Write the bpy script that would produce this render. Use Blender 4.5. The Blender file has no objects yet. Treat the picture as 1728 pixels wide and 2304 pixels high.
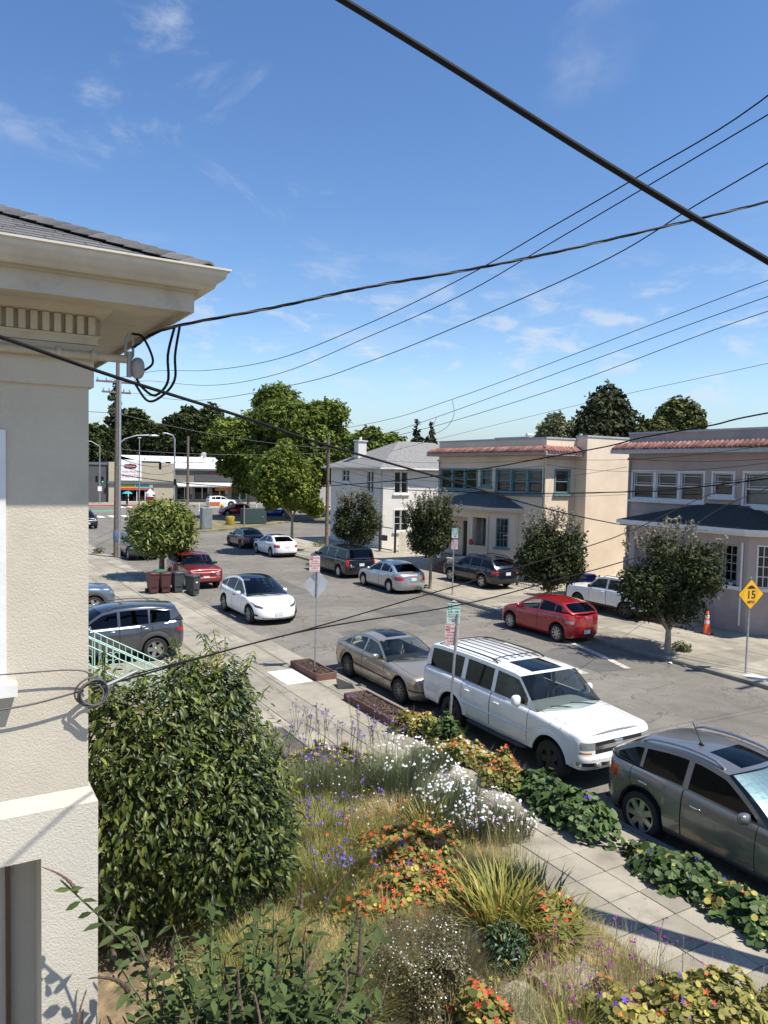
import bpy, bmesh, math, random
import numpy as np
from mathutils import Matrix, Vector
from mathutils.geometry import tessellate_polygon
random.seed(7); RNG = np.random.default_rng(11)
R_ = math.radians; PI = math.pi
SC = bpy.context.scene; COL = SC.collection

# ---------------------------------------------------------------- camera
cd = bpy.data.cameras.new('camera'); cam = bpy.data.objects.new('camera', cd); COL.objects.link(cam)
cd.sensor_fit = 'VERTICAL'; cd.sensor_height = 24.0; cd.lens = 24.0*1695/2304
cd.clip_start = 0.05; cd.clip_end = 6000
cam.matrix_world = Matrix(((0.85837137, 0.00816884, -0.51296381, 0), (-0.51255513, 0.05661358, -0.85678594, 0),
                           (0.02204177, 0.99836275, 0.05278246, 6.0), (0, 0, 0, 1)))
SC.camera = cam
# ---------------------------------------------------------------- sky, sun, exposure
SUN = Vector((0.75, -1.25, 2.6)).normalized()           # towards the sun
EL = math.asin(SUN.z); AZ = math.atan2(SUN.x, SUN.y)     # clockwise from +Y
wd = bpy.data.worlds.new('World'); SC.world = wd; wd.use_nodes = True
nt = wd.node_tree; nt.nodes.clear()
def N(t, kind, **kw):
    n = t.nodes.new(kind)
    for k, v in kw.items():
        if k in n.inputs: n.inputs[k].default_value = v
        else: setattr(n, k, v)
    return n
sky = N(nt, 'ShaderNodeTexSky'); sky.sky_type = 'NISHITA'; sky.sun_disc = False
sky.sun_elevation = EL; sky.sun_rotation = AZ; sky.altitude = 20; sky.air_density = 1.0; sky.dust_density = 0.2; sky.ozone_density = 1.6
tc = N(nt, 'ShaderNodeTexCoord')
mp = N(nt, 'ShaderNodeMapping'); mp.inputs['Scale'].default_value = (1.0, 1.0, 2.6); mp.inputs['Location'].default_value = (9.13, 11.5, 5.5)
nt.links.new(tc.outputs['Generated'], mp.inputs['Vector'])
n1 = N(nt, 'ShaderNodeTexNoise', Scale=3.4, Detail=9.0, Roughness=0.62, Distortion=0.6)
n2 = N(nt, 'ShaderNodeTexNoise', Scale=1.35, Detail=3.0, Roughness=0.5)
n3 = N(nt, 'ShaderNodeTexNoise', Scale=16.0, Detail=7.0, Roughness=0.6, Distortion=0.3)
for n in (n1, n2, n3): nt.links.new(mp.outputs['Vector'], n.inputs['Vector'])
def ramp(t, src, a, b, lo=0.0, hi=1.0):
    m = N(t, 'ShaderNodeMapRange'); m.interpolation_type = 'SMOOTHSTEP'
    m.inputs[1].default_value = a; m.inputs[2].default_value = b; m.inputs[3].default_value = lo; m.inputs[4].default_value = hi
    t.links.new(src, m.inputs[0]); return m.outputs[0]
def mth(t, op, a, b=None):
    m = N(t, 'ShaderNodeMath'); m.operation = op
    for i, v in enumerate((a, b)):
        if v is None: continue
        if isinstance(v, (int, float)): m.inputs[i].default_value = v
        else: t.links.new(v, m.inputs[i])
    return m.outputs[0]
wisp = mth(nt, 'MULTIPLY', ramp(nt, n1.outputs[0], 0.51, 0.76), ramp(nt, n2.outputs[0], 0.46, 0.66))
sep = N(nt, 'ShaderNodeSeparateXYZ'); nt.links.new(tc.outputs['Generated'], sep.inputs[0])
lowband = mth(nt, 'MULTIPLY', ramp(nt, sep.outputs[2], 0.03, 0.10), ramp(nt, sep.outputs[2], 0.30, 0.16))
puffs = mth(nt, 'MULTIPLY', ramp(nt, n3.outputs[0], 0.48, 0.70, 0, 0.6), mth(nt, 'MULTIPLY', lowband, ramp(nt, n2.outputs[0], 0.34, 0.52)))
cl = mth(nt, 'MINIMUM', mth(nt, 'ADD', mth(nt, 'MULTIPLY', wisp, 0.8), puffs), 0.85)
mixc = N(nt, 'ShaderNodeMixRGB'); mixc.inputs[2].default_value = (6.6, 7.0, 7.6, 1)
nt.links.new(cl, mixc.inputs[0])
hs = N(nt, 'ShaderNodeHueSaturation', Hue=0.506, Saturation=1.20, Value=1.44); nt.links.new(sky.outputs[0], hs.inputs['Color'])
hz = N(nt, 'ShaderNodeMixRGB'); hz.inputs[2].default_value = (2.6, 3.6, 4.9, 1); nt.links.new(hs.outputs[0], hz.inputs[1]); nt.links.new(ramp(nt, sep.outputs[2], 0.14, -0.02, 0.0, 0.9), hz.inputs[0])
nt.links.new(hz.outputs[0], mixc.inputs[1])
bg = N(nt, 'ShaderNodeBackground', Strength=0.085); nt.links.new(mixc.outputs[0], bg.inputs[0])
wo = N(nt, 'ShaderNodeOutputWorld'); nt.links.new(bg.outputs[0], wo.inputs[0])
sl = bpy.data.lights.new('sun', 'SUN'); so = bpy.data.objects.new('sun', sl); COL.objects.link(so)
sl.energy = 5.0; sl.angle = R_(0.53); sl.color = (1.0, 0.945, 0.86)
so.rotation_euler = (-SUN).to_track_quat('-Z', 'Y').to_euler(); so.location = (0, -20, 60)
SC.view_settings.view_transform = 'Standard'; SC.view_settings.look = 'None'
SC.view_settings.exposure = 0.5; SC.view_settings.gamma = 1.0; SC.view_settings.use_curve_mapping = False
SC.cycles.max_bounces = 8; SC.cycles.transparent_max_bounces = 16; SC.cycles.caustics_reflective = False; SC.cycles.caustics_refractive = False

# ---------------------------------------------------------------- materials
MATS = {}
def mat(name, col, rough=0.8, metal=0.0, var=0.0, vs=3.0, bump=0.0, bs=40.0, rnd=0.0, isl=0.0, coat=0.0, trans=0.0, emit=0.0, spec=0.5, col2=None, c2s=6.0, c2a=0.45, c2b=0.65, local=False, hue=0.0):
    """procedural material: base colour, broad noise variation, per-object / per-leaf variation, relief"""
    if name in MATS: return MATS[name]
    m = bpy.data.materials.new(name); m.use_nodes = True; t = m.node_tree; t.nodes.clear(); MATS[name] = m
    out = N(t, 'ShaderNodeOutputMaterial'); b = N(t, 'ShaderNodeBsdfPrincipled')
    b.inputs['Base Color'].default_value = (*col, 1); b.inputs['Roughness'].default_value = rough; b.inputs['Metallic'].default_value = metal
    b.inputs['Specular IOR Level'].default_value = spec
    if coat: b.inputs['Coat Weight'].default_value = coat; b.inputs['Coat Roughness'].default_value = 0.04
    geo = N(t, 'ShaderNodeNewGeometry')
    if local: vec = N(t, 'ShaderNodeTexCoord').outputs['Object']
    else: vec = geo.outputs['Position']
    c = N(t, 'ShaderNodeRGB'); c.outputs[0].default_value = (*col, 1); cur = c.outputs[0]
    if col2:
        n = N(t, 'ShaderNodeTexNoise', Scale=c2s, Detail=5.0, Roughness=0.6); t.links.new(vec, n.inputs['Vector'])
        mx = N(t, 'ShaderNodeMixRGB'); mx.inputs[2].default_value = (*col2, 1); t.links.new(cur, mx.inputs[1])
        t.links.new(ramp(t, n.outputs[0], c2a, c2b), mx.inputs[0]); cur = mx.outputs[0]
    val = None
    if var:
        n = N(t, 'ShaderNodeTexNoise', Scale=vs, Detail=6.0, Roughness=0.65); t.links.new(vec, n.inputs['Vector'])
        val = ramp(t, n.outputs[0], 0.25, 0.75, 1-var, 1+var)
    if rnd:
        oi = N(t, 'ShaderNodeObjectInfo'); v = ramp(t, oi.outputs['Random'], 0, 1, 1-rnd, 1+rnd)
        val = v if val is None else mth(t, 'MULTIPLY', val, v)
    if isl:
        v = ramp(t, geo.outputs['Random Per Island'], 0, 1, 1-isl, 1+isl)
        val = v if val is None else mth(t, 'MULTIPLY', val, v)
    if val is not None or hue:
        h = N(t, 'ShaderNodeHueSaturation'); t.links.new(cur, h.inputs['Color'])
        if val is not None: t.links.new(val, h.inputs['Value'])
        if hue: t.links.new(ramp(t, geo.outputs['Random Per Island'], 1, 0, 0.5-hue, 0.5+hue), h.inputs['Hue'])
        cur = h.outputs[0]
    t.links.new(cur, b.inputs['Base Color'])
    if emit: t.links.new(cur, b.inputs['Emission Color']); b.inputs['Emission Strength'].default_value = emit
    if bump:
        n = N(t, 'ShaderNodeTexNoise', Scale=bs, Detail=4.0, Roughness=0.55); t.links.new(vec, n.inputs['Vector'])
        bp = N(t, 'ShaderNodeBump', Strength=min(bump, 1.0), Distance=0.02*max(1.0, bump)); t.links.new(n.outputs[0], bp.inputs['Height']); t.links.new(bp.outputs[0], b.inputs['Normal'])
    sh = b.outputs[0]
    if trans:
        tr = N(t, 'ShaderNodeBsdfTranslucent'); t.links.new(cur, tr.inputs['Color'])
        ms = N(t, 'ShaderNodeMixShader'); ms.inputs[0].default_value = trans; t.links.new(sh, ms.inputs[1]); t.links.new(tr.outputs[0], ms.inputs[2]); sh = ms.outputs[0]
    t.links.new(sh, out.inputs[0]); return m

def glass_mat(name, tint, refl=1.0, rough=0.015):
    if name in MATS: return MATS[name]
    m = bpy.data.materials.new(name); m.use_nodes = True; t = m.node_tree; t.nodes.clear(); MATS[name] = m
    out = N(t, 'ShaderNodeOutputMaterial'); tr = N(t, 'ShaderNodeBsdfTransparent'); tr.inputs[0].default_value = (*tint, 1)
    gl = N(t, 'ShaderNodeBsdfGlossy'); gl.inputs['Roughness'].default_value = rough; gl.inputs[0].default_value = (1, 1, 1, 1)
    lw = N(t, 'ShaderNodeLayerWeight', Blend=0.5); ms = N(t, 'ShaderNodeMixShader')
    t.links.new(mth(t, 'MINIMUM', mth(t, 'ADD', mth(t, 'MULTIPLY', mth(t, 'POWER', lw.outputs['Facing'], 4.0), 0.9*refl), 0.045*refl), 1.0), ms.inputs[0])
    t.links.new(tr.outputs[0], ms.inputs[1]); t.links.new(gl.outputs[0], ms.inputs[2]); t.links.new(ms.outputs[0], out.inputs[0]); return m

def asphalt_mat(name, col, crack=1.0):
    m = bpy.data.materials.new(name); m.use_nodes = True; t = m.node_tree; t.nodes.clear(); MATS[name] = m
    out = N(t, 'ShaderNodeOutputMaterial'); b = N(t, 'ShaderNodeBsdfPrincipled', Roughness=0.9); b.inputs['Specular IOR Level'].default_value = 0.25
    pos = N(t, 'ShaderNodeNewGeometry').outputs['Position']
    def noise(s, d=6.0, r=0.6, dist=0.0):
        n = N(t, 'ShaderNodeTexNoise', Scale=s, Detail=d, Roughness=r, Distortion=dist); t.links.new(pos, n.inputs['Vector']); return n
    big, mid, fine = noise(0.22), noise(1.6), noise(55.0, 3.0)
    warp = noise(1.1, 4.0); wv = N(t, 'ShaderNodeVectorMath'); wv.operation = 'MULTIPLY_ADD'
    t.links.new(warp.outputs['Color'], wv.inputs[0]); wv.inputs[1].default_value = (1.7, 1.7, 1.7); t.links.new(pos, wv.inputs[2])
    def cracks(scale, w, ma, mb, msk):
        v = N(t, 'ShaderNodeTexVoronoi', Scale=scale); v.feature = 'DISTANCE_TO_EDGE'; t.links.new(wv.outputs[0], v.inputs['Vector'])
        return mth(t, 'MULTIPLY', ramp(t, v.outputs['Distance'], w, w*0.25), ramp(t, msk, ma, mb))
    cr = mth(t, 'MAXIMUM', cracks(0.45, 0.011, 0.38, 0.52, big.outputs[0]), cracks(1.9, 0.026, 0.52, 0.64, mid.outputs[0]))
    v1 = mth(t, 'MULTIPLY', ramp(t, big.outputs[0], 0.3, 0.7, 0.80, 1.15), ramp(t, mid.outputs[0], 0.3, 0.7, 0.88, 1.10))
    val = mth(t, 'MULTIPLY', v1, ramp(t, fine.outputs[0], 0.3, 0.7, 0.80, 1.18))
    st = noise(0.75, 5.0, 0.7, 0.8); val = mth(t, 'MULTIPLY', val, ramp(t, st.outputs[0], 0.60, 0.74, 1.0, 0.72))
    pale = noise(0.5, 4.0, 0.55); val = mth(t, 'MULTIPLY', val, ramp(t, pale.outputs[0], 0.54, 0.70, 1.0, 1.16))
    val = mth(t, 'MULTIPLY', val, mth(t, 'SUBTRACT', 1.0, mth(t, 'MULTIPLY', cr, 0.58*crack)))
    c = N(t, 'ShaderNodeHueSaturation'); c.inputs['Color'].default_value = (*col, 1); t.links.new(val, c.inputs['Value'])
    t.links.new(c.outputs[0], b.inputs['Base Color'])
    bp = N(t, 'ShaderNodeBump', Strength=0.5, Distance=0.012); t.links.new(mth(t, 'SUBTRACT', fine.outputs[0], cr), bp.inputs['Height']); t.links.new(bp.outputs[0], b.inputs['Normal'])
    t.links.new(b.outputs[0], out.inputs[0]); return m

# ---------------------------------------------------------------- mesh helpers
class MB:
    def __init__(s): s.v = []; s.f = []
    def add(s, vs, fs):
        o = len(s.v); s.v += [tuple(p) for p in vs]; s.f += [tuple(i+o for i in f) for f in fs]; return s
    def box(s, x0, x1, y0, y1, z0, z1):
        vs = [(x, y, z) for z in (z0, z1) for y in (y0, y1) for x in (x0, x1)]
        return s.add(vs, [(0, 2, 3, 1), (4, 5, 7, 6), (0, 1, 5, 4), (2, 6, 7, 3), (0, 4, 6, 2), (1, 3, 7, 5)])
    def bbox(s, x0, x1, y0, y1, z0, z1, b=0.01):
        """box with chamfered vertical and top edges"""
        def ring(i, z): 
            a, c, d, e = x0+i, x1-i, y0+i, y1-i
            return [(a+b, d, z), (c-b, d, z), (c, d+b, z), (c, e-b, z), (c-b, e, z), (a+b, e, z), (a, e-b, z), (a, d+b, z)]
        vs = ring(0, z0)+ring(0, z1-b)+ring(b, z1); fs = []
        for k in (0, 8):
            for i in range(8): j = (i+1) % 8; fs.append((k+i, k+j, k+8+j, k+8+i))
        fs.append(tuple(range(16, 24))); fs.append(tuple(range(7, -1, -1))); return s.add(vs, fs)
    def tube(s, pts, r, n=8, cap=True, r1=None):
        pts = [Vector(p) for p in pts]; k = len(pts); vs = []; fs = []
        a = None
        for i, p in enumerate(pts):
            d = (pts[min(i+1, k-1)]-pts[max(i-1, 0)]).normalized()
            if a is None:
                a = d.cross(Vector((0, 0, 1)))
                if a.length < 1e-3: a = d.cross(Vector((1, 0, 0)))
            else: a = a-d*a.dot(d)
            a.normalize(); c = d.cross(a).normalized()
            rr = r[i] if isinstance(r, (list, tuple)) else (r if r1 is None else r+(r1-r)*i/max(1, k-1))
            for j in range(n):
                t = 2*PI*j/n; vs.append(p+a*math.cos(t)*rr+c*math.sin(t)*rr)
        for i in range(k-1):
            for j in range(n): fs.append((i*n+j, i*n+(j+1) % n, (i+1)*n+(j+1) % n, (i+1)*n+j))
        if cap: fs.append(tuple(range(n-1, -1, -1))); fs.append(tuple((k-1)*n+j for j in range(n)))
        return s.add(vs, fs)
    def lathe(s, prof, n=16, c=(0, 0, 0), axis='z', cap=False):
        vs = []; fs = []; k = len(prof)
        for (r, h) in prof:
            for j in range(n):
                t = 2*PI*j/n; p = (r*math.cos(t), r*math.sin(t), h)
                if axis == 'y': p = (p[0], p[2], p[1])
                elif axis == 'x': p = (p[2], p[0], p[1])
                vs.append((p[0]+c[0], p[1]+c[1], p[2]+c[2]))
        for i in range(k-1):
            for j in range(n): fs.append((i*n+j, i*n+(j+1) % n, (i+1)*n+(j+1) % n, (i+1)*n+j))
        if cap: fs.append(tuple(range(n-1, -1, -1))); fs.append(tuple((k-1)*n+j for j in range(n)))
        return s.add(vs, fs)
    def prism(s, poly, z0, z1, plane='xy'):
        """polygon extruded; plane xy -> along z, yz -> along x, xz -> along y"""
        n = len(poly)
        def P(a, b, h): return {'xy': (a, b, h), 'yz': (h, a, b), 'xz': (a, h, b)}[plane]
        vs = [P(a, b, z0) for a, b in poly]+[P(a, b, z1) for a, b in poly]
        fs = [(i, (i+1) % n, n+(i+1) % n, n+i) for i in range(n)]+[tuple(range(n-1, -1, -1)), tuple(range(n, 2*n))]
        return s.add(vs, fs)
    def sup(s, c, r, n1=2.6, n2=2.6, nu=14, nv=9, taper=(0, 0)):
        """superellipsoid: rounded block; taper shrinks x/y towards the top"""
        def pw(a, e): return math.copysign(abs(a)**e, a)
        vs = []; fs = []
        for i in range(nv+1):
            v = -PI/2+PI*i/nv
            for j in range(nu):
                u = 2*PI*j/nu; cv = pw(math.cos(v), 2/n1); z = pw(math.sin(v), 2/n1)
                kx = 1-taper[0]*(z+1)/2; ky = 1-taper[1]*(z+1)/2
                vs.append((c[0]+r[0]*cv*pw(math.cos(u), 2/n2)*kx, c[1]+r[1]*cv*pw(math.sin(u), 2/n2)*ky, c[2]+r[2]*z))
        for i in range(nv):
            for j in range(nu): fs.append((i*nu+j, i*nu+(j+1) % nu, (i+1)*nu+(j+1) % nu, (i+1)*nu+j))
        return s.add(vs, fs)
    def quad(s, a, b, c, d): return s.add([a, b, c, d], [(0, 1, 2, 3)])
    def build(s, name, m, parent=None, world=True, smooth=None, label=None, kind=None):
        vs = s.v
        if parent is not None and world:
            l = parent_world(parent); vs = [(a-l[0], b-l[1], c-l[2]) for a, b, c in vs]
        me = bpy.data.meshes.new(name); me.from_pydata(vs, [], s.f); me.validate(); me.update()
        return link(name, me, m, parent, smooth, label, kind)
def parent_world(p):
    l = Vector((0, 0, 0))
    while p is not None: l = l+p.location; p = p.parent
    return l
def link(name, me, m, parent=None, smooth=None, label=None, kind=None):
    if m is not None:
        me.materials.clear(); me.materials.append(MATS[m] if isinstance(m, str) else m)
    if smooth is not None:
        me.polygons.foreach_set('use_smooth', [True]*len(me.polygons))
        if smooth < 180: me.set_sharp_from_angle(angle=R_(smooth))
    o = bpy.data.objects.new(name, me); COL.objects.link(o); o.parent = parent
    if label: o['label'] = label
    if kind: o['kind'] = kind
    return o
def thing(name, label, cat, loc=(0, 0, 0), rz=0.0, group=None):
    o = bpy.data.objects.new(name, None); COL.objects.link(o); o.location = loc; o.rotation_euler = (0, 0, rz)
    o.empty_display_size = 0.1
    o['label'] = label; o['category'] = cat
    if group: o['group'] = group
    return o
def tag(o, label, cat, group=None):
    o['label'] = label; o['category'] = cat
    if group: o['group'] = group
    return o
def struct(o): o['kind'] = 'structure'; return o
def copy_tree(o, parent=None):
    c = o.copy(); COL.objects.link(c); c.parent = parent
    for ch in list(o.children): copy_tree(ch, c)
    return c
def inst(me, name, loc, parent, rot=(0, 0, 0), sc=(1, 1, 1)):
    o = bpy.data.objects.new(name, me); COL.objects.link(o); o.parent = parent; o.location = loc; o.rotation_euler = rot; o.scale = sc; return o
def text(s, size, m, parent, loc, rot, name='lettering', align='CENTER', sx=1.0, bold=0.0):
    c = bpy.data.curves.new(name, 'FONT'); c.body = s; c.size = size; c.align_x = align; c.align_y = 'CENTER'; c.offset = bold*size; c.resolution_u = 3
    t = bpy.data.objects.new('tmp', c); COL.objects.link(t)
    dg = bpy.context.evaluated_depsgraph_get(); me = bpy.data.meshes.new_from_object(t.evaluated_get(dg))
    bpy.data.objects.remove(t); bpy.data.curves.remove(c)
    o = link(name, me, m, parent); o.location = loc; o.rotation_euler = rot; o.scale = (sx, 1, 1); return o
def lerp(a, b, t): return a+(b-a)*t
def interp(pts, x):
    if x <= pts[0][0]: return pts[0][1]
    for (a, b), (c, d) in zip(pts, pts[1:]):
        if x <= c: return b+(d-b)*(x-a)/max(1e-9, c-a)
    return pts[-1][1]

# shared materials
asphalt_mat('asphalt', (0.180, 0.165, 0.139)); asphalt_mat('asphalt_patch', (0.128, 0.122, 0.111), 0.5)
mat('concrete', (0.292, 0.263, 0.204), 0.9, var=0.16, vs=1.7, bump=0.35, bs=60, rnd=0.16, col2=(0.225, 0.20, 0.158), c2s=1.3, c2a=0.5, c2b=0.72)
mat('curb', (0.23, 0.213, 0.18), 0.9, var=0.22, vs=2.5, bump=0.4, bs=50)
mat('joint', (0.085, 0.075, 0.06), 0.95, var=0.3, vs=5)
mat('soil', (0.17, 0.125, 0.075), 0.95, var=0.4, vs=4, bump=0.9, bs=25, col2=(0.30, 0.235, 0.13), c2s=2.2)
mat('dirt_lot', (0.22, 0.20, 0.165), 0.95, var=0.25, vs=0.4, bump=0.6, bs=12)
mat('road_white', (0.50, 0.47, 0.41), 0.85, var=0.25, vs=6, col2=(0.26, 0.245, 0.22), c2s=5.0, c2a=0.52, c2b=0.62)
mat('paint_crosswalk', (0.70, 0.69, 0.66), 0.8, var=0.12, vs=3)
mat('paint_green', (0.11, 0.27, 0.17), 0.8, var=0.15, vs=2)
mat('metal_galv', (0.46, 0.48, 0.50), 0.42, 0.75, var=0.2, vs=9)
mat('metal_dull', (0.30, 0.31, 0.31), 0.55, 0.5, var=0.15, vs=6)
mat('wood_pole', (0.16, 0.125, 0.095), 0.9, var=0.3, vs=8, bump=0.4, bs=30)
mat('black_iron', (0.018, 0.018, 0.02), 0.45, var=0.2, vs=20)
mat('white_paint', (0.74, 0.73, 0.69), 0.55, var=0.06, vs=5)
mat('black_rubber', (0.017, 0.017, 0.018), 0.75)
mat('black_plastic', (0.022, 0.022, 0.024), 0.55)
mat('wire_black', (0.010, 0.010, 0.011), 0.8, spec=.2); mat('wire_grey', (0.10, 0.097, 0.094), 0.7, spec=.3)
mat('room_dark', (0.028, 0.026, 0.024), 0.9, var=0.3, vs=2)
glass_mat('window_glass', (0.55, 0.58, 0.58), 1.3)
# ================================================================ the setting: ground, road, kerbs, pavements
g = MB(); g.quad((-3000, -3000, -0.06), (3000, -3000, -0.06), (3000, 3000, -0.06), (-3000, 3000, -0.06)); struct(g.build('ground', 'dirt_lot'))
def far_curb(y): return interp([(-40, 20.2), (8, 20.42), (17, 20.62), (28.4, 21.0), (48.6, 21.5), (60, 21.8)], y)
CURB = 10.08
ys = list(range(-40, 61, 4)); m = MB()
for a, b in zip(ys, ys[1:]): m.quad((CURB, a, 0), (far_curb(a), a, 0), (far_curb(b), b, 0), (CURB, b, 0))
struct(m.build('road', 'asphalt'))
m = MB(); m.quad((-160, 60, 0), (220, 60, 0), (220, 120, 0), (-160, 120, 0)); struct(m.build('cross_street', 'asphalt'))
# worn repair patches and paint on the road, as sheets
def sheet(name, pts, m, z=0.004, label=None):
    b = MB(); b.add([(x, y, z) for x, y in pts], [tuple(range(len(pts)))]); o = b.build(name, m); return struct(o)
sheet('road_patch', [(16.4, 24.2), (19.0, 24.6), (19.1, 28.2), (16.2, 28.0)], 'asphalt_patch')
sheet('road_patch', [(13.6, 33.0), (16.0, 33.2), (16.3, 38.0), (13.9, 37.2)], 'asphalt_patch')
sheet('road_patch', [(17.5, 16.2), (18.6, 16.0), (19.3, 19.3), (17.4, 18.9)], 'asphalt_patch')
sheet('road_patch', [(13.0, 43), (14.4, 43), (14.8, 52), (13.3, 52)], 'asphalt_patch')
sheet('road_patch', [(12.6, 22.8), (14.9, 22.4), (15.1, 24.3), (12.9, 24.8)], 'asphalt_patch')
def stripe(pts, w, m='road_white'):
    l = []; r = []
    for i, (x, y) in enumerate(pts):
        a = pts[max(0, i-1)]; c = pts[min(len(pts)-1, i+1)]; d = Vector((c[0]-a[0], c[1]-a[1])).normalized()
        l.append((x-d.y*w/2, y+d.x*w/2)); r.append((x+d.y*w/2, y-d.x*w/2))
    b = MB(); n = len(pts); b.add([(x, y, 0.008) for x, y in l+r], [(i, i+1, n+i+1, n+i) for i in range(n-1)]); struct(b.build('road_marking', m))
stripe([(19.9, 20.6), (19.62, 19.2), (19.2, 17.6), (18.7, 16.1)], 0.22)
stripe([(17.4, 20.6), (17.3, 19.2), (17.2, 17.8), (17.0, 16.25)], 0.30)
for i in range(9): sheet('crosswalk_bar', [(12.0+i*1.5, 91.0+i*0.32), (12.75+i*1.5, 91.0+i*0.32), (12.75+i*1.5, 94.2+i*0.32), (12.0+i*1.5, 94.2+i*0.32)], 'paint_crosswalk')
sheet('bike_lane_paint', [(6, 102), (21.5, 104.3), (21.5, 107.5), (6, 105)], 'paint_green')
sheet('bike_lane_paint', [(44, 104), (64, 104), (64, 107), (44, 107)], 'paint_green')
for i in range(7): sheet('crosswalk_bar', [(23.5+i*1.3, 113.5), (24.2+i*1.3, 113.5), (24.2+i*1.3, 117), (23.5+i*1.3, 117)], 'paint_crosswalk')
# near kerb and pavement
near_walk = MB(); near_walk.box(6.0, CURB-0.16, -12, 60, -0.3, 0.105); nw = struct(near_walk.build('pavement', 'joint'))
def kerb(x0, x1, y0, y1, name='kerb', h=0.135, b=0.025):
    k = MB(); k.prism([(x0, -0.2), (x1, -0.2), (x1, h-b), (x1-b, h), (x0, h)], y0, y1, 'xz'); return struct(k.build(name, 'curb'))
y = -12.0
while y < 60:
    h = 0.045 if (20.9 < y < 27.5 or 33.5 < y < 36.6) else 0.135
    kerb(CURB-0.155, CURB, y+0.004, min(60, y+2.996), h=h); y += 3.0
slab_cache = {}
def slab(parent, x0, x1, y0, y1, z=0.13, t=0.05, gap=0.008, tilt=0.0):
    w, l = round(x1-x0, 3), round(y1-y0, 3); key = (w, l)
    if key not in slab_cache:
        b = MB(); b.bbox(-w/2+gap, w/2-gap, -l/2+gap, l/2-gap, -t, 0.0, 0.006); me = bpy.data.meshes.new('slab'); me.from_pydata(b.v, [], b.f); me.materials.append(MATS['concrete']); slab_cache[key] = me
    o = inst(slab_cache[key], 'slab', ((x0+x1)/2, (y0+y1)/2, z+random.uniform(-0.004, 0.004)), parent, (random.uniform(-1, 1)*0.004, random.uniform(-1, 1)*0.004, 0)); return o
for i in range(32):                              # small squares beside the garden
    y0 = 7.02+0.62*(i-18)
    for x0, x1 in ((8.56, 9.15), (7.97, 8.56), (7.38, 7.97), (6.79, 7.38)): slab(nw, x0, x1, y0, y0+0.62)
yy = 7.02+0.62*14
while yy < 59:
    for x0, x1 in ((6.05, 7.05), (7.05, 8.1), (8.1, 9.15), (9.15, 9.92)): slab(nw, x0, x1, yy, yy+1.22)
    yy += 1.22
for i in range(7): slab(nw, 9.15, 9.92, 8.0-1.4*i if i else 8.0, 8.0-1.4*i+0.5) if i == 0 else None
# far kerb and pavement
fw = MB()
for a, b in zip(ys, ys[1:]):
    fw.add([(far_curb(a)+0.15, a, 0.10), (25.6, a, 0.10), (25.6, b, 0.10), (far_curb(b)+0.15, b, 0.10)], [(0, 1, 2, 3)])
fwo = struct(fw.build('far_pavement', 'joint'))
y = -12.0
while y < 60:
    y1 = min(60, y+3.0); a, c = far_curb(y+.004), far_curb(y1-.004)
    b = MB(); b.add([(a, y+.004, -.2), (a, y+.004, .11), (a+.03, y+.004, .135), (a+.155, y+.004, .135), (a+.155, y+.004, -.2), (c, y1-.004, -.2), (c, y1-.004, .11), (c+.03, y1-.004, .135), (c+.155, y1-.004, .135), (c+.155, y1-.004, -.2)],
       [(0, 1, 6, 5), (1, 2, 7, 6), (2, 3, 8, 7), (3, 4, 9, 8), (4, 3, 2, 1, 0), (5, 6, 7, 8, 9)]); struct(b.build('far_kerb', 'curb')); y = y1
yy = 1.0
while yy < 59:
    x0 = far_curb(yy+.75)+0.165
    for k in range(3): w = (25.6-x0)/3; slab(fwo, x0+k*w, x0+(k+1)*w, yy, yy+1.5)
    yy += 1.5
m = MB(); m.box(25.6, 60, -20, 60, -0.3, 0.12); struct(m.build('far_lot', 'concrete'))
m = MB(); m.box(-30, 6.0, -12, 60, -0.3, 0.10); struct(m.build('near_lot', 'concrete'))
# pavement in front of the shop across the crossing
m = MB(); m.box(-150, 180, 119, 127.9, -0.2, 0.14); struct(m.build('shop_pavement', 'concrete'))
m = MB(); m.box(14, 30, 118.85, 118.99, -0.1, 0.145); mat('red_curb', (0.45, 0.06, 0.05), 0.7, var=0.2); struct(m.build('red_kerb', 'red_curb'))
# raised traffic island under the big tree
isl = [(21.0, 69), (24, 70.2), (27, 72.5), (31, 76), (38, 82), (46, 84), (46, 90), (30, 88), (22, 84)]
m = MB(); m.prism(isl, -0.2, 0.14); mat('dry_grass', (0.20, 0.17, 0.085), 0.95, var=0.35, vs=0.8, bump=0.9, bs=14, col2=(0.10, 0.11, 0.045), c2s=0.6); struct(m.build('traffic_island', 'dry_grass'))
# planting ground of the garden and the verge
def bumpy(name, x0, x1, y0, y1, z, amp, step, m):
    nx, ny = int((x1-x0)/step)+1, int((y1-y0)/step)+1; vs = []; fs = []
    for j in range(ny+1):
        for i in range(nx+1):
            e = min(i, nx-i, j, ny-j); vs.append((x0+(x1-x0)*i/nx, y0+(y1-y0)*j/ny, z+(random.uniform(-.3, 1)*amp if e else -0.06)))
    for j in range(ny):
        for i in range(nx): a = j*(nx+1)+i; fs.append((a, a+1, a+nx+2, a+nx+1))
    b = MB(); b.add(vs, fs); return struct(b.build(name, m, smooth=180))
bumpy('garden_soil', 1.3, 7.5, 2.2, 14.3, 0.15, 0.08, 0.3, 'soil')
bumpy('verge_soil', 9.16, 9.9, 1.0, 8.0, 0.115, 0.03, 0.2, 'soil'); bumpy('verge_soil', 9.16, 9.9, 8.45, 15.0, 0.115, 0.03, 0.2, 'soil')
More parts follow.
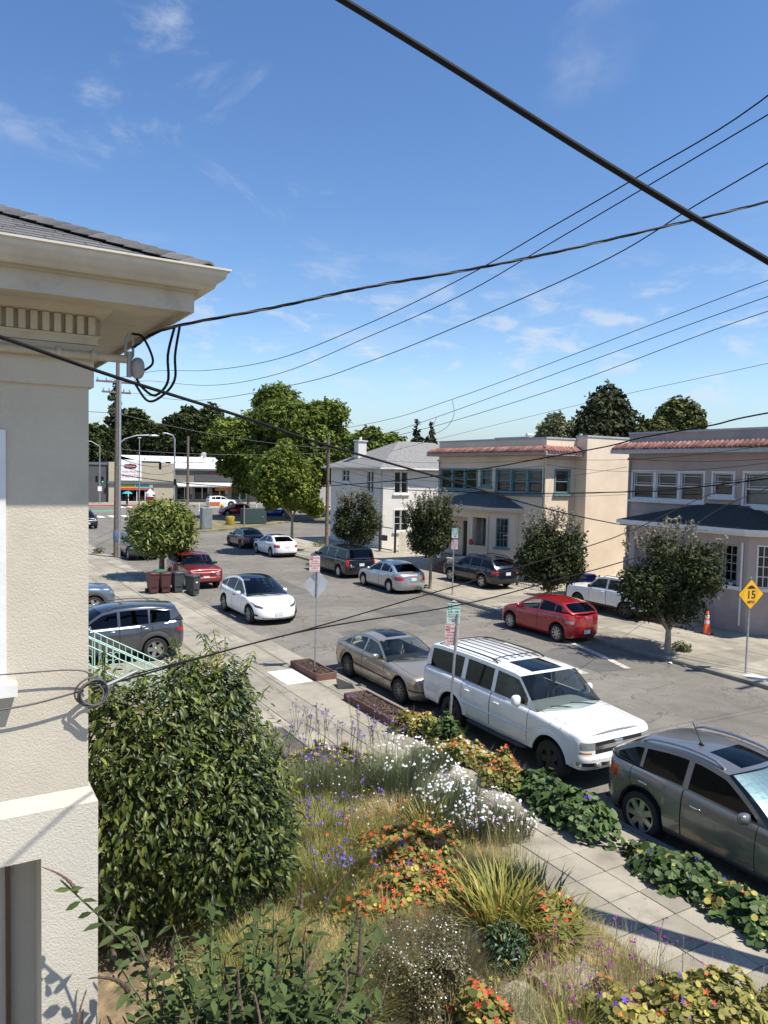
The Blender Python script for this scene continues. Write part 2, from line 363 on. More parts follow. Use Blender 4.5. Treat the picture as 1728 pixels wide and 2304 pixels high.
# ================================================================ buildings
mat('stucco_pink', (0.43, 0.345, 0.305), 0.92, var=0.08, vs=1.2, bump=0.35, bs=30, col2=(0.37, 0.315, 0.29), c2s=0.8)
mat('stucco_peach', (0.74, 0.615, 0.46), 0.92, var=0.07, vs=0.8, bump=0.3, bs=30, col2=(0.70, 0.575, 0.435), c2s=0.5)
mat('stucco_peach_front', (0.66, 0.56, 0.45), 0.92, var=0.07, vs=1.0, bump=0.3, bs=30)
mat('stucco_white', (0.64, 0.62, 0.565), 0.92, var=0.06, vs=0.9, bump=0.25, bs=30, col2=(0.63, 0.61, 0.56), c2s=0.6)
mat('trim_white', (0.70, 0.69, 0.66), 0.6, var=0.07, vs=6, bump=0.1, bs=40)
mat('trim_teal', (0.13, 0.24, 0.25), 0.55, var=0.1, vs=6)
mat('roof_tile', (0.26, 0.105, 0.08), 0.85, var=0.3, vs=5, rnd=0.32, bump=0.3, bs=40, col2=(0.33, 0.20, 0.16), c2s=6)
mat('roof_dark', (0.035, 0.042, 0.044), 0.9, var=0.2, vs=6, bump=0.4, bs=60)
mat('roof_dark_blue', (0.085, 0.10, 0.105), 0.9, var=0.2, vs=6, bump=0.4, bs=60)
mat('roof_grey', (0.21, 0.205, 0.195), 0.92, var=0.16, vs=9, bump=0.5, bs=14, col2=(0.16, 0.156, 0.148), c2s=5)
mat('parapet_cap', (0.40, 0.42, 0.42), 0.6, 0.2, var=0.15, vs=2)
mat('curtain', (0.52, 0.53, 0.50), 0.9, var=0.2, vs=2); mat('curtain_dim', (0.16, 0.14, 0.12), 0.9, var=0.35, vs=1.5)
mat('door_brown', (0.10, 0.055, 0.035), 0.5, var=0.2); mat('door_blue', (0.17, 0.22, 0.28), 0.5)
mat('brick_step', (0.20, 0.085, 0.06), 0.85, var=0.25, vs=5, bump=0.3)
mat('flue', (0.55, 0.56, 0.56), 0.4, 0.4)

class Plane:
    """wall plane: a runs along the wall, b is height, d is depth into the building"""
    def __init__(s, axis, pos, sign=1): s.axis, s.pos, s.sign = axis, pos, sign
    def P(s, a, b, d=0.0):
        q = s.pos+s.sign*d
        return (q, a, b) if s.axis == 'x' else (a, q, b)
    def box(s, mb, a0, a1, b0, b1, d0, d1):
        p, q = s.P(a0, b0, d0), s.P(a1, b1, d1)
        mb.box(min(p[0], q[0]), max(p[0], q[0]), min(p[1], q[1]), max(p[1], q[1]), min(p[2], q[2]), max(p[2], q[2]))
    def wall(s, mb, a0, a1, b0, b1, holes=(), depth=0.14):
        A = sorted({a0, a1, *[h[0] for h in holes], *[h[1] for h in holes]}); B = sorted({b0, b1, *[h[2] for h in holes], *[h[3] for h in holes]})
        for x, X in zip(A, A[1:]):
            for z, Z in zip(B, B[1:]):
                cx, cz = (x+X)/2, (z+Z)/2
                if any(h[0] < cx < h[1] and h[2] < cz < h[3] for h in holes): continue
                mb.quad(s.P(x, z), s.P(X, z), s.P(X, Z), s.P(x, Z))
        for h in holes:
            x, X, z, Z = h
            for (p, q) in (((x, z), (X, z)), ((X, z), (X, Z)), ((X, Z), (x, Z)), ((x, Z), (x, z))):
                mb.quad(s.P(*p), s.P(*q), s.P(*q, depth), s.P(*p, depth))
def window(par, W, a0, a1, b0, b1, frame, sashes=1, style='prairie', casing=0.09, sill=True, curtain='room_dark', grid=None, depth=0.1, mull=0.14, cas_proud=0.035):
    """casing, sill, sashes with their glazing bars, panes, what shows behind"""
    o = MB()
    W.box(o, a0-casing, a1+casing, b1, b1+casing, -cas_proud, 0.02); W.box(o, a0-casing, a0, b0, b1, -cas_proud, 0.02); W.box(o, a1, a1+casing, b0, b1, -cas_proud, 0.02)
    W.box(o, a0-casing, a1+casing, b0-casing*0.9, b0, -cas_proud-0.005, 0.02)
    fr = o.build('window', frame, par)
    if sill:
        q = MB(); W.box(q, a0-casing-0.07, a1+casing+0.07, b0-casing-0.09, b0-casing*0.9-0.002, -0.13, 0.0); q.build('sill', frame, fr)
    w = (a1-a0-(sashes-1)*mull)/sashes
    bars = MB()
    for i in range(sashes):
        x0 = a0+i*(w+mull); x1 = x0+w; f = 0.045
        if i: W.box(bars, x0-mull, x0, b0, b1, -0.02, depth)
        for (p, q, r, t) in ((x0, x0+f, b0, b1), (x1-f, x1, b0, b1), (x0+f, x1-f, b0, b0+f), (x0+f, x1-f, b1-f, b1)): W.box(bars, p, q, r, t, depth-0.05, depth+0.01)
        if grid:
            nx, ny = grid
            for k in range(1, nx): u = lerp(x0+f, x1-f, k/nx); W.box(bars, u-0.014, u+0.014, b0+f, b1-f, depth-0.03, depth+0.005)
            for k in range(1, ny): u = lerp(b0+f, b1-f, k/ny); W.box(bars, x0+f, x1-f, u-0.013, u+0.013, depth-0.028, depth+0.004)
        else:
            zm = lerp(b0, b1, 0.5); W.box(bars, x0+f, x1-f, zm-0.025, zm+0.025, depth-0.04, depth+0.008)
            if style == 'prairie':
                for u in (x0+f+0.09, x1-f-0.09): W.box(bars, u-0.009, u+0.009, zm+0.025, b1-f, depth-0.03, depth+0.005)
                for u in (b1-f-0.10, zm+0.11): W.box(bars, x0+f, x1-f, u-0.009, u+0.009, depth-0.028, depth+0.004)
        p = MB(); p.quad(W.P(x0+f, b0+f, depth), W.P(x1-f, b0+f, depth), W.P(x1-f, b1-f, depth), W.P(x0+f, b1-f, depth)); p.build('pane', 'window_glass', fr)
    bars.build('sash_bars', frame, fr)
    p = MB(); p.quad(W.P(a0, b0, depth+0.22), W.P(a1, b0, depth+0.22), W.P(a1, b1, depth+0.22), W.P(a0, b1, depth+0.22)); p.build('interior', curtain, fr)
    return fr

# barrel roof tile, shared mesh: axis along local -x (down slope), opening downwards
b = MB(); n = 8
for k, (x, r) in enumerate(((0, 0.085), (-0.5, 0.10))):
    b.v += [(x, r*math.cos(PI*j/n), r*math.sin(PI*j/n)+0.0) for j in range(n+1)]
    b.v += [(x, (r-.018)*math.cos(PI*j/n), (r-.018)*math.sin(PI*j/n)) for j in range(n+1)]
for j in range(n):
    b.f += [(j, j+1, 2*(n+1)+j+1, 2*(n+1)+j), ((n+1)+j+1, (n+1)+j, 3*(n+1)+j, 3*(n+1)+j+1), (2*(n+1)+j, 2*(n+1)+j+1, 3*(n+1)+j+1, 3*(n+1)+j)]
TILE = bpy.data.meshes.new('tile'); TILE.from_pydata(b.v, [], b.f); TILE.materials.append(MATS['roof_tile'])
for p in TILE.polygons: p.use_smooth = True

def vent(par, x, y, z, h=0.55, hood=True):
    v = MB(); v.tube([(x, y, z), (x, y, z+h)], 0.09, 10)
    if hood: v.tube([(x-0.28, y, z+h+0.06), (x+0.22, y, z+h+0.06)], 0.11, 10)
    v.build('roof_vent', 'flue', par, smooth=40)

def twin_house(name, label, X, dy, wall, trim, roofm, porch_roof, near_y, mass_y, side_win):
    t = thing(name, label, 'house', (X, 20+dy, 0.1))
    F = Plane('x', X); yN, yF = near_y, 24.35+dy
    holes = [(20.33+dy, 24.05+dy, 5.08, 6.26), (18.96+dy, 19.85+dy, 5.36, 6.26), (14.5+dy, 18.45+dy, 5.02, 6.28)]
    holes = [(max(a, yN+0.12), b, c, d) for a, b, c, d in holes]
    m = MB(); F.wall(m, yN, yF, 0.1, 8.0, holes)
    # side walls, rear mass
    S = Plane('y', yN); sh = [(X+0.72, X+1.72, 5.1, 6.3)] if side_win else []
    S.wall(m, X, X+2.2, 0.1, 8.0, sh)
    m.quad((X+2.2, yN, .1), (X+2.2, mass_y, .1), (X+2.2, mass_y, 8.15), (X+2.2, yN, 8.15))
    m.quad((X+2.2, mass_y, .1), (X+13, mass_y, .1), (X+13, mass_y, 8.15), (X+2.2, mass_y, 8.15))
    m.quad((X, yF, .1), (X+13, yF, .1), (X+13, yF, 8.0), (X, yF, 8.0)); m.quad((X+13, mass_y, .1), (X+13, yF, .1), (X+13, yF, 8.0), (X+13, mass_y, 8.0))
    m.build('wall', wall, t)
    m = MB(); m.quad((X+.05, yN+.05, 7.85), (X+13, yN+.05, 7.85), (X+13, yF-.05, 7.85), (X+.05, yF-.05, 7.85)); m.quad((X+2.25, mass_y+.05, 7.9), (X+13, mass_y+.05, 7.9), (X+13, yN, 7.9), (X+2.25, yN, 7.9)); m.build('roof_deck', 'parapet_cap', t)
    m = MB(); F.box(m, yN-.04, yF+.04, 8.0, 8.09, -0.04, 0.22); S.box(m, X+.22, X+2.2, 8.0, 8.092, -0.04, 0.2)
    m.box(X+2.16, X+13, mass_y-.04, mass_y+.2, 8.15, 8.25); m.box(X+2.16, X+2.36, mass_y+.2, yN, 8.15, 8.248); m.build('parapet_coping', 'parapet_cap', t)
    # pent roof of tiles
    m = MB(); m.add([(X, yN-.02, 7.62), (X-.58, yN-.6, 7.27), (X-.58, yF+.6, 7.27), (X, yF+.02, 7.62), (X, yN-.02, 7.08), (X-.58, yN-.6, 7.1), (X-.58, yF+.6, 7.1), (X, yF+.02, 7.08)],
       [(0, 1, 2, 3), (4, 7, 6, 5), (1, 5, 6, 2), (0, 4, 5, 1), (2, 6, 7, 3)])
    m.add([(X+2.2, yN-.02, 7.62), (X+2.2, yN-.6, 7.27), (X-.58, yN-.605, 7.27), (X, yN-.02, 7.62), (X+2.2, yN-.02, 7.08), (X+2.2, yN-.6, 7.1), (X-.58, yN-.605, 7.1)], [(0, 1, 2, 3), (1, 5, 6, 2), (4, 5, 1, 0), (4, 0, 3), (5, 4, 6)])
    e = m.build('eave', 'eave_pink' if 'pink' in wall else 'eave_peach', t)
    base = t.location
    ang = math.atan2(0.35, 0.58); y = yN-0.45
    while y < yF+0.5:
        inst(TILE, 'tile', Vector((X-.16+random.uniform(-.012, .012), y, 7.56))-base, e, (0, -ang*1.0+random.uniform(-.02, .02), random.uniform(-.03, .03)), (1.12, 1, 1)); y += 0.222
    x = X-0.35
    while x < X+2.1:
        inst(TILE, 'tile', Vector((x, yN-.18+random.uniform(-.012, .012), 7.56))-base, e, (0, -ang, PI/2), (1.12, 1, 1)); x += 0.222
    # windows
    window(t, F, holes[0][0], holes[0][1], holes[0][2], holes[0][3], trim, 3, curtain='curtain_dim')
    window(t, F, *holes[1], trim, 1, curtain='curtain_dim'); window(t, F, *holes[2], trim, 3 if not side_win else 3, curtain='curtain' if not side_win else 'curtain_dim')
    if sh: window(t, S, *sh[0], trim, 1)
    # porch: bay with a chamfered corner, open porch beside it
    px = X-1.2; cy = 17.37+dy; b0 = MB()
    poly = [(px, 23.1+dy), (px, cy), (X-0.25, cy-0.95), (X-.0, cy-0.95), (X-.0, 23.1+dy)]
    B = Plane('x', px); o1 = (17.8+dy, 19.05+dy, 1.9, 3.5)
    B.wall(b0, cy, 19.3+dy, 0.1, 3.9, [o1], 0.3)
    b0.quad((px, 19.3+dy, .1), (X, 19.3+dy, .1), (X, 19.3+dy, 3.9), (px, 19.3+dy, 3.9))
    B.box(b0, 22.8+dy, 23.1+dy, 0.95, 3.9, 0.0, 0.32); B.box(b0, 19.3+dy, 22.8+dy, 3.45, 3.9, 0.0, 0.25)
    B.box(b0, 19.32+dy, 19.55+dy, 0.95, 3.45, 0.003, 0.25)
    # chamfer wall with its window, in local frame
    d = Vector((X-0.25-px, -0.95, 0)); L = d.length; d.normalize(); nrm = Vector((d.y, -d.x, 0))
    if nrm.x > 0: nrm = -nrm
    def CP(a, h, dep=0.0): q = Vector((px, cy, 0))+d*a-nrm*dep; return (q.x, q.y, h)
    wa, wb, wz0, wz1 = 0.3, L-0.35, 1.9, 3.55
    for (a, bb, z, Z) in ((0, wa, .1, 3.9), (wb, L, .1, 3.9), (wa, wb, .1, wz0), (wa, wb, wz1, 3.9)): b0.quad(CP(a, z), CP(bb, z), CP(bb, Z), CP(a, Z))
    b0.quad((X-.25, cy-.95, .1), (X, cy-.95, .1), (X, cy-.95, 3.9), (X-.25, cy-.95, 3.9))
    b0.build('porch_wall', wall, t)
    q = MB()
    def cbox(a, A, z, Z, d0, d1):
        vs = [CP(u, h, e_) for h in (z, Z) for e_ in (d0, d1) for u in (a, A)]; q.add(vs, [(0, 2, 3, 1), (4, 5, 7, 6), (0, 1, 5, 4), (2, 6, 7, 3), (0, 4, 6, 2), (1, 3, 7, 5)])
    for (a, A, z, Z) in ((wa, wa+.06, wz0, wz1), (wb-.06, wb, wz0, wz1), (wa+.06, wb-.06, wz0, wz0+.06), (wa+.06, wb-.06, wz1-.06, wz1)): cbox(a, A, z, Z, -0.02, 0.06)
    for k in (1, 2): u = lerp(wa+.06, wb-.06, k/3); cbox(u-.015, u+.015, wz0+.06, wz1-.06, 0.0, 0.05)
    for k in (1, 2, 3): u = lerp(wz0+.06, wz1-.06, k/4); cbox(wa+.06, wb-.06, u-.014, u+.014, 0.002, 0.048)
    cbox(wa-.12, wb+.12, wz0-.12, wz0-.003, -0.1, 0.0)
    w = q.build('window', trim, t)
    q = MB(); q.quad(CP(wa, wz0, .045), CP(wb, wz0, .045), CP(wb, wz1, .045), CP(wa, wz1, .045)); q.build('pane', 'window_glass', w)
    q = MB(); q.quad(CP(wa, wz0, .2), CP(wb, wz0, .2), CP(wb, wz1, .2), CP(wa, wz1, .2)); q.build('interior', 'room_dark', w)
    # porch opening: ledge, inner window
    q = MB(); B.box(q, 17.62+dy, 19.28+dy, 1.76, 1.9, -0.1, 0.28); q.build('ledge', trim if side_win is False else wall, t)
    W2 = Plane('x', px+0.75); q = MB(); W2.wall(q, 17.4+dy, 19.28+dy, 1.0, 3.85, [(17.85+dy, 18.9+dy, 1.95, 3.4)]); q.build('inner_wall', wall, t)
    window(t, W2, 17.85+dy, 18.9+dy, 1.95, 3.4, trim, 1, grid=(4, 4), sill=False)
    # porch floor, steps, door, gate bars
    q = MB(); q.box(px+.02, X, 19.3+dy, 23.1+dy, 0.1, 0.95); q.build('porch_floor', 'concrete', t)
    for k in range(5): q = MB(); q.box(px-1.35+0.27*k, px-1.35+0.27*(k+1)-.002, 19.75+dy, 21.3+dy, 0.1, 0.1+0.168*(k+1)); q.build('step', 'brick_step', t)
    q = MB(); q.bbox(px-1.3, px-.01, 19.2+dy, 19.72+dy, 0.1, 1.0, .02); q.bbox(px-1.34, px-.008, 19.16+dy, 19.76+dy, 1.0, 1.12, .03); q.build('step_pier', wall, t)
    D = Plane('x', X-0.04); q = MB(); D.box(q, 20.4+dy, 21.4+dy, 0.95, 3.1, -0.02, 0.03); dr = q.build('door', 'door_blue' if not side_win else 'door_brown', t)
    q = MB()
    for k in range(9): u = 20.42+dy+k*0.12; D.box(q, u-.012, u+.012, 0.97, 3.08, -0.09, -0.066)
    for z in (1.0, 2.0, 3.05): D.box(q, 20.4+dy, 21.4+dy, z-.015, z+.015, -0.064, -0.044)
    q.build('security_bars', 'black_iron', dr)
    # cornice and hip roof of the porch
    ez = 3.9; q = MB()
    ev = [(px-.42, 23.5+dy), (px-.42, cy-.1), (px-.1, cy-.52), (X-.14, cy-1.4), (X, cy-1.4)]
    for (o_, z0, z1) in ((0.1, ez-.02, ez+.08), (0.0, ez+.08, ez+.24)):
        pts = [(x+o_ if x < X else x, y+(o_ if y < 20+dy else -o_)) for x, y in ev]
        q.prism(pts+[(X-.002, 23.5+dy)], z0, z1)
    q.build('porch_cornice', trim if not side_win else 'stucco_peach_front', t)
    z = ez+.235; pk = [(X-.003, 20.2+dy, 5.0), (X-.003, 18.2+dy, 5.0)]; r = MB()
    e3 = [(x, y, z) for x, y in ev]+[(X-.003, 23.5+dy, z)]
    r.add(e3+pk, [(0, 1, 7, 6), (1, 2, 7), (2, 3, 7), (3, 4, 7), (0, 6, 5)]); r.build('porch_roof', porch_roof, t)
    # downpipe
    q = MB(); q.tube([(px-.06, cy+.22, 3.6), (px-.06, cy+.22, 0.4)], 0.04, 8); q.build('downpipe', trim if not side_win else wall, t, smooth=40)
    q = MB(); q.tube([(X-.07, yF-.14, 2.2), (X-.07, yF-.14, 6.75), (X-.16, yF-.14, 6.9), (X-.24, yF-.14, 6.8)], .03, 8); q.build('service_mast', 'metal_dull', t, smooth=50)
    q = MB(); q.bbox(X-.16, X-.01, yF-.3, yF-.02, 1.7, 2.3, .02); q.build('meter_box', 'metal_dull', t)
    q = MB(); q.tube([(X-.05, yN+.16, 7.05), (X-.05, yN+.16, .5)], .035, 8); q.build('downpipe', wall, t, smooth=50)
    vent(t, X+3.1, yF-5.2, 7.9, .5); vent(t, X+2.9, mass_y+1.2, 7.9, .5, False)
    return t
mat('eave_pink', (0.45, 0.44, 0.44), 0.7, var=0.12, vs=4); mat('eave_peach', (0.40, 0.29, 0.26), 0.8, var=0.1, vs=4)
pink = twin_house('pink_house', 'mauve pink stucco house with white framed windows and a dark hip porch roof', 27.8, 0.0, 'stucco_pink', 'trim_white', 'roof_tile', 'roof_dark', 14.3, 13.0, False)
peach = twin_house('peach_house', 'peach stucco house with teal window frames beside the white house', 28.3, 16.08, 'stucco_peach', 'trim_teal', 'roof_tile', 'roof_dark_blue', 30.41, 29.6, True)
# potted plants and things on the pink porch ledge
# ---- white house with grey hip roof
t = thing('white_house', 'white two storey stucco house with grey shingle hip roof and chimney', 'house', (34, 54, 0.1))
Fw, Sw = Plane('x', 29.4), Plane('y', 49.3); m = MB()
fh = [(54.75, 56.0, 5.2, 6.1), (50.75, 51.8, 4.4, 6.05), (54.3, 55.4, 1.6, 3.2)]; shs = [(30.4, 31.6, 4.42, 6.05), (30.45, 31.65, 1.5, 3.1), (34.5, 35.7, 4.42, 6.05)]
Fw.wall(m, 49.3, 58.1, 0.1, 6.35, fh); Sw.wall(m, 29.4, 41, 0.1, 6.35, shs)
m.quad((29.4, 58.1, .1), (41, 58.1, .1), (41, 58.1, 6.35), (29.4, 58.1, 6.35)); m.quad((41, 49.3, .1), (41, 58.1, .1), (41, 58.1, 6.35), (41, 49.3, 6.35)); m.build('wall', 'stucco_white', t)
for h in fh: window(t, Fw, *h, 'trim_white', 2, style='plain', mull=0.05, sill=True)
for h in shs: window(t, Sw, *h, 'trim_white', 2, style='plain', grid=(1, 3) if h[2] < 3 else None, mull=0.05)
e = (28.8, 41.6, 48.7, 58.7); z0 = 6.34; rz = 8.6; m = MB()
m.add([(e[0], e[2], z0), (e[1], e[2], z0), (e[1], e[3], z0), (e[0], e[3], z0), (e[0]+4.6, 53.7, rz), (e[1]-4.6, 53.7, rz)], [(0, 1, 5, 4), (1, 2, 5), (2, 3, 4, 5), (3, 0, 4), (3, 2, 1, 0)]); rf = m.build('roof', 'roof_grey', t)
m = MB(); m.box(e[0]-.08, e[1]+.08, e[2]-.08, e[2]-.002, z0-.1, z0+.02); m.box(e[0]-.08, e[0]-.002, e[2], e[3], z0-.1, z0+.022); m.build('gutter', 'trim_white', rf)
m = MB(); m.bbox(30.3, 31.1, 55.0, 55.7, 6.7, 8.5, .02); m.bbox(30.22, 31.18, 54.92, 55.78, 8.5, 8.62, .02); m.tube([(30.7, 55.35, 8.62), (30.7, 55.35, 8.9)], .12, 8); m.build('chimney', 'stucco_white', rf)
m = MB(); m.tube([(29.33, 49.6, 6.25), (29.33, 49.6, .3)], .045, 8); m.build('downpipe', 'trim_white', t, smooth=40)
m = MB(); m.tube([(32.6, 52, 7.4), (32.6, 52, 8.0)], .05, 8); m.build('roof_vent', 'flue', rf)
# ---- gate, fences beside the houses
mat('fence_wood', (0.50, 0.46, 0.38), 0.9, rnd=0.2, var=0.15, vs=6)
t = thing('board_fence', 'pale weathered board fence between the white and peach houses', 'fence', (30, 47.2, 0.1))
for i in range(22): b = MB(); b.bbox(29.6+i*.16, 29.6+i*.16+.15, 47.2, 47.225, 0.12, 1.62+random.uniform(-.03, .03), .006); b.build('board', 'fence_wood', t)
b = MB(); b.box(29.5, 33.2, 47.228, 47.27, .5, .6); b.box(29.5, 33.2, 47.228, 47.27, 1.2, 1.3); b.build('rail', 'fence_wood', t)
t = thing('iron_gate', 'tall black iron gate posts with mailbox before the board fence', 'gate', (28.9, 47, 0.1))
for (x, y, h) in ((28.6, 48.3, 2.2), (28.9, 46.6, 2.1), (29.4, 43.3, 2.0)): b = MB(); b.bbox(x-.07, x+.07, y-.07, y+.07, .1, h, .02); b.build('post', 'black_iron', t)
b = MB(); b.box(28.62, 28.68, 46.65, 48.25, 1.9, 1.96); b.box(28.62, 28.68, 46.65, 48.25, .3, .36); b.build('gate_frame', 'black_iron', t)
b = MB(); b.bbox(28.45, 28.75, 47.4, 47.9, .95, 1.35, .03); b.build('mailbox', 'black_iron', t)
mat('low_wall', (0.44, 0.41, 0.36), 0.9, var=0.1, bump=.3)
def iron_fence(label, x, y0, y1, h=1.05):
    t = thing('iron_fence', label, 'fence', (x, y0, 0.1)); n = int((y1-y0)/0.13)
    b = MB(); b.lathe([(.009, 0), (.009, h), (.02, h+.01), (.0, h+.09)], 6); me = bpy.data.meshes.new('picket'); me.from_pydata(b.v, [], b.f); me.materials.append(MATS['black_iron'])
    for i in range(n+1):
        if i % 16: inst(me, 'picket', (0, i*0.13, 0.02), t)
    for i in range(0, n+1, 16): b = MB(); b.bbox(x-.05, x+.05, y0+i*.13-.05, y0+i*.13+.05, .1, 1.32, .02); b.lathe([(.06, 1.32), (.05, 1.38), (0, 1.42)], 8, (x, y0+i*.13, 0)); b.build('post', 'black_iron', t)
    for z in (.25, 1.0): b = MB(); b.box(x-.015, x+.015, y0, y0+n*.13, z, z+.03); b.build('rail', 'black_iron', t)
iron_fence('black spiked iron fence along the side of the peach house', 26.75, 24.9, 28.2)
iron_fence('black spiked iron fence in front of the peach house porch', 26.75, 28.6, 33.2)

# ---- neighbouring house at the camera's side: cream stucco corner, deep eave, cornice
mat('stucco_cream', (0.53, 0.475, 0.38), 0.92, var=0.06, vs=1.5, bump=.32, bs=64, col2=(0.44, 0.395, 0.32), c2s=1.1, c2a=.5, c2b=.75)
mat('stucco_cream_low', (0.57, 0.525, 0.435), 0.92, var=0.05, vs=1.5, bump=.4, bs=60, col2=(0.54, 0.505, 0.43), c2s=1.1, c2a=.5, c2b=.75)
mat('paint_cream', (0.47, 0.42, 0.335), 0.6, var=0.1, vs=3, bump=0.08, bs=30, col2=(0.40, 0.35, 0.27), c2s=4, c2a=.55, c2b=.7)
mat('gutter_paint', (0.56, 0.52, 0.45), 0.5, var=0.12, vs=3)
mat('shingle', (0.115, 0.115, 0.114), 0.95, var=0.2, vs=30, rnd=0.22, bump=0.6, bs=160)
mat('pipe_paint', (0.42, 0.36, 0.26), 0.55, var=0.15, vs=6)
Xc, Yw = 1.10, 6.60
nb = thing('cream_house', 'cream stucco house with dentil cornice, deep eave and grey shingle roof', 'house', (Xc, Yw, 0.1))
W = Plane('y', Yw); m = MB(); wh = [(-0.75, 0.40, 4.35, 6.18)]
W.wall(m, -8, Xc, 3.2, 7.3, wh); m.quad((Xc, Yw, 3.2), (Xc, 15.5, 3.2), (Xc, 15.5, 7.3), (Xc, Yw, 7.3)); m.quad((-8, Yw, 3.2), (-8, 15.5, 3.2), (-8, 15.5, 7.3), (-8, Yw, 7.3)); m.quad((-8, 15.5, 3.2), (Xc, 15.5, 3.2), (Xc, 15.5, 7.3), (-8, 15.5, 7.3)); m.build('wall', 'stucco_cream', nb)
Wl = Plane('y', Yw-.06); m = MB(); Wl.wall(m, -8.06, Xc+.07, 0.1, 3.18, [(-4.0, 0.73, 0.1, 2.79)], 0.5)
m.quad((Xc+.07, Yw-.06, .1), (Xc+.07, 15.56, .1), (Xc+.07, 15.56, 3.18), (Xc+.07, Yw-.06, 3.18))
m.add([(-8.06, Yw-.06, 3.18), (Xc+.07, Yw-.06, 3.18), (Xc+.07, 15.56, 3.18), (-8, Yw, 3.30), (Xc+.002, Yw-.002, 3.30), (Xc+.002, 15.5, 3.30)], [(0, 1, 4, 3), (1, 2, 5, 4)]); m.build('lower_wall', 'stucco_cream_low', nb)
m = MB(); m.quad((-4, Yw+.44, .1), (.73, Yw+.44, .1), (.73, Yw+.44, 2.8), (-4, Yw+.44, 2.8)); m.build('recess_panel', 'stucco_cream', nb)
m = MB(); m.box(.50, .535, Yw+.36, Yw+.437, .1, 2.78); m.box(-.6, -.56, Yw+.36, Yw+.437, .1, 2.78); m.build('recess_batten', 'door_brown', nb)
# cornice: bed moulding, dentils, crown swept along both walls
def sweep(prof, name, mt, par=nb, inset=0.0, smooth=30, xe=Xc, yw=Yw, x_start=-8.0, y_end=15.5):
    """profile (out, z) swept along the side wall and round the street corner"""
    m = MB(); k = len(prof); vs = []
    for (o, z) in prof: vs += [(x_start, yw-o, z), (xe+o, yw-o, z), (xe+o, y_end, z)]
    fs = []
    for i in range(k-1):
        for j in (0, 1): fs.append((i*3+j, i*3+j+1, (i+1)*3+j+1, (i+1)*3+j))
    m.add(vs, fs); return m.build(name, mt, par, smooth=smooth)
sweep([(0, 6.64), (.035, 6.64), (.035, 6.978), (.0, 6.978)], 'frieze', 'stucco_cream')
sweep([(0, 6.98), (.06, 6.98), (.06, 7.02), (.085, 7.05)], 'bed_moulding', 'paint_cream')
sweep([(.05, 7.05), (.05, 7.20), (.09, 7.20), (.12, 7.215), (.15, 7.24), (.16, 7.27), (.19, 7.275)], 'crown_moulding', 'paint_cream')
b = MB(); b.bbox(0, .052, -.055, 0, 0, .145, .003); DENT = bpy.data.meshes.new('dentil'); DENT.from_pydata(b.v, [], b.f); DENT.materials.append(MATS['paint_cream'])
for i in range(46): inst(DENT, 'dentil', Vector((Xc-.02-.085*(i), Yw-.05, 7.053))-nb.location, nb)
for i in range(60): inst(DENT, 'dentil', Vector((Xc+.05, Yw+.05+.085*i, 7.053))-nb.location, nb, (0, 0, PI/2))
OV = 0.67
m = MB(); m.add([(-8, Yw-OV, 7.275), (Xc+OV, Yw-OV, 7.275), (Xc+OV, 15.5, 7.275), (Xc, 15.5, 7.275), (Xc, Yw, 7.275), (-8, Yw, 7.275)], [(0, 1, 4, 5), (1, 2, 3, 4)]); m.build('soffit', 'paint_cream', nb)
sweep([(OV-.02, 7.275), (OV-.02, 7.22), (OV, 7.22), (OV, 7.37), (OV+.025, 7.37), (OV+.025, 7.40)], 'fascia', 'paint_cream')
sweep([(OV+.002, 7.40), (OV+.10, 7.385), (OV+.125, 7.40), (OV+.135, 7.43), (OV+.19, 7.47), (OV+.20, 7.52), (OV+.225, 7.525), (OV+.225, 7.54), (OV+.19, 7.54), (OV+.17, 7.50), (OV+.02, 7.45)], 'gutter', 'gutter_paint', smooth=50)
# shingle courses, each tab its own piece, on the side slope; hip caps
ex, ey, ez_ = Xc+OV+.12, Yw-OV-.12, 7.525; TS = 0.41
roof = MB(); top = 3.6
roof.add([(-8, ey, ez_-.02), (ex, ey, ez_-.02), (ex-top, ey+top, ez_+top*TS-.02), (-8, ey+top, ez_+top*TS-.02), (ex, 16, ez_-.02), (ex-top, 16, ez_+top*TS-.02)], [(0, 1, 2, 3), (1, 4, 5, 2)]); rf = roof.build('roof', 'shingle', nb)
sl_ = math.atan(TS)
def tabmesh(w):
    b = MB(); b.box(0, w-.008, 0, .27, 0, .009); me = bpy.data.meshes.new('shingle'); me.from_pydata(b.v, [], b.f); me.materials.append(MATS['shingle']); return me
TABS = [tabmesh(w) for w in (.22, .28, .34)]
for r in range(16):
    s = r*0.135; y = ey+s*math.cos(sl_); z = ez_+s*math.sin(sl_); xe = ex-(y-ey)-.04; x = xe-random.uniform(.0, .2)
    while x > (-1.6 if r < 9 else -.9):
        w = random.choice((0, 1, 2)); wd_ = (.22, .28, .34)[w]; x -= wd_
        inst(TABS[w], 'shingle', Vector((x, y, z-.004+.012))-nb.location, rf, (sl_-.03, 0, 0))
b = MB(); n = 8; prof = [(-.17, -.055), (-.1, -.012), (-.04, .014), (0, .02), (.04, .014), (.1, -.012), (.17, -.055)]
vs = [(0, p, q) for p, q in prof]+[(.30, p*.98, q-.03) for p, q in prof]+[(0, p, q-.02) for p, q in prof]; k = len(prof)
fs = [(i, i+1, k+i+1, k+i) for i in range(k-1)]+[(i, 2*k+i, 2*k+i+1, i+1) for i in range(k-1)]; b.add(vs, fs)
CAP = bpy.data.meshes.new('hip_cap'); CAP.from_pydata(b.v, [], b.f); CAP.materials.append(MATS['shingle']); [setattr(p, 'use_smooth', True) for p in CAP.polygons]
hl = math.atan(TS/math.sqrt(2))
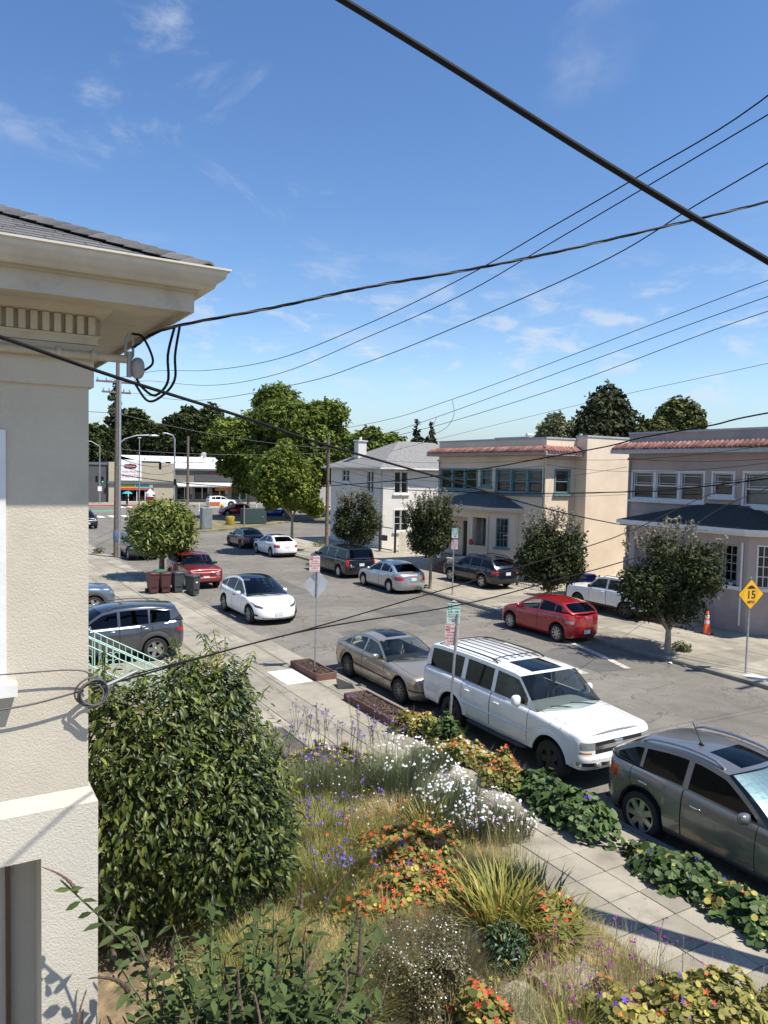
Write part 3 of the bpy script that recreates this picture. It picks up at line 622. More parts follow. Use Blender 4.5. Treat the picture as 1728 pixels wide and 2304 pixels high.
for i in range(24):
    s = .02+i*.165/math.sqrt(2)*math.cos(hl)
    inst(CAP, 'hip_cap', Vector((ex-s, ey+s, ez_+s*TS+.055))-nb.location, rf, (0, -hl-.05, PI*3/4))
window(nb, W, -0.75, 0.40, 4.35, 6.18, 'trim_white', 1, style='plain', casing=0.085, curtain='curtain_dim', cas_proud=.025)
# service conduit, mast head, insulator
m = MB(); m.tube([(-8, Yw-.09, 6.935), (Xc+.28, Yw-.09, 6.885)], .034, 10); pc = m.build('service_conduit', 'pipe_paint', nb, smooth=40)
m = MB()
for x in (.86, 1.12): m.lathe([(.034, -.02), (.045, -.02), (.045, .02), (.034, .02)], 12, (x, Yw-.09, 6.892), 'x')
m.build('conduit_clamp', 'pipe_paint', nb, smooth=30)
mat('porcelain', (0.33, 0.31, 0.28), 0.45, var=.25, vs=12)
m = MB(); m.sup((Xc+.37, Yw-.09, 6.82), (.055, .07, .09), 2.4, 2.4); wh_ = m.build('weatherhead', 'porcelain', nb, smooth=60)
wh_.rotation_euler = (0, 0, 0)
m = MB(); m.tube([(Xc+.30, Yw-.10, 7.10), (Xc+.27, Yw-.10, 7.05), (Xc+.27, Yw-.10, 6.92), (Xc+.30, Yw-.10, 6.85), (Xc+.33, Yw-.10, 6.92), (Xc+.33, Yw-.10, 7.05), (Xc+.30, Yw-.10, 7.10)], .012, 6); m.tube([(Xc+.30, Yw-.10, 6.95), (Xc+.30, Yw-.10, 6.74)], .022, 8); m.build('mast_bracket', 'metal_dull', nb, smooth=40)

# ---- front stair with green railing, further along
mat('rail_green', (0.42, 0.62, 0.53), 0.5, var=.1)
t = thing('front_stair', 'concrete front stair with pale green wrought iron railing beside the shrub', 'stair', (3.6, 17.4, 0.1))
for i in range(9): b = MB(); b.box(4.75-.27*(i+1)+.002, 4.75-.27*i, 16.95, 18.2, .1, .1+.165*(i+1)); b.build('step', 'concrete', t)
b = MB(); b.box(.9, 4.75-.27*9, 16.7, 19.5, .1, .1+.165*9+.06); b.build('landing', 'concrete', t)
b = MB(); b.bbox(3.6, 5.2, 16.3, 16.75, .1, .55, .02); b.build('cheek_wall', 'concrete', t)
for yy in (16.9, 18.25):
    fr = MB(); A = Vector((4.85, yy, .25)); B_ = Vector((2.2, yy, 1.75)); sl2 = (B_-A)
    for h in (.12, .75, .95): fr.tube([A+Vector((0, 0, h)), B_+Vector((0, 0, h)), Vector((1.2, yy, B_.z+h))], .016, 6)
    rl = fr.build('railing', 'rail_green', t)
    for i in range(20):
        p = A+sl2*(i/19.0)*1.0; b = MB()
        b.tube([p+Vector((0, 0, .02 if i % 6 == 0 else .12)), p+Vector((0, 0, .95))], .014 if i % 6 == 0 else .009, 6); b.build('baluster', 'rail_green', rl)
        if i % 6 == 3:
            b = MB()
            for sx in (-1, 1):
                for zc, rr in ((.62, .05), (.44, .06), (.28, .05)):
                    b.tube([p+Vector((sx*(.015+rr+rr*math.cos(a)), 0, zc+rr*math.sin(a))) for a in [k*.6 for k in range(9)]], .007, 5)
            b.build('scrollwork', 'rail_green', rl)
# ---- paint shop across the crossing and the grey block beside it
mat('shop_tan', (0.40, 0.355, 0.27), 0.9, var=.06, vs=.6); mat('shop_taupe', (0.20, 0.185, 0.155), 0.9, var=.08, vs=.6)
mat('shop_dark', (0.075, 0.075, 0.078), 0.8, var=.1, vs=1); mat('shop_white_roof', (0.72, 0.73, 0.74), 0.6, var=.05)
mat('shop_band', (0.10, 0.125, 0.135), 0.7); mat('awning_grey', (0.46, 0.47, 0.48), 0.7)
mat('sign_white', (0.74, 0.75, 0.74), 0.5); mat('sign_maroon', (0.16, 0.02, 0.022), 0.5); mat('sign_red', (0.55, 0.05, 0.05), 0.5); mat('sign_yellow', (0.50, 0.34, 0.05), 0.6); mat('sign_teal', (0.12, 0.42, 0.38), 0.6); mat('sign_orange', (0.50, 0.13, 0.05), 0.6)
glass_mat('shop_glass', (0.25, 0.27, 0.27), 1.0)
t = thing('paint_shop', 'low tan paint shop with white roof and tall painted sign panel', 'shop', (34, 131, 0.1))
S = Plane('y', 128.0)
m = MB(); S.wall(m, 24.4, 35.2, 0.14, 6.7, [(26.2, 31.6, .2, 3.0)], .4); m.quad((24.4, 128, .1), (24.4, 150, .1), (24.4, 150, 6.7), (24.4, 128, 6.7)); m.build('corner_wall', 'shop_tan', t)
S2 = Plane('y', 128.3); hs_ = [(35.6, 38.3, .5, 2.75), (38.6, 41.4, .5, 2.75), (41.7, 44.6, .5, 2.75), (45.2, 48.5, .5, 2.75)]
m = MB(); S2.wall(m, 35.2, 50, .14, 5.6, hs_, .2); m.build('wall', 'shop_taupe', t)
m = MB(); S2.box(m, 38.6, 50, 3.75, 5.0, -.1, .0); m.build('sign_board', 'shop_dark', t)
m = MB(); m.add([(30, 131, 7.0), (50, 131, 7.0), (50, 150, 8.2), (30, 150, 8.2)], [(0, 1, 2, 3)]); m.add([(35.2, 128.25, 5.6), (50, 128.25, 5.6), (50, 131, 6.9), (35.2, 131, 6.9)], [(0, 1, 2, 3)]); m.build('roof', 'shop_white_roof', t)
m = MB(); m.box(35.2, 50.1, 127.9, 128.28, 5.55, 5.9); m.build('eave_band', 'shop_band', t)
for x in (31.4, 34.2, 43.5): m = MB(); m.bbox(x, x+1.5, 133, 134, 7.1, 7.7, .05); m.build('skylight', 'shop_white_roof', t)
m = MB(); S.box(m, 24.2, 35.4, 3.15, 3.55, -.3, -.002); m.build('band', 'shop_band', t)
m = MB(); m.add([(35.4, 127.0, 2.95), (52, 127.0, 2.95), (52, 128.29, 3.5), (35.4, 128.29, 3.5)], [(0, 1, 2, 3), (3, 2, 1, 0)]); m.box(35.4, 52, 126.95, 127.0, 2.8, 2.95); m.build('awning', 'awning_grey', t)
def shopglass(a0, a1, b0, b1, Pl, n):
    q = MB(); w = (a1-a0)/n
    for i in range(n+1): Pl.box(q, a0+i*w-.05, a0+i*w+.05, b0, b1, .08, .16)
    Pl.box(q, a0, a1, b1-.08, b1-.002, .085, .155); Pl.box(q, a0, a1, b0+.002, b0+.08, .085, .155); f = q.build('shop_window', 'trim_white', t)
    q = MB(); q.quad(Pl.P(a0, b0, .12), Pl.P(a1, b0, .12), Pl.P(a1, b1, .12), Pl.P(a0, b1, .12)); q.build('pane', 'shop_glass', f)
    q = MB(); q.quad(Pl.P(a0, b0, 1.5), Pl.P(a1, b0, 1.5), Pl.P(a1, b1, 1.5), Pl.P(a0, b1, 1.5)); q.build('interior', 'room_dark', f)
for h in hs_: shopglass(*h, S2, 2)
shopglass(26.2, 31.6, .2, 2.5, S, 4)
sg = MB(); S.box(sg, 26.0, 29.6, 3.7, 7.15, -.1, -.02); sg = sg.build('wall_sign', 'sign_white', t)
hx = MB(); hx.prism([(27.8+1.05*a, 6.05+.45*b) for a, b in ((-1, 0), (-.8, .7), (-.3, .8), (0, 1), (.3, .8), (.8, .7), (1, 0), (.8, -.7), (.3, -.8), (0, -1), (-.3, -.8), (-.8, -.7))], 127.86, 127.89, 'xz'); hx.build('emblem', 'sign_maroon', sg)
rx = (PI/2, 0, 0)
def stext(s, size, mt, x, z, y, par, sx=1.0): return text(s, size, mt, par, Vector((x, y, z))-parent_world(par), rx, sx=sx)
stext('Kelly-Moore', .34, 'sign_white', 27.8, 6.05, 127.85, sg, .9)
stext('Kelly-Moore', .5, 'sign_maroon', 27.8, 5.15, 127.89, sg); stext('PAINTS', .85, 'sign_red', 27.8, 4.4, 127.89, sg, .95)
for (a, b, mt, s) in ((26.2, 28.6, 'sign_yellow', 'OPEN NOW'), (28.7, 30.9, 'sign_teal', 'PAINT SALE')): q = MB(); S.box(q, a, b, 2.45, 3.05, -.08, -.03); q.build('banner', mt, t)
q = MB(); S.box(q, 26.2, 31.2, 2.15, 2.38, -.08, -.03); q.build('banner', 'sign_red', t)
q = MB(); S2.box(q, 42.2, 45.3, 2.1, 3.1, -.12, -.06); bn = q.build('banner', 'sign_orange', t); q = MB(); q.prism([(42.4, 2.2), (43.4, 2.9), (43.8, 2.5), (44.6, 3.0), (44.2, 2.3), (43.6, 2.25)], 128.16, 128.175, 'xz'); q.build('print', 'sign_yellow', bn)
m = MB(); m.tube([(41, 131, 6.9), (41, 131, 8.0)], .06, 8); m.lathe([(0.02, -.12), (.5, 0), (.55, .02), (.5, .03), (0.02, -.06)], 16, (41, 130.8, 8.3), 'y'); m.build('satellite_dish', 'awning_grey', t, smooth=40)
for i, z in enumerate((4.9,)): q = MB(); S2.box(q, 41.2, 45.4, 5.05, 5.4, -.16, -.1); q.build('sign_strip', 'sign_red', t)
t = thing('grey_block', 'long dark grey flat roofed block left of the paint shop', 'building', (6, 135, 0.1))
m = MB(); m.box(-40, 24.35, 128.5, 150, .14, 6.2); m.build('wall', 'shop_dark', t); m = MB(); m.box(-40.1, 24.45, 128.35, 150, 6.2, 6.55); m.build('parapet_coping', 'shop_band', t)
m = MB(); m.bbox(20.6, 21.4, 131, 131.8, 6.55, 7.6, .1); m.build('roof_vent', 'shop_tan', t)
m = MB(); m.box(-40, 10, 128.3, 128.48, 2.9, 3.3); m.build('band', 'shop_band', t)
# low house and walls deeper on the far lots so the gaps close
t = thing('far_apartment', 'flat pale apartment block glimpsed above the peach roof', 'building', (58, 62, 0.1)); m = MB(); m.box(54, 66, 58, 66, .1, 9.9); m.build('wall', 'shop_tan', t); m = MB(); m.box(53.8, 66.2, 57.8, 66.2, 9.9, 10.1); m.build('parapet_coping', 'parapet_cap', t)
for i in range(4): m = MB(); m.box(53.95, 53.99, 58.6+i*1.8, 59.7+i*1.8, 7.4, 8.8); m.build('window', 'room_dark', t)
# ================================================================ vehicles
glass_mat('car_glass', (0.70, 0.76, 0.73), 1.0); glass_mat('car_glass_dark', (0.018, 0.019, 0.02), 0.6); glass_mat('car_glass_mid', (0.30, 0.33, 0.32), 0.8); glass_mat('lamp_glass', (0.9, 0.9, 0.9), 0.8)
mat('chrome', (0.75, 0.76, 0.77), 0.12, 1.0); mat('alloy', (0.50, 0.51, 0.52), 0.3, 0.85, var=.1, vs=8); mat('alloy_dark', (0.03, 0.03, 0.033), 0.4, .4); mat('alloy_mid', (0.22, 0.23, 0.24), 0.35, .8)
mat('tail_red', (0.42, 0.012, 0.015), 0.15, coat=.8); mat('amber', (0.65, 0.22, 0.03), 0.15, coat=.6); mat('lamp_clear', (0.36, 0.38, 0.37), 0.12, .45, coat=1.0); mat('lamp_yellowed', (0.34, 0.25, 0.14), 0.25, coat=.7); mat('lamp_dark', (0.10, 0.11, 0.12), 0.12, .4, coat=1.0)
mat('plate_white', (0.66, 0.67, 0.66), 0.5, var=.1, vs=30); mat('gap', (0.01, 0.01, 0.011), 0.9); mat('trim_black', (0.02, 0.02, 0.021), 0.5); mat('cladding', (0.045, 0.046, 0.048), 0.65)
mat('grille_black', (0.012, 0.012, 0.013), 0.5); mat('seat_beige', (0.42, 0.37, 0.28), 0.8); mat('seat_grey', (0.22, 0.23, 0.22), 0.85); mat('seat_black', (0.025, 0.025, 0.026), 0.75); mat('seat_white', (0.6, 0.6, 0.58), 0.7)
mat('dash_grey', (0.20, 0.21, 0.20), 0.85); mat('sunshade', (0.34, 0.45, 0.53), 0.38, .6, bump=.2, bs=14)
def paint(name, col, metal=0.0, rough=0.3, dust=None): return mat('paint_'+name, col, rough, metal, var=.04, vs=1.5, coat=1.0, local=True, **(dict(col2=dust, c2s=1.4, c2a=.42, c2b=.8) if dust else {}))
paint('white', (0.80, 0.80, 0.78), 0, .3, (0.72, 0.71, 0.67)); paint('white2', (0.82, 0.82, 0.82)); paint('grey', (0.185, 0.19, 0.186), .5, .32); paint('grey2', (0.10, 0.105, 0.115), .7, .26); paint('champagne', (0.37, 0.315, 0.245), .55, .32, (0.40, 0.355, 0.285))
paint('silver', (0.50, 0.515, 0.53), .7, .28); paint('red', (0.33, 0.011, 0.016), .25, .3); paint('red2', (0.20, 0.012, 0.014), .25, .35, (0.24, 0.05, 0.04)); paint('navy', (0.012, 0.016, 0.027), .3, .25); paint('black', (0.012, 0.012, 0.013), .2, .22); paint('bluegrey', (0.16, 0.20, 0.25), .6, .3); paint('blue', (0.01, 0.05, 0.35), .3, .25); paint('cream', (0.55, 0.50, 0.36)); paint('darkgrey', (0.06, 0.062, 0.066), .6, .3)

WHEELS = {}
def wheel_parts(r, w, style):
    key = (round(r, 3), round(w, 3), style)
    if key in WHEELS: return WHEELS[key]
    rr = r*{'spoke7': .71, 'spoke8': .69, 'spoke5': .68, 'turbine': .72, 'cover': .62, 'steel': .60, 'mesh': .66, 'dark': .62}[style]; out = []
    t = MB(); t.lathe([(rr*.98, -w*.42), (rr*1.02, -w*.5), (r*.93, -w*.5), (r*.985, -w*.42), (r, -w*.3), (r, w*.3), (r*.985, w*.42), (r*.93, w*.5), (rr*1.02, w*.5), (rr*.98, w*.42)], 36, axis='y')
    out.append(('tyre', t, 'black_rubber', 40))
    k = MB(); k.lathe([(rr*.99, w*.40), (rr*.90, w*.36), (rr*.86, w*.1), (rr*.3, -w*.05), (0.001, -w*.05)], 28, axis='y'); out.append(('rim_well', k, 'gap' if style != 'cover' else 'alloy_mid', 40))
    face = 'alloy_dark' if style == 'dark' else ('alloy_mid' if style in ('turbine', 'mesh') else 'alloy')
    s = MB(); s.lathe([(rr*1.0, w*.43), (rr*1.0, w*.47), (rr*.93, w*.465), (rr*.91, w*.38)], 36, axis='y')
    n = {'spoke7': 7, 'spoke8': 8, 'spoke5': 5, 'turbine': 5, 'cover': 7, 'steel': 6, 'mesh': 12, 'dark': 5}[style]; wd_ = {'mesh': .055, 'spoke8': .105, 'spoke7': .15, 'spoke5': .2, 'turbine': .24, 'cover': .26, 'steel': .3, 'dark': .24}[style]*rr/ .7
    for i in range(n):
        a = 2*PI*i/n; ca, sa = math.cos(a), math.sin(a)
        def Q(rad, tan, y): return (rad*ca-tan*sa, y, rad*sa+tan*ca)
        h0, h1 = wd_*.75, wd_*1.0
        if style == 'cover': h0, h1 = wd_*.6, wd_*1.15
        vs = [Q(rr*.12, -h0, w*.42), Q(rr*.12, h0, w*.42), Q(rr*.94, h1*.8, w*.445), Q(rr*.94, -h1*.8, w*.445), Q(rr*.12, -h0*1.2, w*.28), Q(rr*.12, h0*1.2, w*.28), Q(rr*.94, h1*.95, w*.33), Q(rr*.94, -h1*.95, w*.33)]
        s.add(vs, [(0, 1, 2, 3), (0, 4, 5, 1), (1, 5, 6, 2), (3, 2, 6, 7), (0, 3, 7, 4)])
    s.lathe([(0.001, w*.47), (rr*.15, w*.465), (rr*.2, w*.43), (rr*.24, w*.3)], 16, axis='y'); out.append(('rim', s, face, 30))
    res = []
    for nm, mb, mt, sm in out:
        me = bpy.data.meshes.new(nm); me.from_pydata(mb.v, [], mb.f); me.materials.append(MATS[mt]); me.polygons.foreach_set('use_smooth', [True]*len(me.polygons)); me.set_sharp_from_angle(angle=R_(sm)); res.append((nm, me))
    WHEELS[key] = res; return res

def smoothpoly(p, n):
    """resample an open polyline (u,z) with a Catmull-Rom curve"""
    P = [Vector((a, b)) for a, b in p]; out = []; k = len(P)
    if k == 2: return [tuple(P[0].lerp(P[1], i/n)) for i in range(n+1)]
    for i in range(n+1):
        t = i/n*(k-1); j = min(int(t), k-2); f = t-j
        a = P[j-1] if j > 0 else P[0]*2-P[1]; b = P[j]; c = P[j+1]; d = P[j+2] if j+2 < k else P[-1]*2-P[-2]
        q = ((2*b)+(c-a)*f+(2*a-5*b+4*c-d)*f*f+(3*b-a-3*c+d)*f**3)*.5; out.append((q.x, q.y))
    return out

def car(name, label, loc, heading, S, group='cars parked along the kerb'):
    """one vehicle: hull lofted column by column round its plan outline (wheel arches cut in), panels split off as parts,
    glazed cabin with pillars, roof, seats; u is metres back from the nose"""
    L, Wd, wb, fo, wr = S['L'], S['W'], S['wb'], S['fo'], S['wr']; hw = Wd/2; gz = S['sill']
    t = thing(name, label, S.get('cat', 'car'), loc, heading, group)
    X = lambda u: L/2-u
    sh = S['sh']; SH = lambda u: interp(sh, u)
    ax = [fo, fo+wb]; ra = S.get('arch', wr+.065)
    def ZB(u):
        z = interp(S['low'], u) if 'low' in S else gz
        for a in ax:
            if abs(u-a) < ra: z = max(z, wr+math.sqrt(ra*ra-(u-a)**2))
        return z
    rf, rr_ = S.get('rf', .75), S.get('rr', .6); nf, nr = S.get('nf', 2.7), S.get('nr', 3.2)
    # columns: (u, y, nx, ny)
    cols = []
    NF = 22
    for i in range(NF+1):
        a = PI/2*i/NF; c, s = math.cos(a), math.sin(a); cols.append((rf-rf*c**(2/nf), hw*s**(2/nf), c**1.3, s**1.3))
    us = set(np.round(np.linspace(rf, L-rr_, 34), 4))
    for a in ax: us |= {round(a+ra*math.cos(k*PI/18), 4) for k in range(19)}
    doors = S.get('doors', []); edges = sorted({d for dd in doors for d in dd}); g2 = .007
    for e in edges: us = {u for u in us if abs(u-e) > .02}
    for e in edges: us |= {round(e-g2, 4), round(e+g2, 4)}
    us = sorted(u for u in us if rf+.01 < u < L-rr_-.01)
    cols += [(u, hw, 0.0, 1.0) for u in us]
    NR = 18
    for i in range(NR, -1, -1):
        a = PI/2*i/NR; c, s = math.cos(a), math.sin(a); cols.append((L-rr_+rr_*c**(2/nr), hw*s**(2/nr), -c**1.3, s**1.3))
    T = sorted(set([0, .06, .12, .18, .24, .3, .36, .42, .48, .54, .6, .66, .72, .78, .84, .89, .93, .965, .988, 1.0]))
    side = S.get('side', [(0, .07), (.12, .03), (.3, .008), (.5, 0), (.75, .012), (.93, .04), (1, .085)])
    front = S.get('front', [(0, .10), (.12, .03), (.3, 0), (.5, .02), (.8, .07), (.93, .12), (1, .2)]); rear = S.get('rear', [(0, .12), (.15, .03), (.3, 0), (.5, .0), (.8, .03), (.95, .06), (1, .12)])
    def P(ci, tt, sgn=1):
        u, y, nx, ny = cols[ci]; zb, zs = ZB(u), SH(u); off = interp(side, tt); w = nx*nx
        if w > 1e-4: off = lerp(off, interp(front if nx > 0 else rear, tt), w)
        taper = interp(S.get('plan', [(0, .0), (L, 0)]), u)
        return (X(u)-nx*off, sgn*max(0.0, y-ny*off-taper*ny), lerp(zb, zs, tt))
    K = len(cols); nT = len(T); grid = [[P(i, tt) for tt in T] for i in range(K)]
    parts = {}
    def put(key, vs, fs):
        parts.setdefault(key, MB()).add(vs, fs)
    def classify(i, j):
        u = (cols[i][0]+cols[i+1][0])/2; y = (cols[i][1]+cols[i+1][1])/2/hw; tt = (T[j]+T[j+1])/2
        sx = (cols[i][2]+cols[i+1][2])/2
        for (nm, mt, fn) in S.get('patches', []):
            if fn(u, y, tt, sx): return (nm, mt)
        if cols[i][2] == 0 and cols[i+1][2] == 0:
            z = lerp(ZB(u), SH(u), tt)
            for e in edges:
                if abs(u-e) < g2*1.05 and tt > .1: return ('panel_gap', 'gap')
            for d0, d1 in doors:
                if d0 < u < d1 and tt > .1: return ('door%d' % doors.index((d0, d1)), S['paint'])
        return ('front_body' if u < L/2 else 'rear_body', S['paint'])
    for sgn in (1, -1):
        for i in range(K-1):
            for j in range(nT-1):
                nm, mt = classify(i, j)
                key = (nm, mt, sgn if nm not in ('front_body', 'rear_body', 'panel_gap', 'grille', 'bumper', 'lower_trim', 'number_plate', 'bumper_trim', 'tail_panel') else 0)
                a, b, c, d = grid[i][j], grid[i+1][j], grid[i+1][j+1], grid[i][j+1]
                q = [(p[0], sgn*p[1], p[2]) for p in (a, b, c, d)]
                put(key, q, [(0, 1, 2, 3) if sgn < 0 else (3, 2, 1, 0)])
    # hood and tail deck: arcs across from rim to rim
    A, RF, D = S['A'], S['R'], S['D']
    uA, uD = A[0][0], D[-1][0]; crown = S.get('crown', .06); dcr = S.get('dcrown', .03)
    F = [-1, -.96, -.875, -.86, -.7, -.5, -.25, 0, .25, .5, .7, .86, .875, .96, 1]
    for i in range(K-1):
        u0, u1 = cols[i][0], cols[i+1][0]
        fr = max(u0, u1) <= uA+.02 or i < 3; bk = min(u0, u1) >= uD-.02
        if not (fr or bk): continue
        a, b = grid[i][-1], grid[i+1][-1]; cr = crown if fr else dcr
        def arc(p, u): 
            k = cr*min(1.0, p[1]/hw*1.25)
            return [(p[0], p[1]*f, p[2]+k*(1-abs(f)**2.6)) for f in F]
        ra_, rb_ = arc(a, u0), arc(b, u1)
        for k in range(len(F)-1):
            gapf = abs((F[k]+F[k+1])/2) > .86 and abs((F[k]+F[k+1])/2) < .875 and a[1] > .3
            nm = ('panel_gap', 'gap', 0) if gapf else (('bonnet' if fr else 'tail_deck', S['paint'], 0) if abs(F[k]) < .87 and abs(F[k+1]) < .87 else ('front_body' if fr else 'rear_body', S['paint'], 0))
            put(nm, [ra_[k], ra_[k+1], rb_[k+1], rb_[k]], [(0, 1, 2, 3)])
    # cabin
    A = smoothpoly(A, 8); RFs = smoothpoly([A[-1]]+list(RF)+[D[0]], 16); Ds = smoothpoly(D, 10)
    top = A+RFs[1:-1]+Ds; top = [(u, z) for u, z in top]
    TOP = lambda u: interp(sorted(top), u)
    rim = sorted([(cols[i][0], grid[i][-1][1]) for i in range(K)])
    YE = lambda u: interp(rim, u)
    k1, k2 = S.get('tumble', (.22, .10))
    def Y(u, z): h = max(0, z-SH(u)+.0); return max(.05, YE(u)-k1*h-k2*h*h)
    bl = .0
    bot = [(u, SH(u)-.012) for u in np.linspace(uD, uA, 26)]
    outer = top+bot
    wins = []
    for (u0, u1) in S['wins']:
        ub = np.linspace(u0, u1, 22); lo = [(u, SH(u)+S.get('wlo', .03)) for u in ub]; hi = [(u, TOP(u)-S.get('whi', .075)) for u in ub]
        keep = [k for k in range(len(ub)) if hi[k][1] > lo[k][1]+.015]
        if len(keep) < 3: continue
        wins.append([lo[k] for k in keep]+[hi[k] for k in reversed(keep)])
    tris = tessellate_polygon([[Vector((a, b, 0)) for a, b in outer]]+[[Vector((a, b, 0)) for a, b in w] for w in wins])
    flat = outer+[p for w in wins for p in w]
    for sgn in (1, -1):
        put(('cabin_frame', S.get('pillar', S['paint']), sgn), [(X(u), sgn*Y(u, z), z) for u, z in flat], [tuple(f) for f in tris])
        for wi, w in enumerate(wins):
            tr = tessellate_polygon([[Vector((a, b, 0)) for a, b in w]]); gm = S.get('gside', 'car_glass_dark'); gm = gm[wi] if isinstance(gm, (list, tuple)) else gm
            put(('side_window%d' % wi, gm, sgn), [(X(u), sgn*(Y(u, z)-.01), z) for u, z in w], [tuple(f) for f in tr])
            if S.get('chrome_line'): 
                pp = [(X(u), sgn*(Y(u, z)+.004), z) for u, z in w[:len(w)//2]]; parts.setdefault(('window_trim', 'chrome', sgn), MB()).tube(pp, .01, 5)
    rc = S.get('rcrown', .06); V = [k/14*2-1 for k in range(15)]
    bb, bt, br, bd = S.get('bow', (.30, .12, .06, .10))      # windscreen base, windscreen top, rear top, rear base
    def row(u, z, bow, cr): y = Y(u, z); return [(X(u)+bow*(1-v*v), y*v, z+cr*(1-abs(v)**2.4)) for v in V]
    def skin(rows, fn):
        for i in range(len(rows)-1):
            for k in range(len(V)-1):
                put(fn(i/(len(rows)-1), (i+1)/(len(rows)-1), (V[k]+V[k+1])/2), [rows[i][k], rows[i+1][k], rows[i+1][k+1], rows[i][k+1]], [(0, 1, 2, 3)])
    nA = len(A)-1
    skin([row(u, z, lerp(bb, bt, i/nA), lerp(crown*.8, rc, i/nA)) for i, (u, z) in enumerate(A)], lambda a, b, v: ('windscreen', S.get('gws', 'car_glass'), 0) if abs(v) < .93 else ('cabin_frame', S.get('pillar', S['paint']), 1))
    nRr = len(RFs)-1; sun = S.get('sunroof')
    def rfn(a, b, v):
        if sun and sun[0] < (a+b)/2 < sun[1] and abs(v) < sun[2]: return ('sunroof', 'car_glass_dark', 0)
        return ('roof', S.get('roofmat', S['paint']), 0)
    skin([row(u, z, lerp(bt, -br, i/nRr), rc) for i, (u, z) in enumerate(RFs)], rfn)
    nD = len(Ds)-1; g0, g1, gv = S.get('rg', (.05, .92, .86))
    skin([row(u, z, -lerp(br, bd, i/nD), lerp(rc, dcr*.8, i/nD)) for i, (u, z) in enumerate(Ds)], lambda a, b, v: ('rear_window', S.get('grear', 'car_glass_dark'), 0) if g0 < (a+b)/2 < g1 and abs(v) < gv else ('tailgate', S['paint'], 0))
    # under-body, wheel wells
    ub_ = MB(); ub_.box(X(L-.35), X(.35), -hw+.2, hw-.2, gz*.75, gz+.25)
    for a in ax:
        for sgn in (1, -1):
            pts = [(X(a+ra*math.cos(k*PI/16)), wr+ra*math.sin(k*PI/16)) for k in range(17)]
            vs = [(x, sgn*(hw-.012), z) for x, z in pts]+[(x, sgn*(hw-.34), z) for x, z in pts]; ub_.add(vs, [(k, k+1, 17+k+1, 17+k) for k in range(16)]+[tuple(range(17, 34))])
    ub_.build('underbody', 'gap', t, world=False)
    ac = S.get('archmat')
    if ac or S.get('flare'):
        for a in ax:
            for sgn in (1, -1):
                fl = MB(); rad = ra+.035; pts = []
                zmin = gz+.02
                for k in range(25):
                    an = -.25+(PI+.5)*k/24; u = a-rad*math.cos(an); z = wr+rad*math.sin(an)
                    if z > zmin: pts.append((u, z))
                wdt = S.get('flare_w', .045)
                vs = []
                for u, z in pts:
                    d = Vector((u-a, z-wr)).normalized()
                    for (o, yy) in ((-.035, hw-.01), (-.035, hw+.018), (wdt*.5, hw+.022), (wdt, hw-.004)): vs.append((X(u+d.x*o), sgn*(yy-.004), z+d.y*o))
                n = len(pts); fl.add(vs, [(4*i+k, 4*i+k+1, 4*i+4+k+1, 4*i+4+k) for i in range(n-1) for k in range(3)]); fl.build('wheel_arch', ac or S['paint'], t, world=False, smooth=50)
    # wheels
    for a in ax:
        for sgn in (1, -1):
            wp = wheel_parts(wr, S.get('tw', .225), S['wheel']); wo_ = None
            for nm, me in wp:
                if wo_ is None:
                    wo_ = inst(me, 'wheel', (X(a), sgn*(hw-S.get('tw', .225)/2-.012), wr), t, (0, 0, 0 if sgn > 0 else PI)); wo_.name = 'wheel'
                else: inst(me, nm, (0, 0, 0), wo_)
    # mirrors
    mu, mz = S.get('mirror', (A[2][0]+.12, SH(A[2][0])+.08)); mmat = S.get('mirmat', S['paint'])
    for sgn in (1, -1):
        b = MB(); b.sup((X(mu), sgn*(YE(mu)+.13), mz), (.075, .11, .075 if not S.get('bigmirror') else .11), 3, 2.6, 12, 8); b.build('mirror', mmat, t, world=False, smooth=60)
        b = MB(); b.box(X(mu)-.03, X(mu)+.03, min(sgn*(YE(mu)-.04), sgn*(YE(mu)+.06)), max(sgn*(YE(mu)-.04), sgn*(YE(mu)+.06)), mz-.07, mz-.03); b.build('mirror_stalk', 'trim_black', t, world=False)
    # handles
    for (hu, hz) in S.get('handles', []):
        for sgn in (1, -1):
            ho = interp(side, (hz-gz)/(SH(hu)-gz))
            b = MB(); b.sup((X(hu), sgn*(hw-ho+.012), hz), (.10, .02, .018), 3, 3, 10, 6); b.build('door_handle', S.get('handmat', S['paint']), t, world=False, smooth=60)
    # interior
    it = MB(); sm = S.get('seats', 'seat_black'); fl_ = gz+.12
    us0 = A[-1][0]+.25
    seats = MB()
    belt = SH(us0)
    for k, uu in enumerate((us0+.2, us0+1.1, us0+1.95)):
        if uu > uD-.35 or TOP(uu) < belt+.25: continue
        for sy in (-1, 1):
            yc = sy*hw*.43; hb = min(belt+.16, TOP(uu+.15)-.2)
            seats.sup((X(uu), yc, fl_+.28), (.27, .25, .10), 3, 3, 12, 6); seats.sup((X(uu+.26), yc, (fl_+.25+hb)/2), (.10, .24, (hb-fl_-.25)/2), 3, 3, 12, 8); seats.sup((X(uu+.30), yc, hb+.05), (.055, .13, .085), 3, 3, 10, 6)
    if seats.v: seats.build('seat', sm, t, world=False, smooth=60)
    it.box(X(uD-.05), X(uA-.1), -hw+.16, hw-.16, fl_-.05, fl_); it.build('cabin_floor', 'seat_black', t, world=False)
    da = MB(); ud = uA+.15; da.sup((X(ud+.18), 0, SH(ud)-.10), (.36, hw-.2, .12), 4, 5, 20, 8); da.build('dashboard', S.get('dash', 'seat_black'), t, world=False, smooth=60)
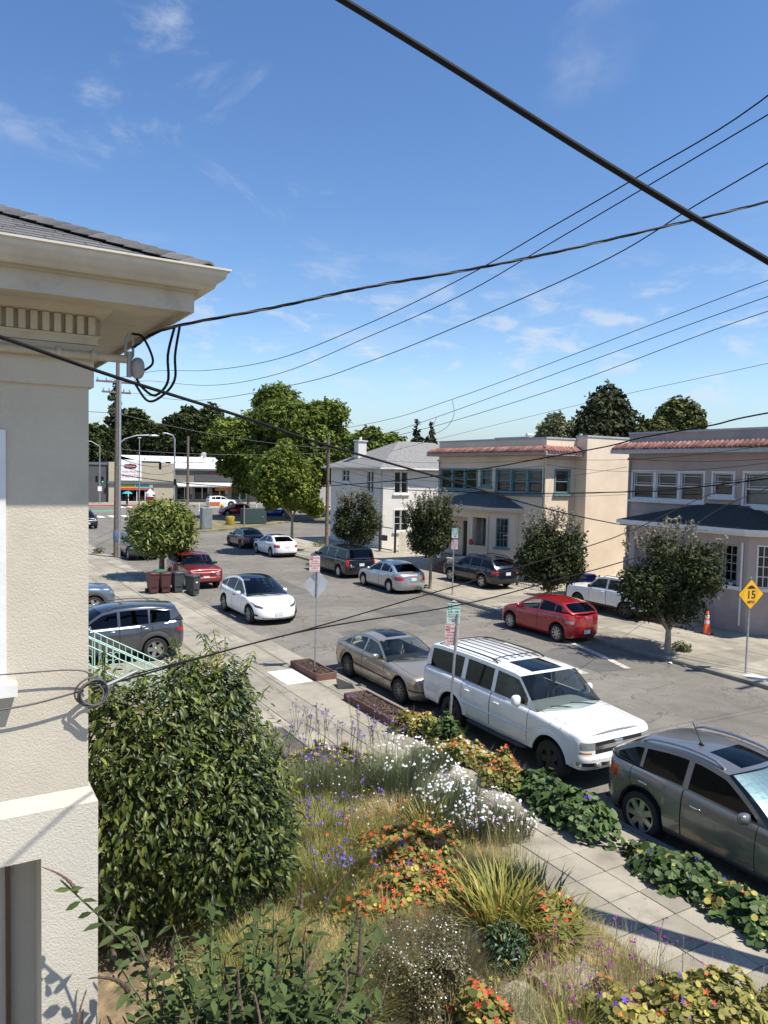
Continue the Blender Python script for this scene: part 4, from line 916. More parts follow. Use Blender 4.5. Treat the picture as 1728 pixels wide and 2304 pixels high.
    sw = MB(); c = (X(us0-.12), hw*.43, belt-.04); sw.lathe([(.17+.016*math.cos(a), .016*math.sin(a)) for a in [k*PI/4 for k in range(9)]], 20, c, 'x'); sw.build('steering_wheel', 'seat_black', t, world=False, smooth=60)
    if S.get('shade'):
        rows = [row(u, z-.03, lerp(bb, bt, i/nA)-.06, lerp(crown*.8, rc, i/nA)) for i, (u, z) in enumerate(A)]; q = MB()
        for i in range(len(rows)-1):
            for k in range(1, len(V)-2): q.add([rows[i][k], rows[i+1][k], rows[i+1][k+1], rows[i][k+1]], [(0, 1, 2, 3)])
        q.build('sunshade', 'sunshade', t, world=False, smooth=60)
    for (nm, mt, sg), mb in parts.items():
        sm_ = 35; nm2 = ''.join(ch for ch in nm if not ch.isdigit())
        me = bpy.data.meshes.new(nm2); me.from_pydata(mb.v, [], mb.f)
        bm = bmesh.new(); bm.from_mesh(me); bmesh.ops.remove_doubles(bm, verts=bm.verts, dist=.0004); bmesh.ops.recalc_face_normals(bm, faces=bm.faces); bm.to_mesh(me); bm.free()
        link(nm2, me, mt, t, sm_, None, 'stuff' if nm2 == 'panel_gap' else None)
    # number plates
    for (u, z, tilt, mt) in S.get('plates', []):
        b = MB(); s_ = 1 if u < L/2 else -1; x = X(u); b.box(x-.008, x+.008, -.155, .155, z-.075, z+.075); pl = b.build('number_plate', mt, t, world=False)
    for ex in S.get('extra', []): ex(t, dict(X=X, Y=Y, SH=SH, TOP=TOP, hw=hw, L=L, YE=YE, RF=RFs, rc=rc))
    return t

def rails(mt, u0, u1, inset=.07, h=.07, r=.018, cross=(), dz=0.0):
    def f(t, c):
        for sg in (1, -1):
            us_ = np.linspace(u0, u1, 10); b = MB()
            pts = [(c['X'](u), sg*(c['Y'](u, c['TOP'](u))-inset), c['TOP'](u)+(h if 0 < k < 9 else .0)+dz+.03) for k, u in enumerate(us_)]
            b.tube(pts, r, 6)
            b.build('roof_rail', mt, t, world=False, smooth=50)
        for u in cross:
            b = MB(); y = c['Y'](u, c['TOP'](u))-inset; z = c['TOP'](u)+h+dz+.03; b.tube([(c['X'](u), -y, z), (c['X'](u), -y*.5, z+.035), (c['X'](u), y*.5, z+.035), (c['X'](u), y, z)], r*.8, 6); b.build('cross_bar', mt, t, world=False, smooth=50)
    return f
def rack(u0, u1, n):
    def f(t, c):
        for k in range(n):
            v = -.72+1.44*k/(n-1); b = MB(); pts = []
            for u in np.linspace(u0, u1, 8): y = c['Y'](u, c['TOP'](u))*v; pts.append((c['X'](u), y, c['TOP'](u)+c['rc']*(1-abs(v)**2.4)+.012))
            b.tube(pts, .008, 5); b.build('roof_slat', 'trim_black', t, world=False)
    return f
def antenna(u, y):
    def f(t, c): z = c['TOP'](u)+c['rc']; b = MB(); b.tube([(c['X'](u), y, z-.02), (c['X'](u+.03), y, z+.06), (c['X'](u+.18), y, z+.32)], .008, 6); b.sup((c['X'](u), y, z+.01), (.05, .03, .03), 2.5, 2.5, 8, 6); b.build('aerial', 'trim_black', t, world=False)
    return f
def bar(nm, mt, pts, r=.015):
    def f(t, c): b = MB(); b.tube([(c['X'](u), y, z) for u, y, z in pts], r, 6); b.build(nm, mt, t, world=False, smooth=50)
    return f
def sup(nm, mt, u, y, z, r, n=3, both=False):
    def f(t, c):
        for sg in ((1, -1) if both else (1,)): b = MB(); b.sup((c['X'](u), sg*y, z), r, n, n, 12, 8); b.build(nm, mt, t, world=False, smooth=60)
    return f
def wipers(u, z):
    def f(t, c):
        for y0, y1 in ((.55, -.02), (-.02, -.58)): b = MB(); b.tube([(c['X'](u-.16), y0, z-.02), (c['X'](u-.10), (y0+y1)/2, z+.035), (c['X'](u-.02), y1, z+.05)], .012, 5); b.build('wiper', 'trim_black', t, world=False)
    return f
DOWN, UP, LEFT, RIGHT = -PI/2, PI/2, PI, 0.0     # headings: towards -y, +y, -x, +x

# --- white full size SUV
def hl(y0, y1, t0, t1): return lambda u, y, t, s: s > .12 and y0 < y < y1 and t0 < t < t1
def rl(y0, y1, t0, t1): return lambda u, y, t, s: s < -.12 and y0 < y < y1 and t0 < t < t1
SUB = dict(L=5.57, W=2.0, wb=3.30, fo=.95, wr=.395, tw=.26, sill=.46, arch=.50, wheel='dark', paint='paint_white', cat='suv',
  sh=[(0, 1.06), (.25, 1.115), (1.3, 1.20), (1.75, 1.23), (5.0, 1.27), (5.57, 1.27)], A=[(1.42, 1.215), (1.80, 1.54), (2.08, 1.77)], R=[(2.4, 1.80), (3.6, 1.83), (4.9, 1.815)], D=[(5.30, 1.785), (5.40, 1.60), (5.50, 1.27)],
  wins=[(1.72, 2.78), (2.90, 3.84), (3.99, 5.24)], doors=[(1.62, 2.84), (2.85, 3.86)], tumble=(.20, .06), rf=.42, rr=.34, nf=3.6, nr=4.2, bow=(.30, .14, .03, .05), crown=.055, rcrown=.05, rg=(.1, .86, .84), gside=['car_glass_mid', 'car_glass_dark', 'car_glass_dark'],
  side=[(0, .05), (.12, .02), (.3, .0), (.42, .0), (.46, .012), (.5, .0), (.8, .012), (.94, .04), (1, .09)], front=[(0, .06), (.15, .0), (.36, .0), (.40, .07), (.6, .08), (.85, .10), (.95, .14), (1, .22)],
  patches=[('headlight', 'lamp_clear', hl(.66, .965, .60, .84)), ('indicator', 'amber', hl(.76, .965, .48, .56)), ('grille_bar', 'chrome', hl(0, .66, .62, .73)), ('grille', 'grille_black', hl(0, .655, .46, .86)), ('bumper', 'paint_white', hl(0, 1, .24, .40)), ('bumper_trim', 'chrome', hl(0, 1, .10, .24)), ('taillight', 'tail_red', rl(.82, 1.0, .48, 1.0)), ('bumper_trim', 'chrome', rl(0, 1, 0, .3))],
  flare=True, flare_w=.09, bigmirror=True, mirror=(1.92, 1.34), handles=[(2.62, 1.08), (3.66, 1.09)], seats='seat_grey', dash='dash_grey', handmat='paint_white', sunroof=(.15, .345, .52),
  extra=[rails('trim_black', 2.95, 5.15, .1, .045, .016, cross=(3.1, 5.0)), rack(3.0, 5.1, 6), wipers(1.40, 1.25), bar('side_moulding', 'paint_white', [(1.55, -1.008, .80), (2.8, -1.01, .80), (3.85, -1.01, .80)], .02), bar('side_moulding', 'paint_white', [(1.55, 1.008, .80), (2.8, 1.01, .80), (3.85, 1.01, .80)], .02),
    sup('running_board', 'cladding', 2.65, .96, .42, (1.02, .09, .035), 4, True), sup('emblem', 'chrome', .10, 0, .91, (.02, .13, .045), 3), sup('fog_lamp', 'lamp_clear', .01, .62, .56, (.03, .07, .05), 3, True)])
car('white_suv', 'long white SUV with slatted roof rack and sunroof parked beside the sign post', (11.36, 12.62, 0), DOWN, SUB)
# --- grey crossover with sunshade
FX = dict(L=4.80, W=1.925, wb=2.85, fo=.92, wr=.385, tw=.26, sill=.30, wheel='spoke7', paint='paint_grey', cat='suv', sh=[(0, .80), (.3, .90), (1.6, 1.04), (3.6, 1.14), (4.5, 1.16), (4.80, 1.14)],
  A=[(1.55, 1.035), (1.95, 1.31), (2.35, 1.53)], R=[(2.8, 1.595), (3.3, 1.60)], D=[(3.98, 1.525), (4.30, 1.37), (4.68, 1.15)], wins=[(1.75, 2.92), (3.02, 3.80), (3.86, 4.36)], doors=[(1.72, 2.97), (2.98, 3.98)], tumble=(.34, .16), rf=.85, rr=.75, nf=2.6, nr=2.7, bow=(.32, .15, .06, .10), rcrown=.055,
  rg=(.08, .8, .8), patches=[('headlight', 'lamp_clear', hl(.6, .95, .66, .92)), ('grille', 'grille_black', hl(0, .5, .4, .75)), ('taillight', 'tail_red', rl(.70, 1.0, .66, .90)), ('lower_trim', 'cladding', lambda u, y, t, s: t < .08)], seats='seat_black', sunroof=(.08, .42, .52), shade=True, chrome_line=False, handles=[(2.72, .93), (3.72, .96)], handmat='chrome', gside='car_glass_dark',
  extra=[rails('alloy', 2.45, 3.95, .05, .045, .022), antenna(3.15, -.25)])
car('crossover', 'dark grey crossover SUV with silver roof rails and a foil windscreen shade', (11.0, 6.93, 0), DOWN, FX)
# --- champagne sedan
BM = dict(L=4.78, W=1.80, wb=2.83, fo=.84, wr=.325, sill=.22, wheel='mesh', paint='paint_champagne', sh=[(0, .70), (.3, .78), (1.5, .92), (3.4, .965), (4.3, .985), (4.78, .93)], A=[(1.52, .915), (1.95, 1.16), (2.30, 1.33)], R=[(2.7, 1.375), (3.1, 1.372)], D=[(3.52, 1.32), (3.85, 1.16), (4.22, .975)],
  wins=[(1.75, 2.78), (2.86, 3.60), (3.65, 3.96)], doors=[(1.62, 2.82), (2.83, 3.80)], tumble=(.42, .2), rf=.7, rr=.7, nf=3.0, nr=3.0, gside='car_glass', grear='car_glass', bow=(.34, .16, .10, .2), rcrown=.05, rg=(.06, .94, .9),
  patches=[('headlight', 'lamp_yellowed', hl(.42, .97, .60, .86)), ('grille', 'grille_black', hl(.04, .24, .52, .84)), ('intake', 'grille_black', hl(0, .45, .10, .26)), ('bumper_trim', 'trim_black', lambda u, y, t, s: abs(s) > .1 and .42 < t < .50), ('taillight', 'tail_red', rl(.55, 1, .5, .8)), ('fog_lamp', 'lamp_clear', hl(.6, .8, .12, .26))],
  seats='seat_beige', dash='seat_black', sunroof=(.15, .75, .52), handles=[(2.62, .80), (3.62, .82)], chrome_line=False, extra=[bar('side_moulding', 'trim_black', [(1.2, sy*.905, .52), (2.8, sy*.912, .53), (3.45, sy*.908, .54)], .014) for sy in (1, -1)]+[wipers(1.5, .94)], mirror=(1.98, 1.0))
car('sedan', 'dusty champagne sedan with cream seats and sunroof parked beside the wooden planters', (11.2, 17.85, 0), DOWN, BM)
# --- white electric crossover
TY = dict(L=4.75, W=1.92, wb=2.89, fo=.88, wr=.35, tw=.25, sill=.22, wheel='turbine', paint='paint_white2', sh=[(0, .68), (.25, .80), (.9, .96), (1.3, 1.0), (3.6, 1.08), (4.5, 1.12), (4.75, 1.10)], A=[(1.18, .985), (1.75, 1.30), (2.25, 1.53)], R=[(2.7, 1.585), (3.2, 1.57)], D=[(3.75, 1.47), (4.15, 1.32), (4.55, 1.13)],
  wins=[(1.55, 2.66), (2.70, 3.62), (3.66, 4.25)], doors=[(1.62, 2.70), (2.71, 3.75)], tumble=(.38, .18), rf=.95, rr=.8, nf=2.5, nr=2.6, gside='car_glass_dark', pillar='paint_white2', roofmat='car_glass_roof', bow=(.40, .20, .08, .15), rcrown=.06, crown=.05, front=[(0, .10), (.14, .01), (.32, 0), (.5, .02), (.72, .08), (.88, .17), (1, .30)],
  patches=[('headlight', 'lamp_dark', lambda u, y, t, s: s > .05 and .62 < y < .985 and .76 < t < .94 and t > .70+(1-y)*.35), ('intake', 'grille_black', hl(0, .68, .12, .20)), ('intake', 'grille_black', hl(.80, .95, .26, .36)), ('taillight', 'tail_red', rl(.55, 1, .72, .82)), ('lower_trim', 'trim_black', lambda u, y, t, s: t < .06)],
  seats='seat_black', handles=[(2.5, .90), (3.52, .94)], handmat='trim_black', plates=[(.0, .46, 0, 'plate_white')], mirror=(1.85, 1.07), extra=[wipers(1.12, 1.02)])
glass_mat('car_glass_roof', (0.01, 0.01, 0.012), 1.0)
car('electric_crossover', 'white electric crossover with black glass roof parked facing the planters', (11.40, 29.10, 0), DOWN, TY)
# --- boxy red and white small SUVs
def boxy(pt, wheel, front_lamps=True, extra=()):
    return dict(L=4.41, W=1.76, wb=2.635, fo=.86, wr=.345, sill=.36, wheel=wheel, paint=pt, cat='suv', sh=[(0, .88), (.2, 1.0), (1.3, 1.06), (4.1, 1.10), (4.41, 1.09)], A=[(1.36, 1.055), (1.62, 1.33), (1.86, 1.52)], R=[(2.3, 1.575), (3.2, 1.58)], D=[(4.02, 1.55), (4.16, 1.36), (4.30, 1.10)], wins=[(1.50, 2.40), (2.50, 3.20), (3.30, 4.00)], doors=[(1.48, 2.45), (2.46, 3.38)], tumble=(.24, .08), rf=.34, rr=.3, nf=3.8, nr=4.2, bow=(.18, .08, .03, .05), rcrown=.05, crown=.045, archmat=pt, flare_w=.08,
    front=[(0, .12), (.1, .0), (.42, .0), (.46, .06), (.8, .07), (.93, .09), (1, .13)], side=[(0, .04), (.15, .01), (.4, .0), (.8, .01), (.95, .03), (1, .065)], rg=(.1, .82, .82), seats='seat_black', gside='car_glass_dark', handles=[(2.25, .96), (3.2, .98)], mirmat='trim_black', plates=[(.02, .60, 0, 'plate_white'), (4.40, .80, 0, 'plate_white')],
    patches=[('grille_slot', 'grille_black', lambda u, y, t, s: s > .3 and y < .55 and .60 < t < .86 and (y*7.0) % 1.0 < .55), ('headlight', 'lamp_clear', lambda u, y, t, s: s > .12 and ((y-.72)/.12)**2+((t-.73)/.14)**2 < 1), ('bumper', 'cladding', lambda u, y, t, s: abs(s) > .1 and t < .14), ('taillight', 'tail_red', rl(.80, 1.0, .60, .96)), ('lower_trim', 'cladding', lambda u, y, t, s: t < .10)], extra=list(extra))
car('compact_suv', 'boxy dark red SUV with slotted grille parked behind the wheelie bins', (11.55, 38.40, 0), DOWN, boxy('paint_red2', 'steel'))
car('compact_suv', 'boxy white SUV with black windows and black wheels parked on the pavement', (25.45, 22.75, .13), UP, boxy('paint_white2', 'dark', extra=[rails('trim_black', 2.1, 3.9, .05, .035, .016)]), 'cars parked on the pavement')
# --- mid size SUV, used with two coats
RAV = dict(L=4.60, W=1.855, wb=2.69, fo=.93, wr=.36, sill=.32, wheel='spoke5', paint='paint_grey2', cat='suv', sh=[(0, .88), (.25, .99), (1.3, 1.07), (3.4, 1.12), (4.2, 1.19), (4.60, 1.16)], A=[(1.38, 1.06), (1.75, 1.34), (2.10, 1.55)], R=[(2.6, 1.625), (3.2, 1.635), (3.8, 1.60)], D=[(4.28, 1.55), (4.38, 1.38), (4.52, 1.17)], wins=[(1.58, 2.52), (2.60, 3.42), (3.48, 4.08)], doors=[(1.55, 2.56), (2.57, 3.52)], tumble=(.30, .12), rf=.55, rr=.5, nf=3.2, nr=3.4, bow=(.25, .12, .05, .08), rcrown=.05, archmat='cladding', flare_w=.10, rg=(.1, .8, .82),
  patches=[('headlight', 'lamp_clear', hl(.58, .97, .72, .90)), ('grille', 'grille_black', hl(0, .58, .42, .82)), ('taillight', 'tail_red', rl(.66, 1.0, .64, .80)), ('lower_trim', 'cladding', lambda u, y, t, s: t < .14)], handles=[(2.36, .99), (3.34, 1.02)], plates=[(4.6, .85, 0, 'plate_white'), (.0, .55, 0, 'plate_white')], handmat='chrome', roofmat='paint_black', extra=[rails('trim_black', 2.25, 4.1, .06, .05, .02)], seats='seat_black', chrome_line=False)
car('small_suv', 'grey SUV with black roof backed beside the green stair railing', (4.45, 23.9, .1), LEFT, RAV, 'cars in driveways')
R2 = dict(RAV, paint='paint_darkgrey', roofmat='paint_darkgrey'); car('small_suv', 'dark grey SUV half hidden behind the clipped round street tree', (11.60, 51.2, 0), DOWN, R2)
R3 = dict(RAV, paint='paint_black', roofmat='paint_black'); car('small_suv', 'black SUV driving out of the crossing past the utility pole', (12.55, 77.6, 0), DOWN, R3, 'cars on the crossing')
R4 = dict(RAV, paint='paint_white2', roofmat='paint_white2'); car('small_suv', 'white SUV stopped in front of the paint shop windows', (39.2, 116.0, 0), RIGHT, R4, 'cars on the crossing')
# --- sedans on the far side
SED = dict(L=4.54, W=1.76, wb=2.60, fo=.93, wr=.315, sill=.21, wheel='cover', paint='paint_silver', sh=[(0, .66), (.3, .78), (1.3, .93), (3.3, 1.0), (4.1, 1.04), (4.54, .98)], A=[(1.22, .92), (1.75, 1.22), (2.15, 1.40)], R=[(2.6, 1.44), (3.0, 1.43)], D=[(3.40, 1.375), (3.75, 1.21), (4.08, 1.035)], wins=[(1.55, 2.55), (2.63, 3.40), (3.45, 3.72)], doors=[(1.52, 2.58), (2.59, 3.52)], tumble=(.40, .2), rf=.75, rr=.62, nf=2.7, nr=3.0, bow=(.32, .16, .10, .18), rcrown=.05, gside='car_glass_dark', rg=(.05, .95, .9),
  patches=[('headlight', 'lamp_clear', hl(.55, .97, .62, .9)), ('grille', 'grille_black', hl(0, .4, .55, .75)), ('taillight', 'tail_red', rl(.62, 1.0, .60, .84))], plates=[(4.535, .75, 0, 'plate_white')], handles=[(2.36, .86), (3.36, .89)], seats='seat_grey')
car('sedan', 'silver sedan parked behind the dark minivan across the street', (20.30, 33.15, 0), UP, SED)
JE = dict(SED, paint='paint_white2', wheel='spoke8', L=4.64, wb=2.65, plates=[(4.635, .75, 0, 'plate_white')]); JE['patches'] = JE['patches']+[('bumper', 'cladding', rl(0, 1, 0, .2))]
JE['D'] = [(3.40, 1.375), (3.78, 1.21), (4.15, 1.035)]; JE['sh'] = [(0, .66), (.3, .78), (1.3, .93), (3.3, 1.0), (4.15, 1.04), (4.64, 1.0)]
car('sedan', 'white sedan with sunroof parked by the slim street tree across the street', (20.72, 49.6, 0), UP, dict(JE, sunroof=(.2, .7, .5)))
car('sedan', 'black sedan parked ahead of the white sedan across the street', (20.75, 55.6, 0), UP, dict(SED, paint='paint_black', wheel='dark'))
# --- dark minivan
VAN = dict(L=5.14, W=1.95, wb=3.08, fo=.98, wr=.335, sill=.24, wheel='cover', paint='paint_navy', cat='minivan', sh=[(0, .80), (.25, .95), (1.0, 1.06), (4.6, 1.10), (5.14, 1.08)], A=[(.98, 1.05), (1.45, 1.36), (1.85, 1.58)], R=[(2.4, 1.66), (3.6, 1.68)], D=[(4.86, 1.635), (4.94, 1.40), (5.06, 1.09)], wins=[(1.35, 2.45), (2.55, 3.55), (3.65, 4.80)], doors=[(1.42, 2.50), (2.51, 3.62)], tumble=(.22, .08), rf=.6, rr=.34, nf=3.0, nr=4.0, bow=(.32, .15, .03, .06), rcrown=.05, rg=(.06, .88, .87), gside='car_glass_dark', patches=[('headlight', 'lamp_clear', hl(.58, .97, .64, .86)), ('taillight', 'tail_red', rl(.84, 1.0, .56, 1.0)), ('grille', 'grille_black', hl(0, .55, .5, .8)), ('plate_recess', 'chrome', rl(0, .45, .74, .80))], plates=[(5.135, .78, 0, 'plate_white')], handles=[(2.3, .95), (2.72, .96)], seats='seat_black')
car('minivan', 'dark navy minivan parked ahead of the silver sedan across the street', (20.60, 39.25, 0), UP, VAN)
# --- dark wagon on the pavement
OUT = dict(L=4.79, W=1.82, wb=2.74, fo=.95, wr=.345, sill=.32, wheel='spoke5', paint='paint_navy', sh=[(0, .80), (.25, .92), (1.3, 1.0), (3.6, 1.06), (4.4, 1.10), (4.79, 1.08)], A=[(1.30, .99), (1.75, 1.30), (2.1, 1.48)], R=[(2.6, 1.555), (3.4, 1.56)], D=[(4.20, 1.52), (4.40, 1.35), (4.66, 1.09)], wins=[(1.55, 2.55), (2.64, 3.50), (3.58, 4.30)], doors=[(1.52, 2.6), (2.61, 3.6)], tumble=(.30, .12), rf=.6, rr=.5, bow=(.28, .12, .05, .1), rcrown=.045, rg=(.1, .85, .84), gside='car_glass_dark', patches=[('headlight', 'lamp_clear', hl(.55, .96, .64, .88)), ('grille', 'grille_black', hl(0, .5, .5, .8)), ('taillight', 'tail_red', rl(.66, 1, .62, .84)), ('bumper', 'cladding', rl(0, 1, 0, .22)), ('lower_trim', 'cladding', lambda u, y, t, s: t < .12)], plates=[(4.785, .82, 0, 'plate_white')], handles=[(2.36, .92), (3.4, .94)], seats='seat_black', extra=[rails('trim_black', 2.2, 4.1, .05, .05, .024)])
car('wagon', 'dark navy wagon with roof rails parked on the pavement by the porch steps', (25.15, 31.9, .13), UP, OUT, 'cars parked on the pavement')
# --- red hatchback
HAT = dict(L=4.12, W=1.70, wb=2.57, fo=.83, wr=.315, sill=.20, wheel='spoke8', paint='paint_red', sh=[(0, .66), (.25, .80), (1.1, .93), (3.2, 1.03), (3.9, 1.08), (4.12, 1.04)], A=[(1.02, .92), (1.5, 1.20), (1.92, 1.39)], R=[(2.4, 1.445), (2.9, 1.43)], D=[(3.46, 1.37), (3.70, 1.24), (3.98, 1.075)], wins=[(1.35, 2.35), (2.43, 3.18), (3.23, 3.55)], doors=[(1.38, 2.38), (2.39, 3.30)], tumble=(.38, .18), rf=.75, rr=.6, nf=2.7, nr=2.8, bow=(.32, .16, .08, .12), rcrown=.05, gside=['car_glass', 'car_glass_dark', 'car_glass_dark'], rg=(.1, .9, .84),
  patches=[('headlight', 'lamp_clear', hl(.5, .97, .66, .92)), ('taillight', 'tail_red', rl(.66, 1, .70, .98)), ('reverse_lamp', 'lamp_clear', rl(.66, .95, .62, .70)), ('grille', 'grille_black', hl(0, .5, .2, .45))], plates=[(4.115, .42, 0, 'plate_white')], handles=[(2.18, .86), (3.14, .90)], seats='seat_black', extra=[sup('emblem', 'chrome', 4.06, 0, .94, (.015, .07, .04))])
car('hatchback', 'bright red hatchback parked at the kerb in front of the white SUV', (20.16, 21.30, 0), UP, HAT)
# --- cars further off
car('sedan', 'blue grey car nosing out of a driveway behind the grey SUV', (4.0, 32.2, .1), RIGHT, dict(RAV, paint='paint_bluegrey', roofmat='paint_bluegrey', L=4.7), 'cars in driveways')
car('hatchback', 'small red car parked beside the blue convertible on the far side of the crossing', (33.6, 94.0, 0), LEFT, dict(HAT, paint='paint_red'), 'cars on the crossing')
CV = dict(SED, paint='paint_blue', wheel='spoke8', A=[(1.4, .93), (1.65, 1.1), (1.85, 1.22)], R=[(1.95, 1.225), (2.0, 1.225)], D=[(2.06, 1.21), (2.15, 1.08), (2.3, .97)], wins=[], doors=[(1.55, 2.75)], rg=(.0, 1.0, 1), grear='car_glass', handles=[(2.6, .86)], seats='seat_beige')
car('convertible', 'bright blue open convertible beyond the shady traffic island', (37.0, 89.6, 0), LEFT, CV, 'cars on the crossing')
car('sedan', 'pale cream old sedan parked far off behind the white house', (45.0, 92, 0), LEFT, dict(SED, paint='paint_cream'), 'cars on the crossing')
# ================================================================ street furniture
mat('sign_face_white', (0.72, 0.73, 0.72), 0.4); mat('sign_green', (0.02, 0.22, 0.16), 0.4); mat('sign_ink_red', (0.50, 0.04, 0.05), 0.4); mat('sign_ink_black', (0.02, 0.02, 0.02), 0.4); mat('sign_amber', (0.80, 0.42, 0.02), 0.4); mat('sign_back', (0.50, 0.51, 0.52), 0.45, .6, var=.1); mat('sign_pale_green', (0.55, 0.70, 0.63), .4); mat('sign_pale_red', (0.72, 0.58, 0.57), .4)
def plate(par, nm, mt, w, h, loc, rot, t=.004, r=.03):
    """sign plate with rounded corners in local xz, facing local -y"""
    pts = []
    for cx, cz, a0 in ((w/2-r, h/2-r, 0), (-w/2+r, h/2-r, PI/2), (-w/2+r, -h/2+r, PI), (w/2-r, -h/2+r, 1.5*PI)):
        for k in range(4): a = a0+k*PI/6; pts.append((cx+r*math.cos(a), cz+r*math.sin(a)))
    b = MB(); b.prism(pts, -t/2, t/2, 'xz'); o = b.build(nm, mt, par, world=False); o.location = loc; o.rotation_euler = rot; return o
def ink(pl, nm, mt, x0, x1, z0, z1, d=.0045):
    b = MB(); b.quad((x0, -d, z0), (x1, -d, z0), (x1, -d, z1), (x0, -d, z1)); return b.build(nm, mt, pl, world=False)
def words(pl, s, size, x, z, mt='sign_ink_red', sx=1.0, d=.006): return text(s, size, mt, pl, (x, -d, z), (PI/2, 0, 0), sx=sx, bold=.01)
def post(par, h, r=.028, lean=(0, 0)):
    b = MB(); b.tube([(0, 0, 0), (lean[0], lean[1], h)], r, 8); return b.build('post', 'metal_galv', par, world=False, smooth=40)
def green_sign(par, loc, rot):
    p = plate(par, 'parking_sign', 'sign_pale_green', .305, .46, loc, rot); ink(p, 'panel', 'sign_green', -.14, -.04, .09, .215); words(p, '2', .15, -.09, .15, 'sign_face_white', d=.0075)
    words(p, 'HOUR', .055, .05, .185, 'sign_green'); words(p, 'PARKING', .05, .05, .12, 'sign_green', .9); words(p, '8AM - 6PM', .062, 0, .04, 'sign_green', .85); words(p, 'MON thru FRI', .042, 0, -.02, 'sign_green', .95)
    ink(p, 'rule', 'sign_green', -.145, .145, -.062, -.055); words(p, 'EXCEPT VEHICLES', .028, 0, -.085, 'sign_green'); words(p, 'WITH      PERMIT', .03, 0, -.145, 'sign_green')
    b = MB(); b.lathe([(.001, 0), (.04, 0)], 16, (0, -.0055, -.15), 'y'); b.build('permit_disc', 'sign_ink_red', p, world=False); words(p, 'M', .05, 0, -.15, 'sign_face_white', d=.0085); return p
def red_sign(par, loc, rot):
    p = plate(par, 'no_parking_sign', 'sign_pale_red', .305, .46, loc, rot); ink(p, 'panel', 'sign_ink_red', -.14, -.045, .115, .215); words(p, 'NO', .075, -.092, .165, 'sign_face_white', .8, d=.0075); words(p, 'PARKING', .055, .05, .165, sx=.85)
    for k, s in enumerate(('9:00 AM to', '12:00 NOON', '2ND AND 4TH', 'TUESDAY')): words(p, s, .058, 0, .075-k*.068, sx=.82)
    words(p, 'STREET CLEANING', .03, 0, -.195); return p
FACE = math.atan2(-.45, .9)*1.0
t = thing('parking_sign_post', 'leaning post with green two hour sign over red no parking sign beside the white SUV', 'sign post', (10.0, 13.62, .12)); post(t, 2.72, .03, (.16, .0))
ry = R_(-3.2); green_sign(t, (.075, .05, 2.72), (0, 0, -.46)); red_sign(t, (.045, .05, 2.22), (0, 0, -.46))
t = thing('street_sign_post', 'planter post with red no parking sign above the blank back of a diamond sign', 'sign post', (9.50, 19.62, .2)); post(t, 3.35, .026, (.05, 0))
red_sign(t, (-.08, -.06, 3.12), (0, 0, -.35))
d = plate(t, 'diamond_sign', 'sign_back', .62, .62, (.04, .035, 2.50), (0, PI/4, 0)); d.rotation_mode = 'XYZ'
b = MB(); b.box(-.02, .02, -.02, .02, -.2, .2); o = b.build('bracket', 'metal_galv', t, world=False); o.location = (.035, .02, 2.5)
t = thing('speed_hump_sign', 'yellow diamond speed hump sign reading 15 MPH on a slim post', 'sign post', (21.2, 13.75, .13)); post(t, 2.95, .028, (.03, 0))
p = plate(t, 'diamond_sign', 'sign_ink_black', .68, .68, (.03, -.035, 2.42), (0, 0, -.25)); p.rotation_euler = (0, PI/4, -.25); p.rotation_mode = 'XYZ'
q = plate(p, 'sign_face', 'sign_amber', .645, .645, (0, -.004, 0), (0, 0, 0))
def dtext(s, size, x, z, sx=1): o = text(s, size, 'sign_ink_black', p, (0, 0, 0), (0, 0, 0), sx=sx, bold=.02); o.matrix_local = Matrix.Rotation(-PI/4, 4, 'Y') @ Matrix.Translation((x, -.009, z)) @ Matrix.Rotation(PI/2, 4, 'X'); return o
dtext('15', .34, 0, -.02); dtext('MPH', .13, 0, -.24)
b = MB(); hump = [(-.15, 0), (.15, 0), (.13, .05), (.09, .055), (.06, .10), (-.06, .10), (-.09, .055), (-.13, .05)]; b.prism([(x, z+.17) for x, z in hump], -.010, -.008, 'xz'); o = b.build('hump_symbol', 'sign_ink_black', p, world=False); o.matrix_local = Matrix.Rotation(-PI/4, 4, 'Y')
t = thing('parking_sign_post', 'upright post with green and red parking signs before the dark navy wagon', 'sign post', (21.6, 29.44, .13)); post(t, 3.25, .03)
green_sign(t, (.02, -.05, 3.0), (0, 0, -.5)); red_sign(t, (.02, -.05, 2.45), (0, 0, -.5))

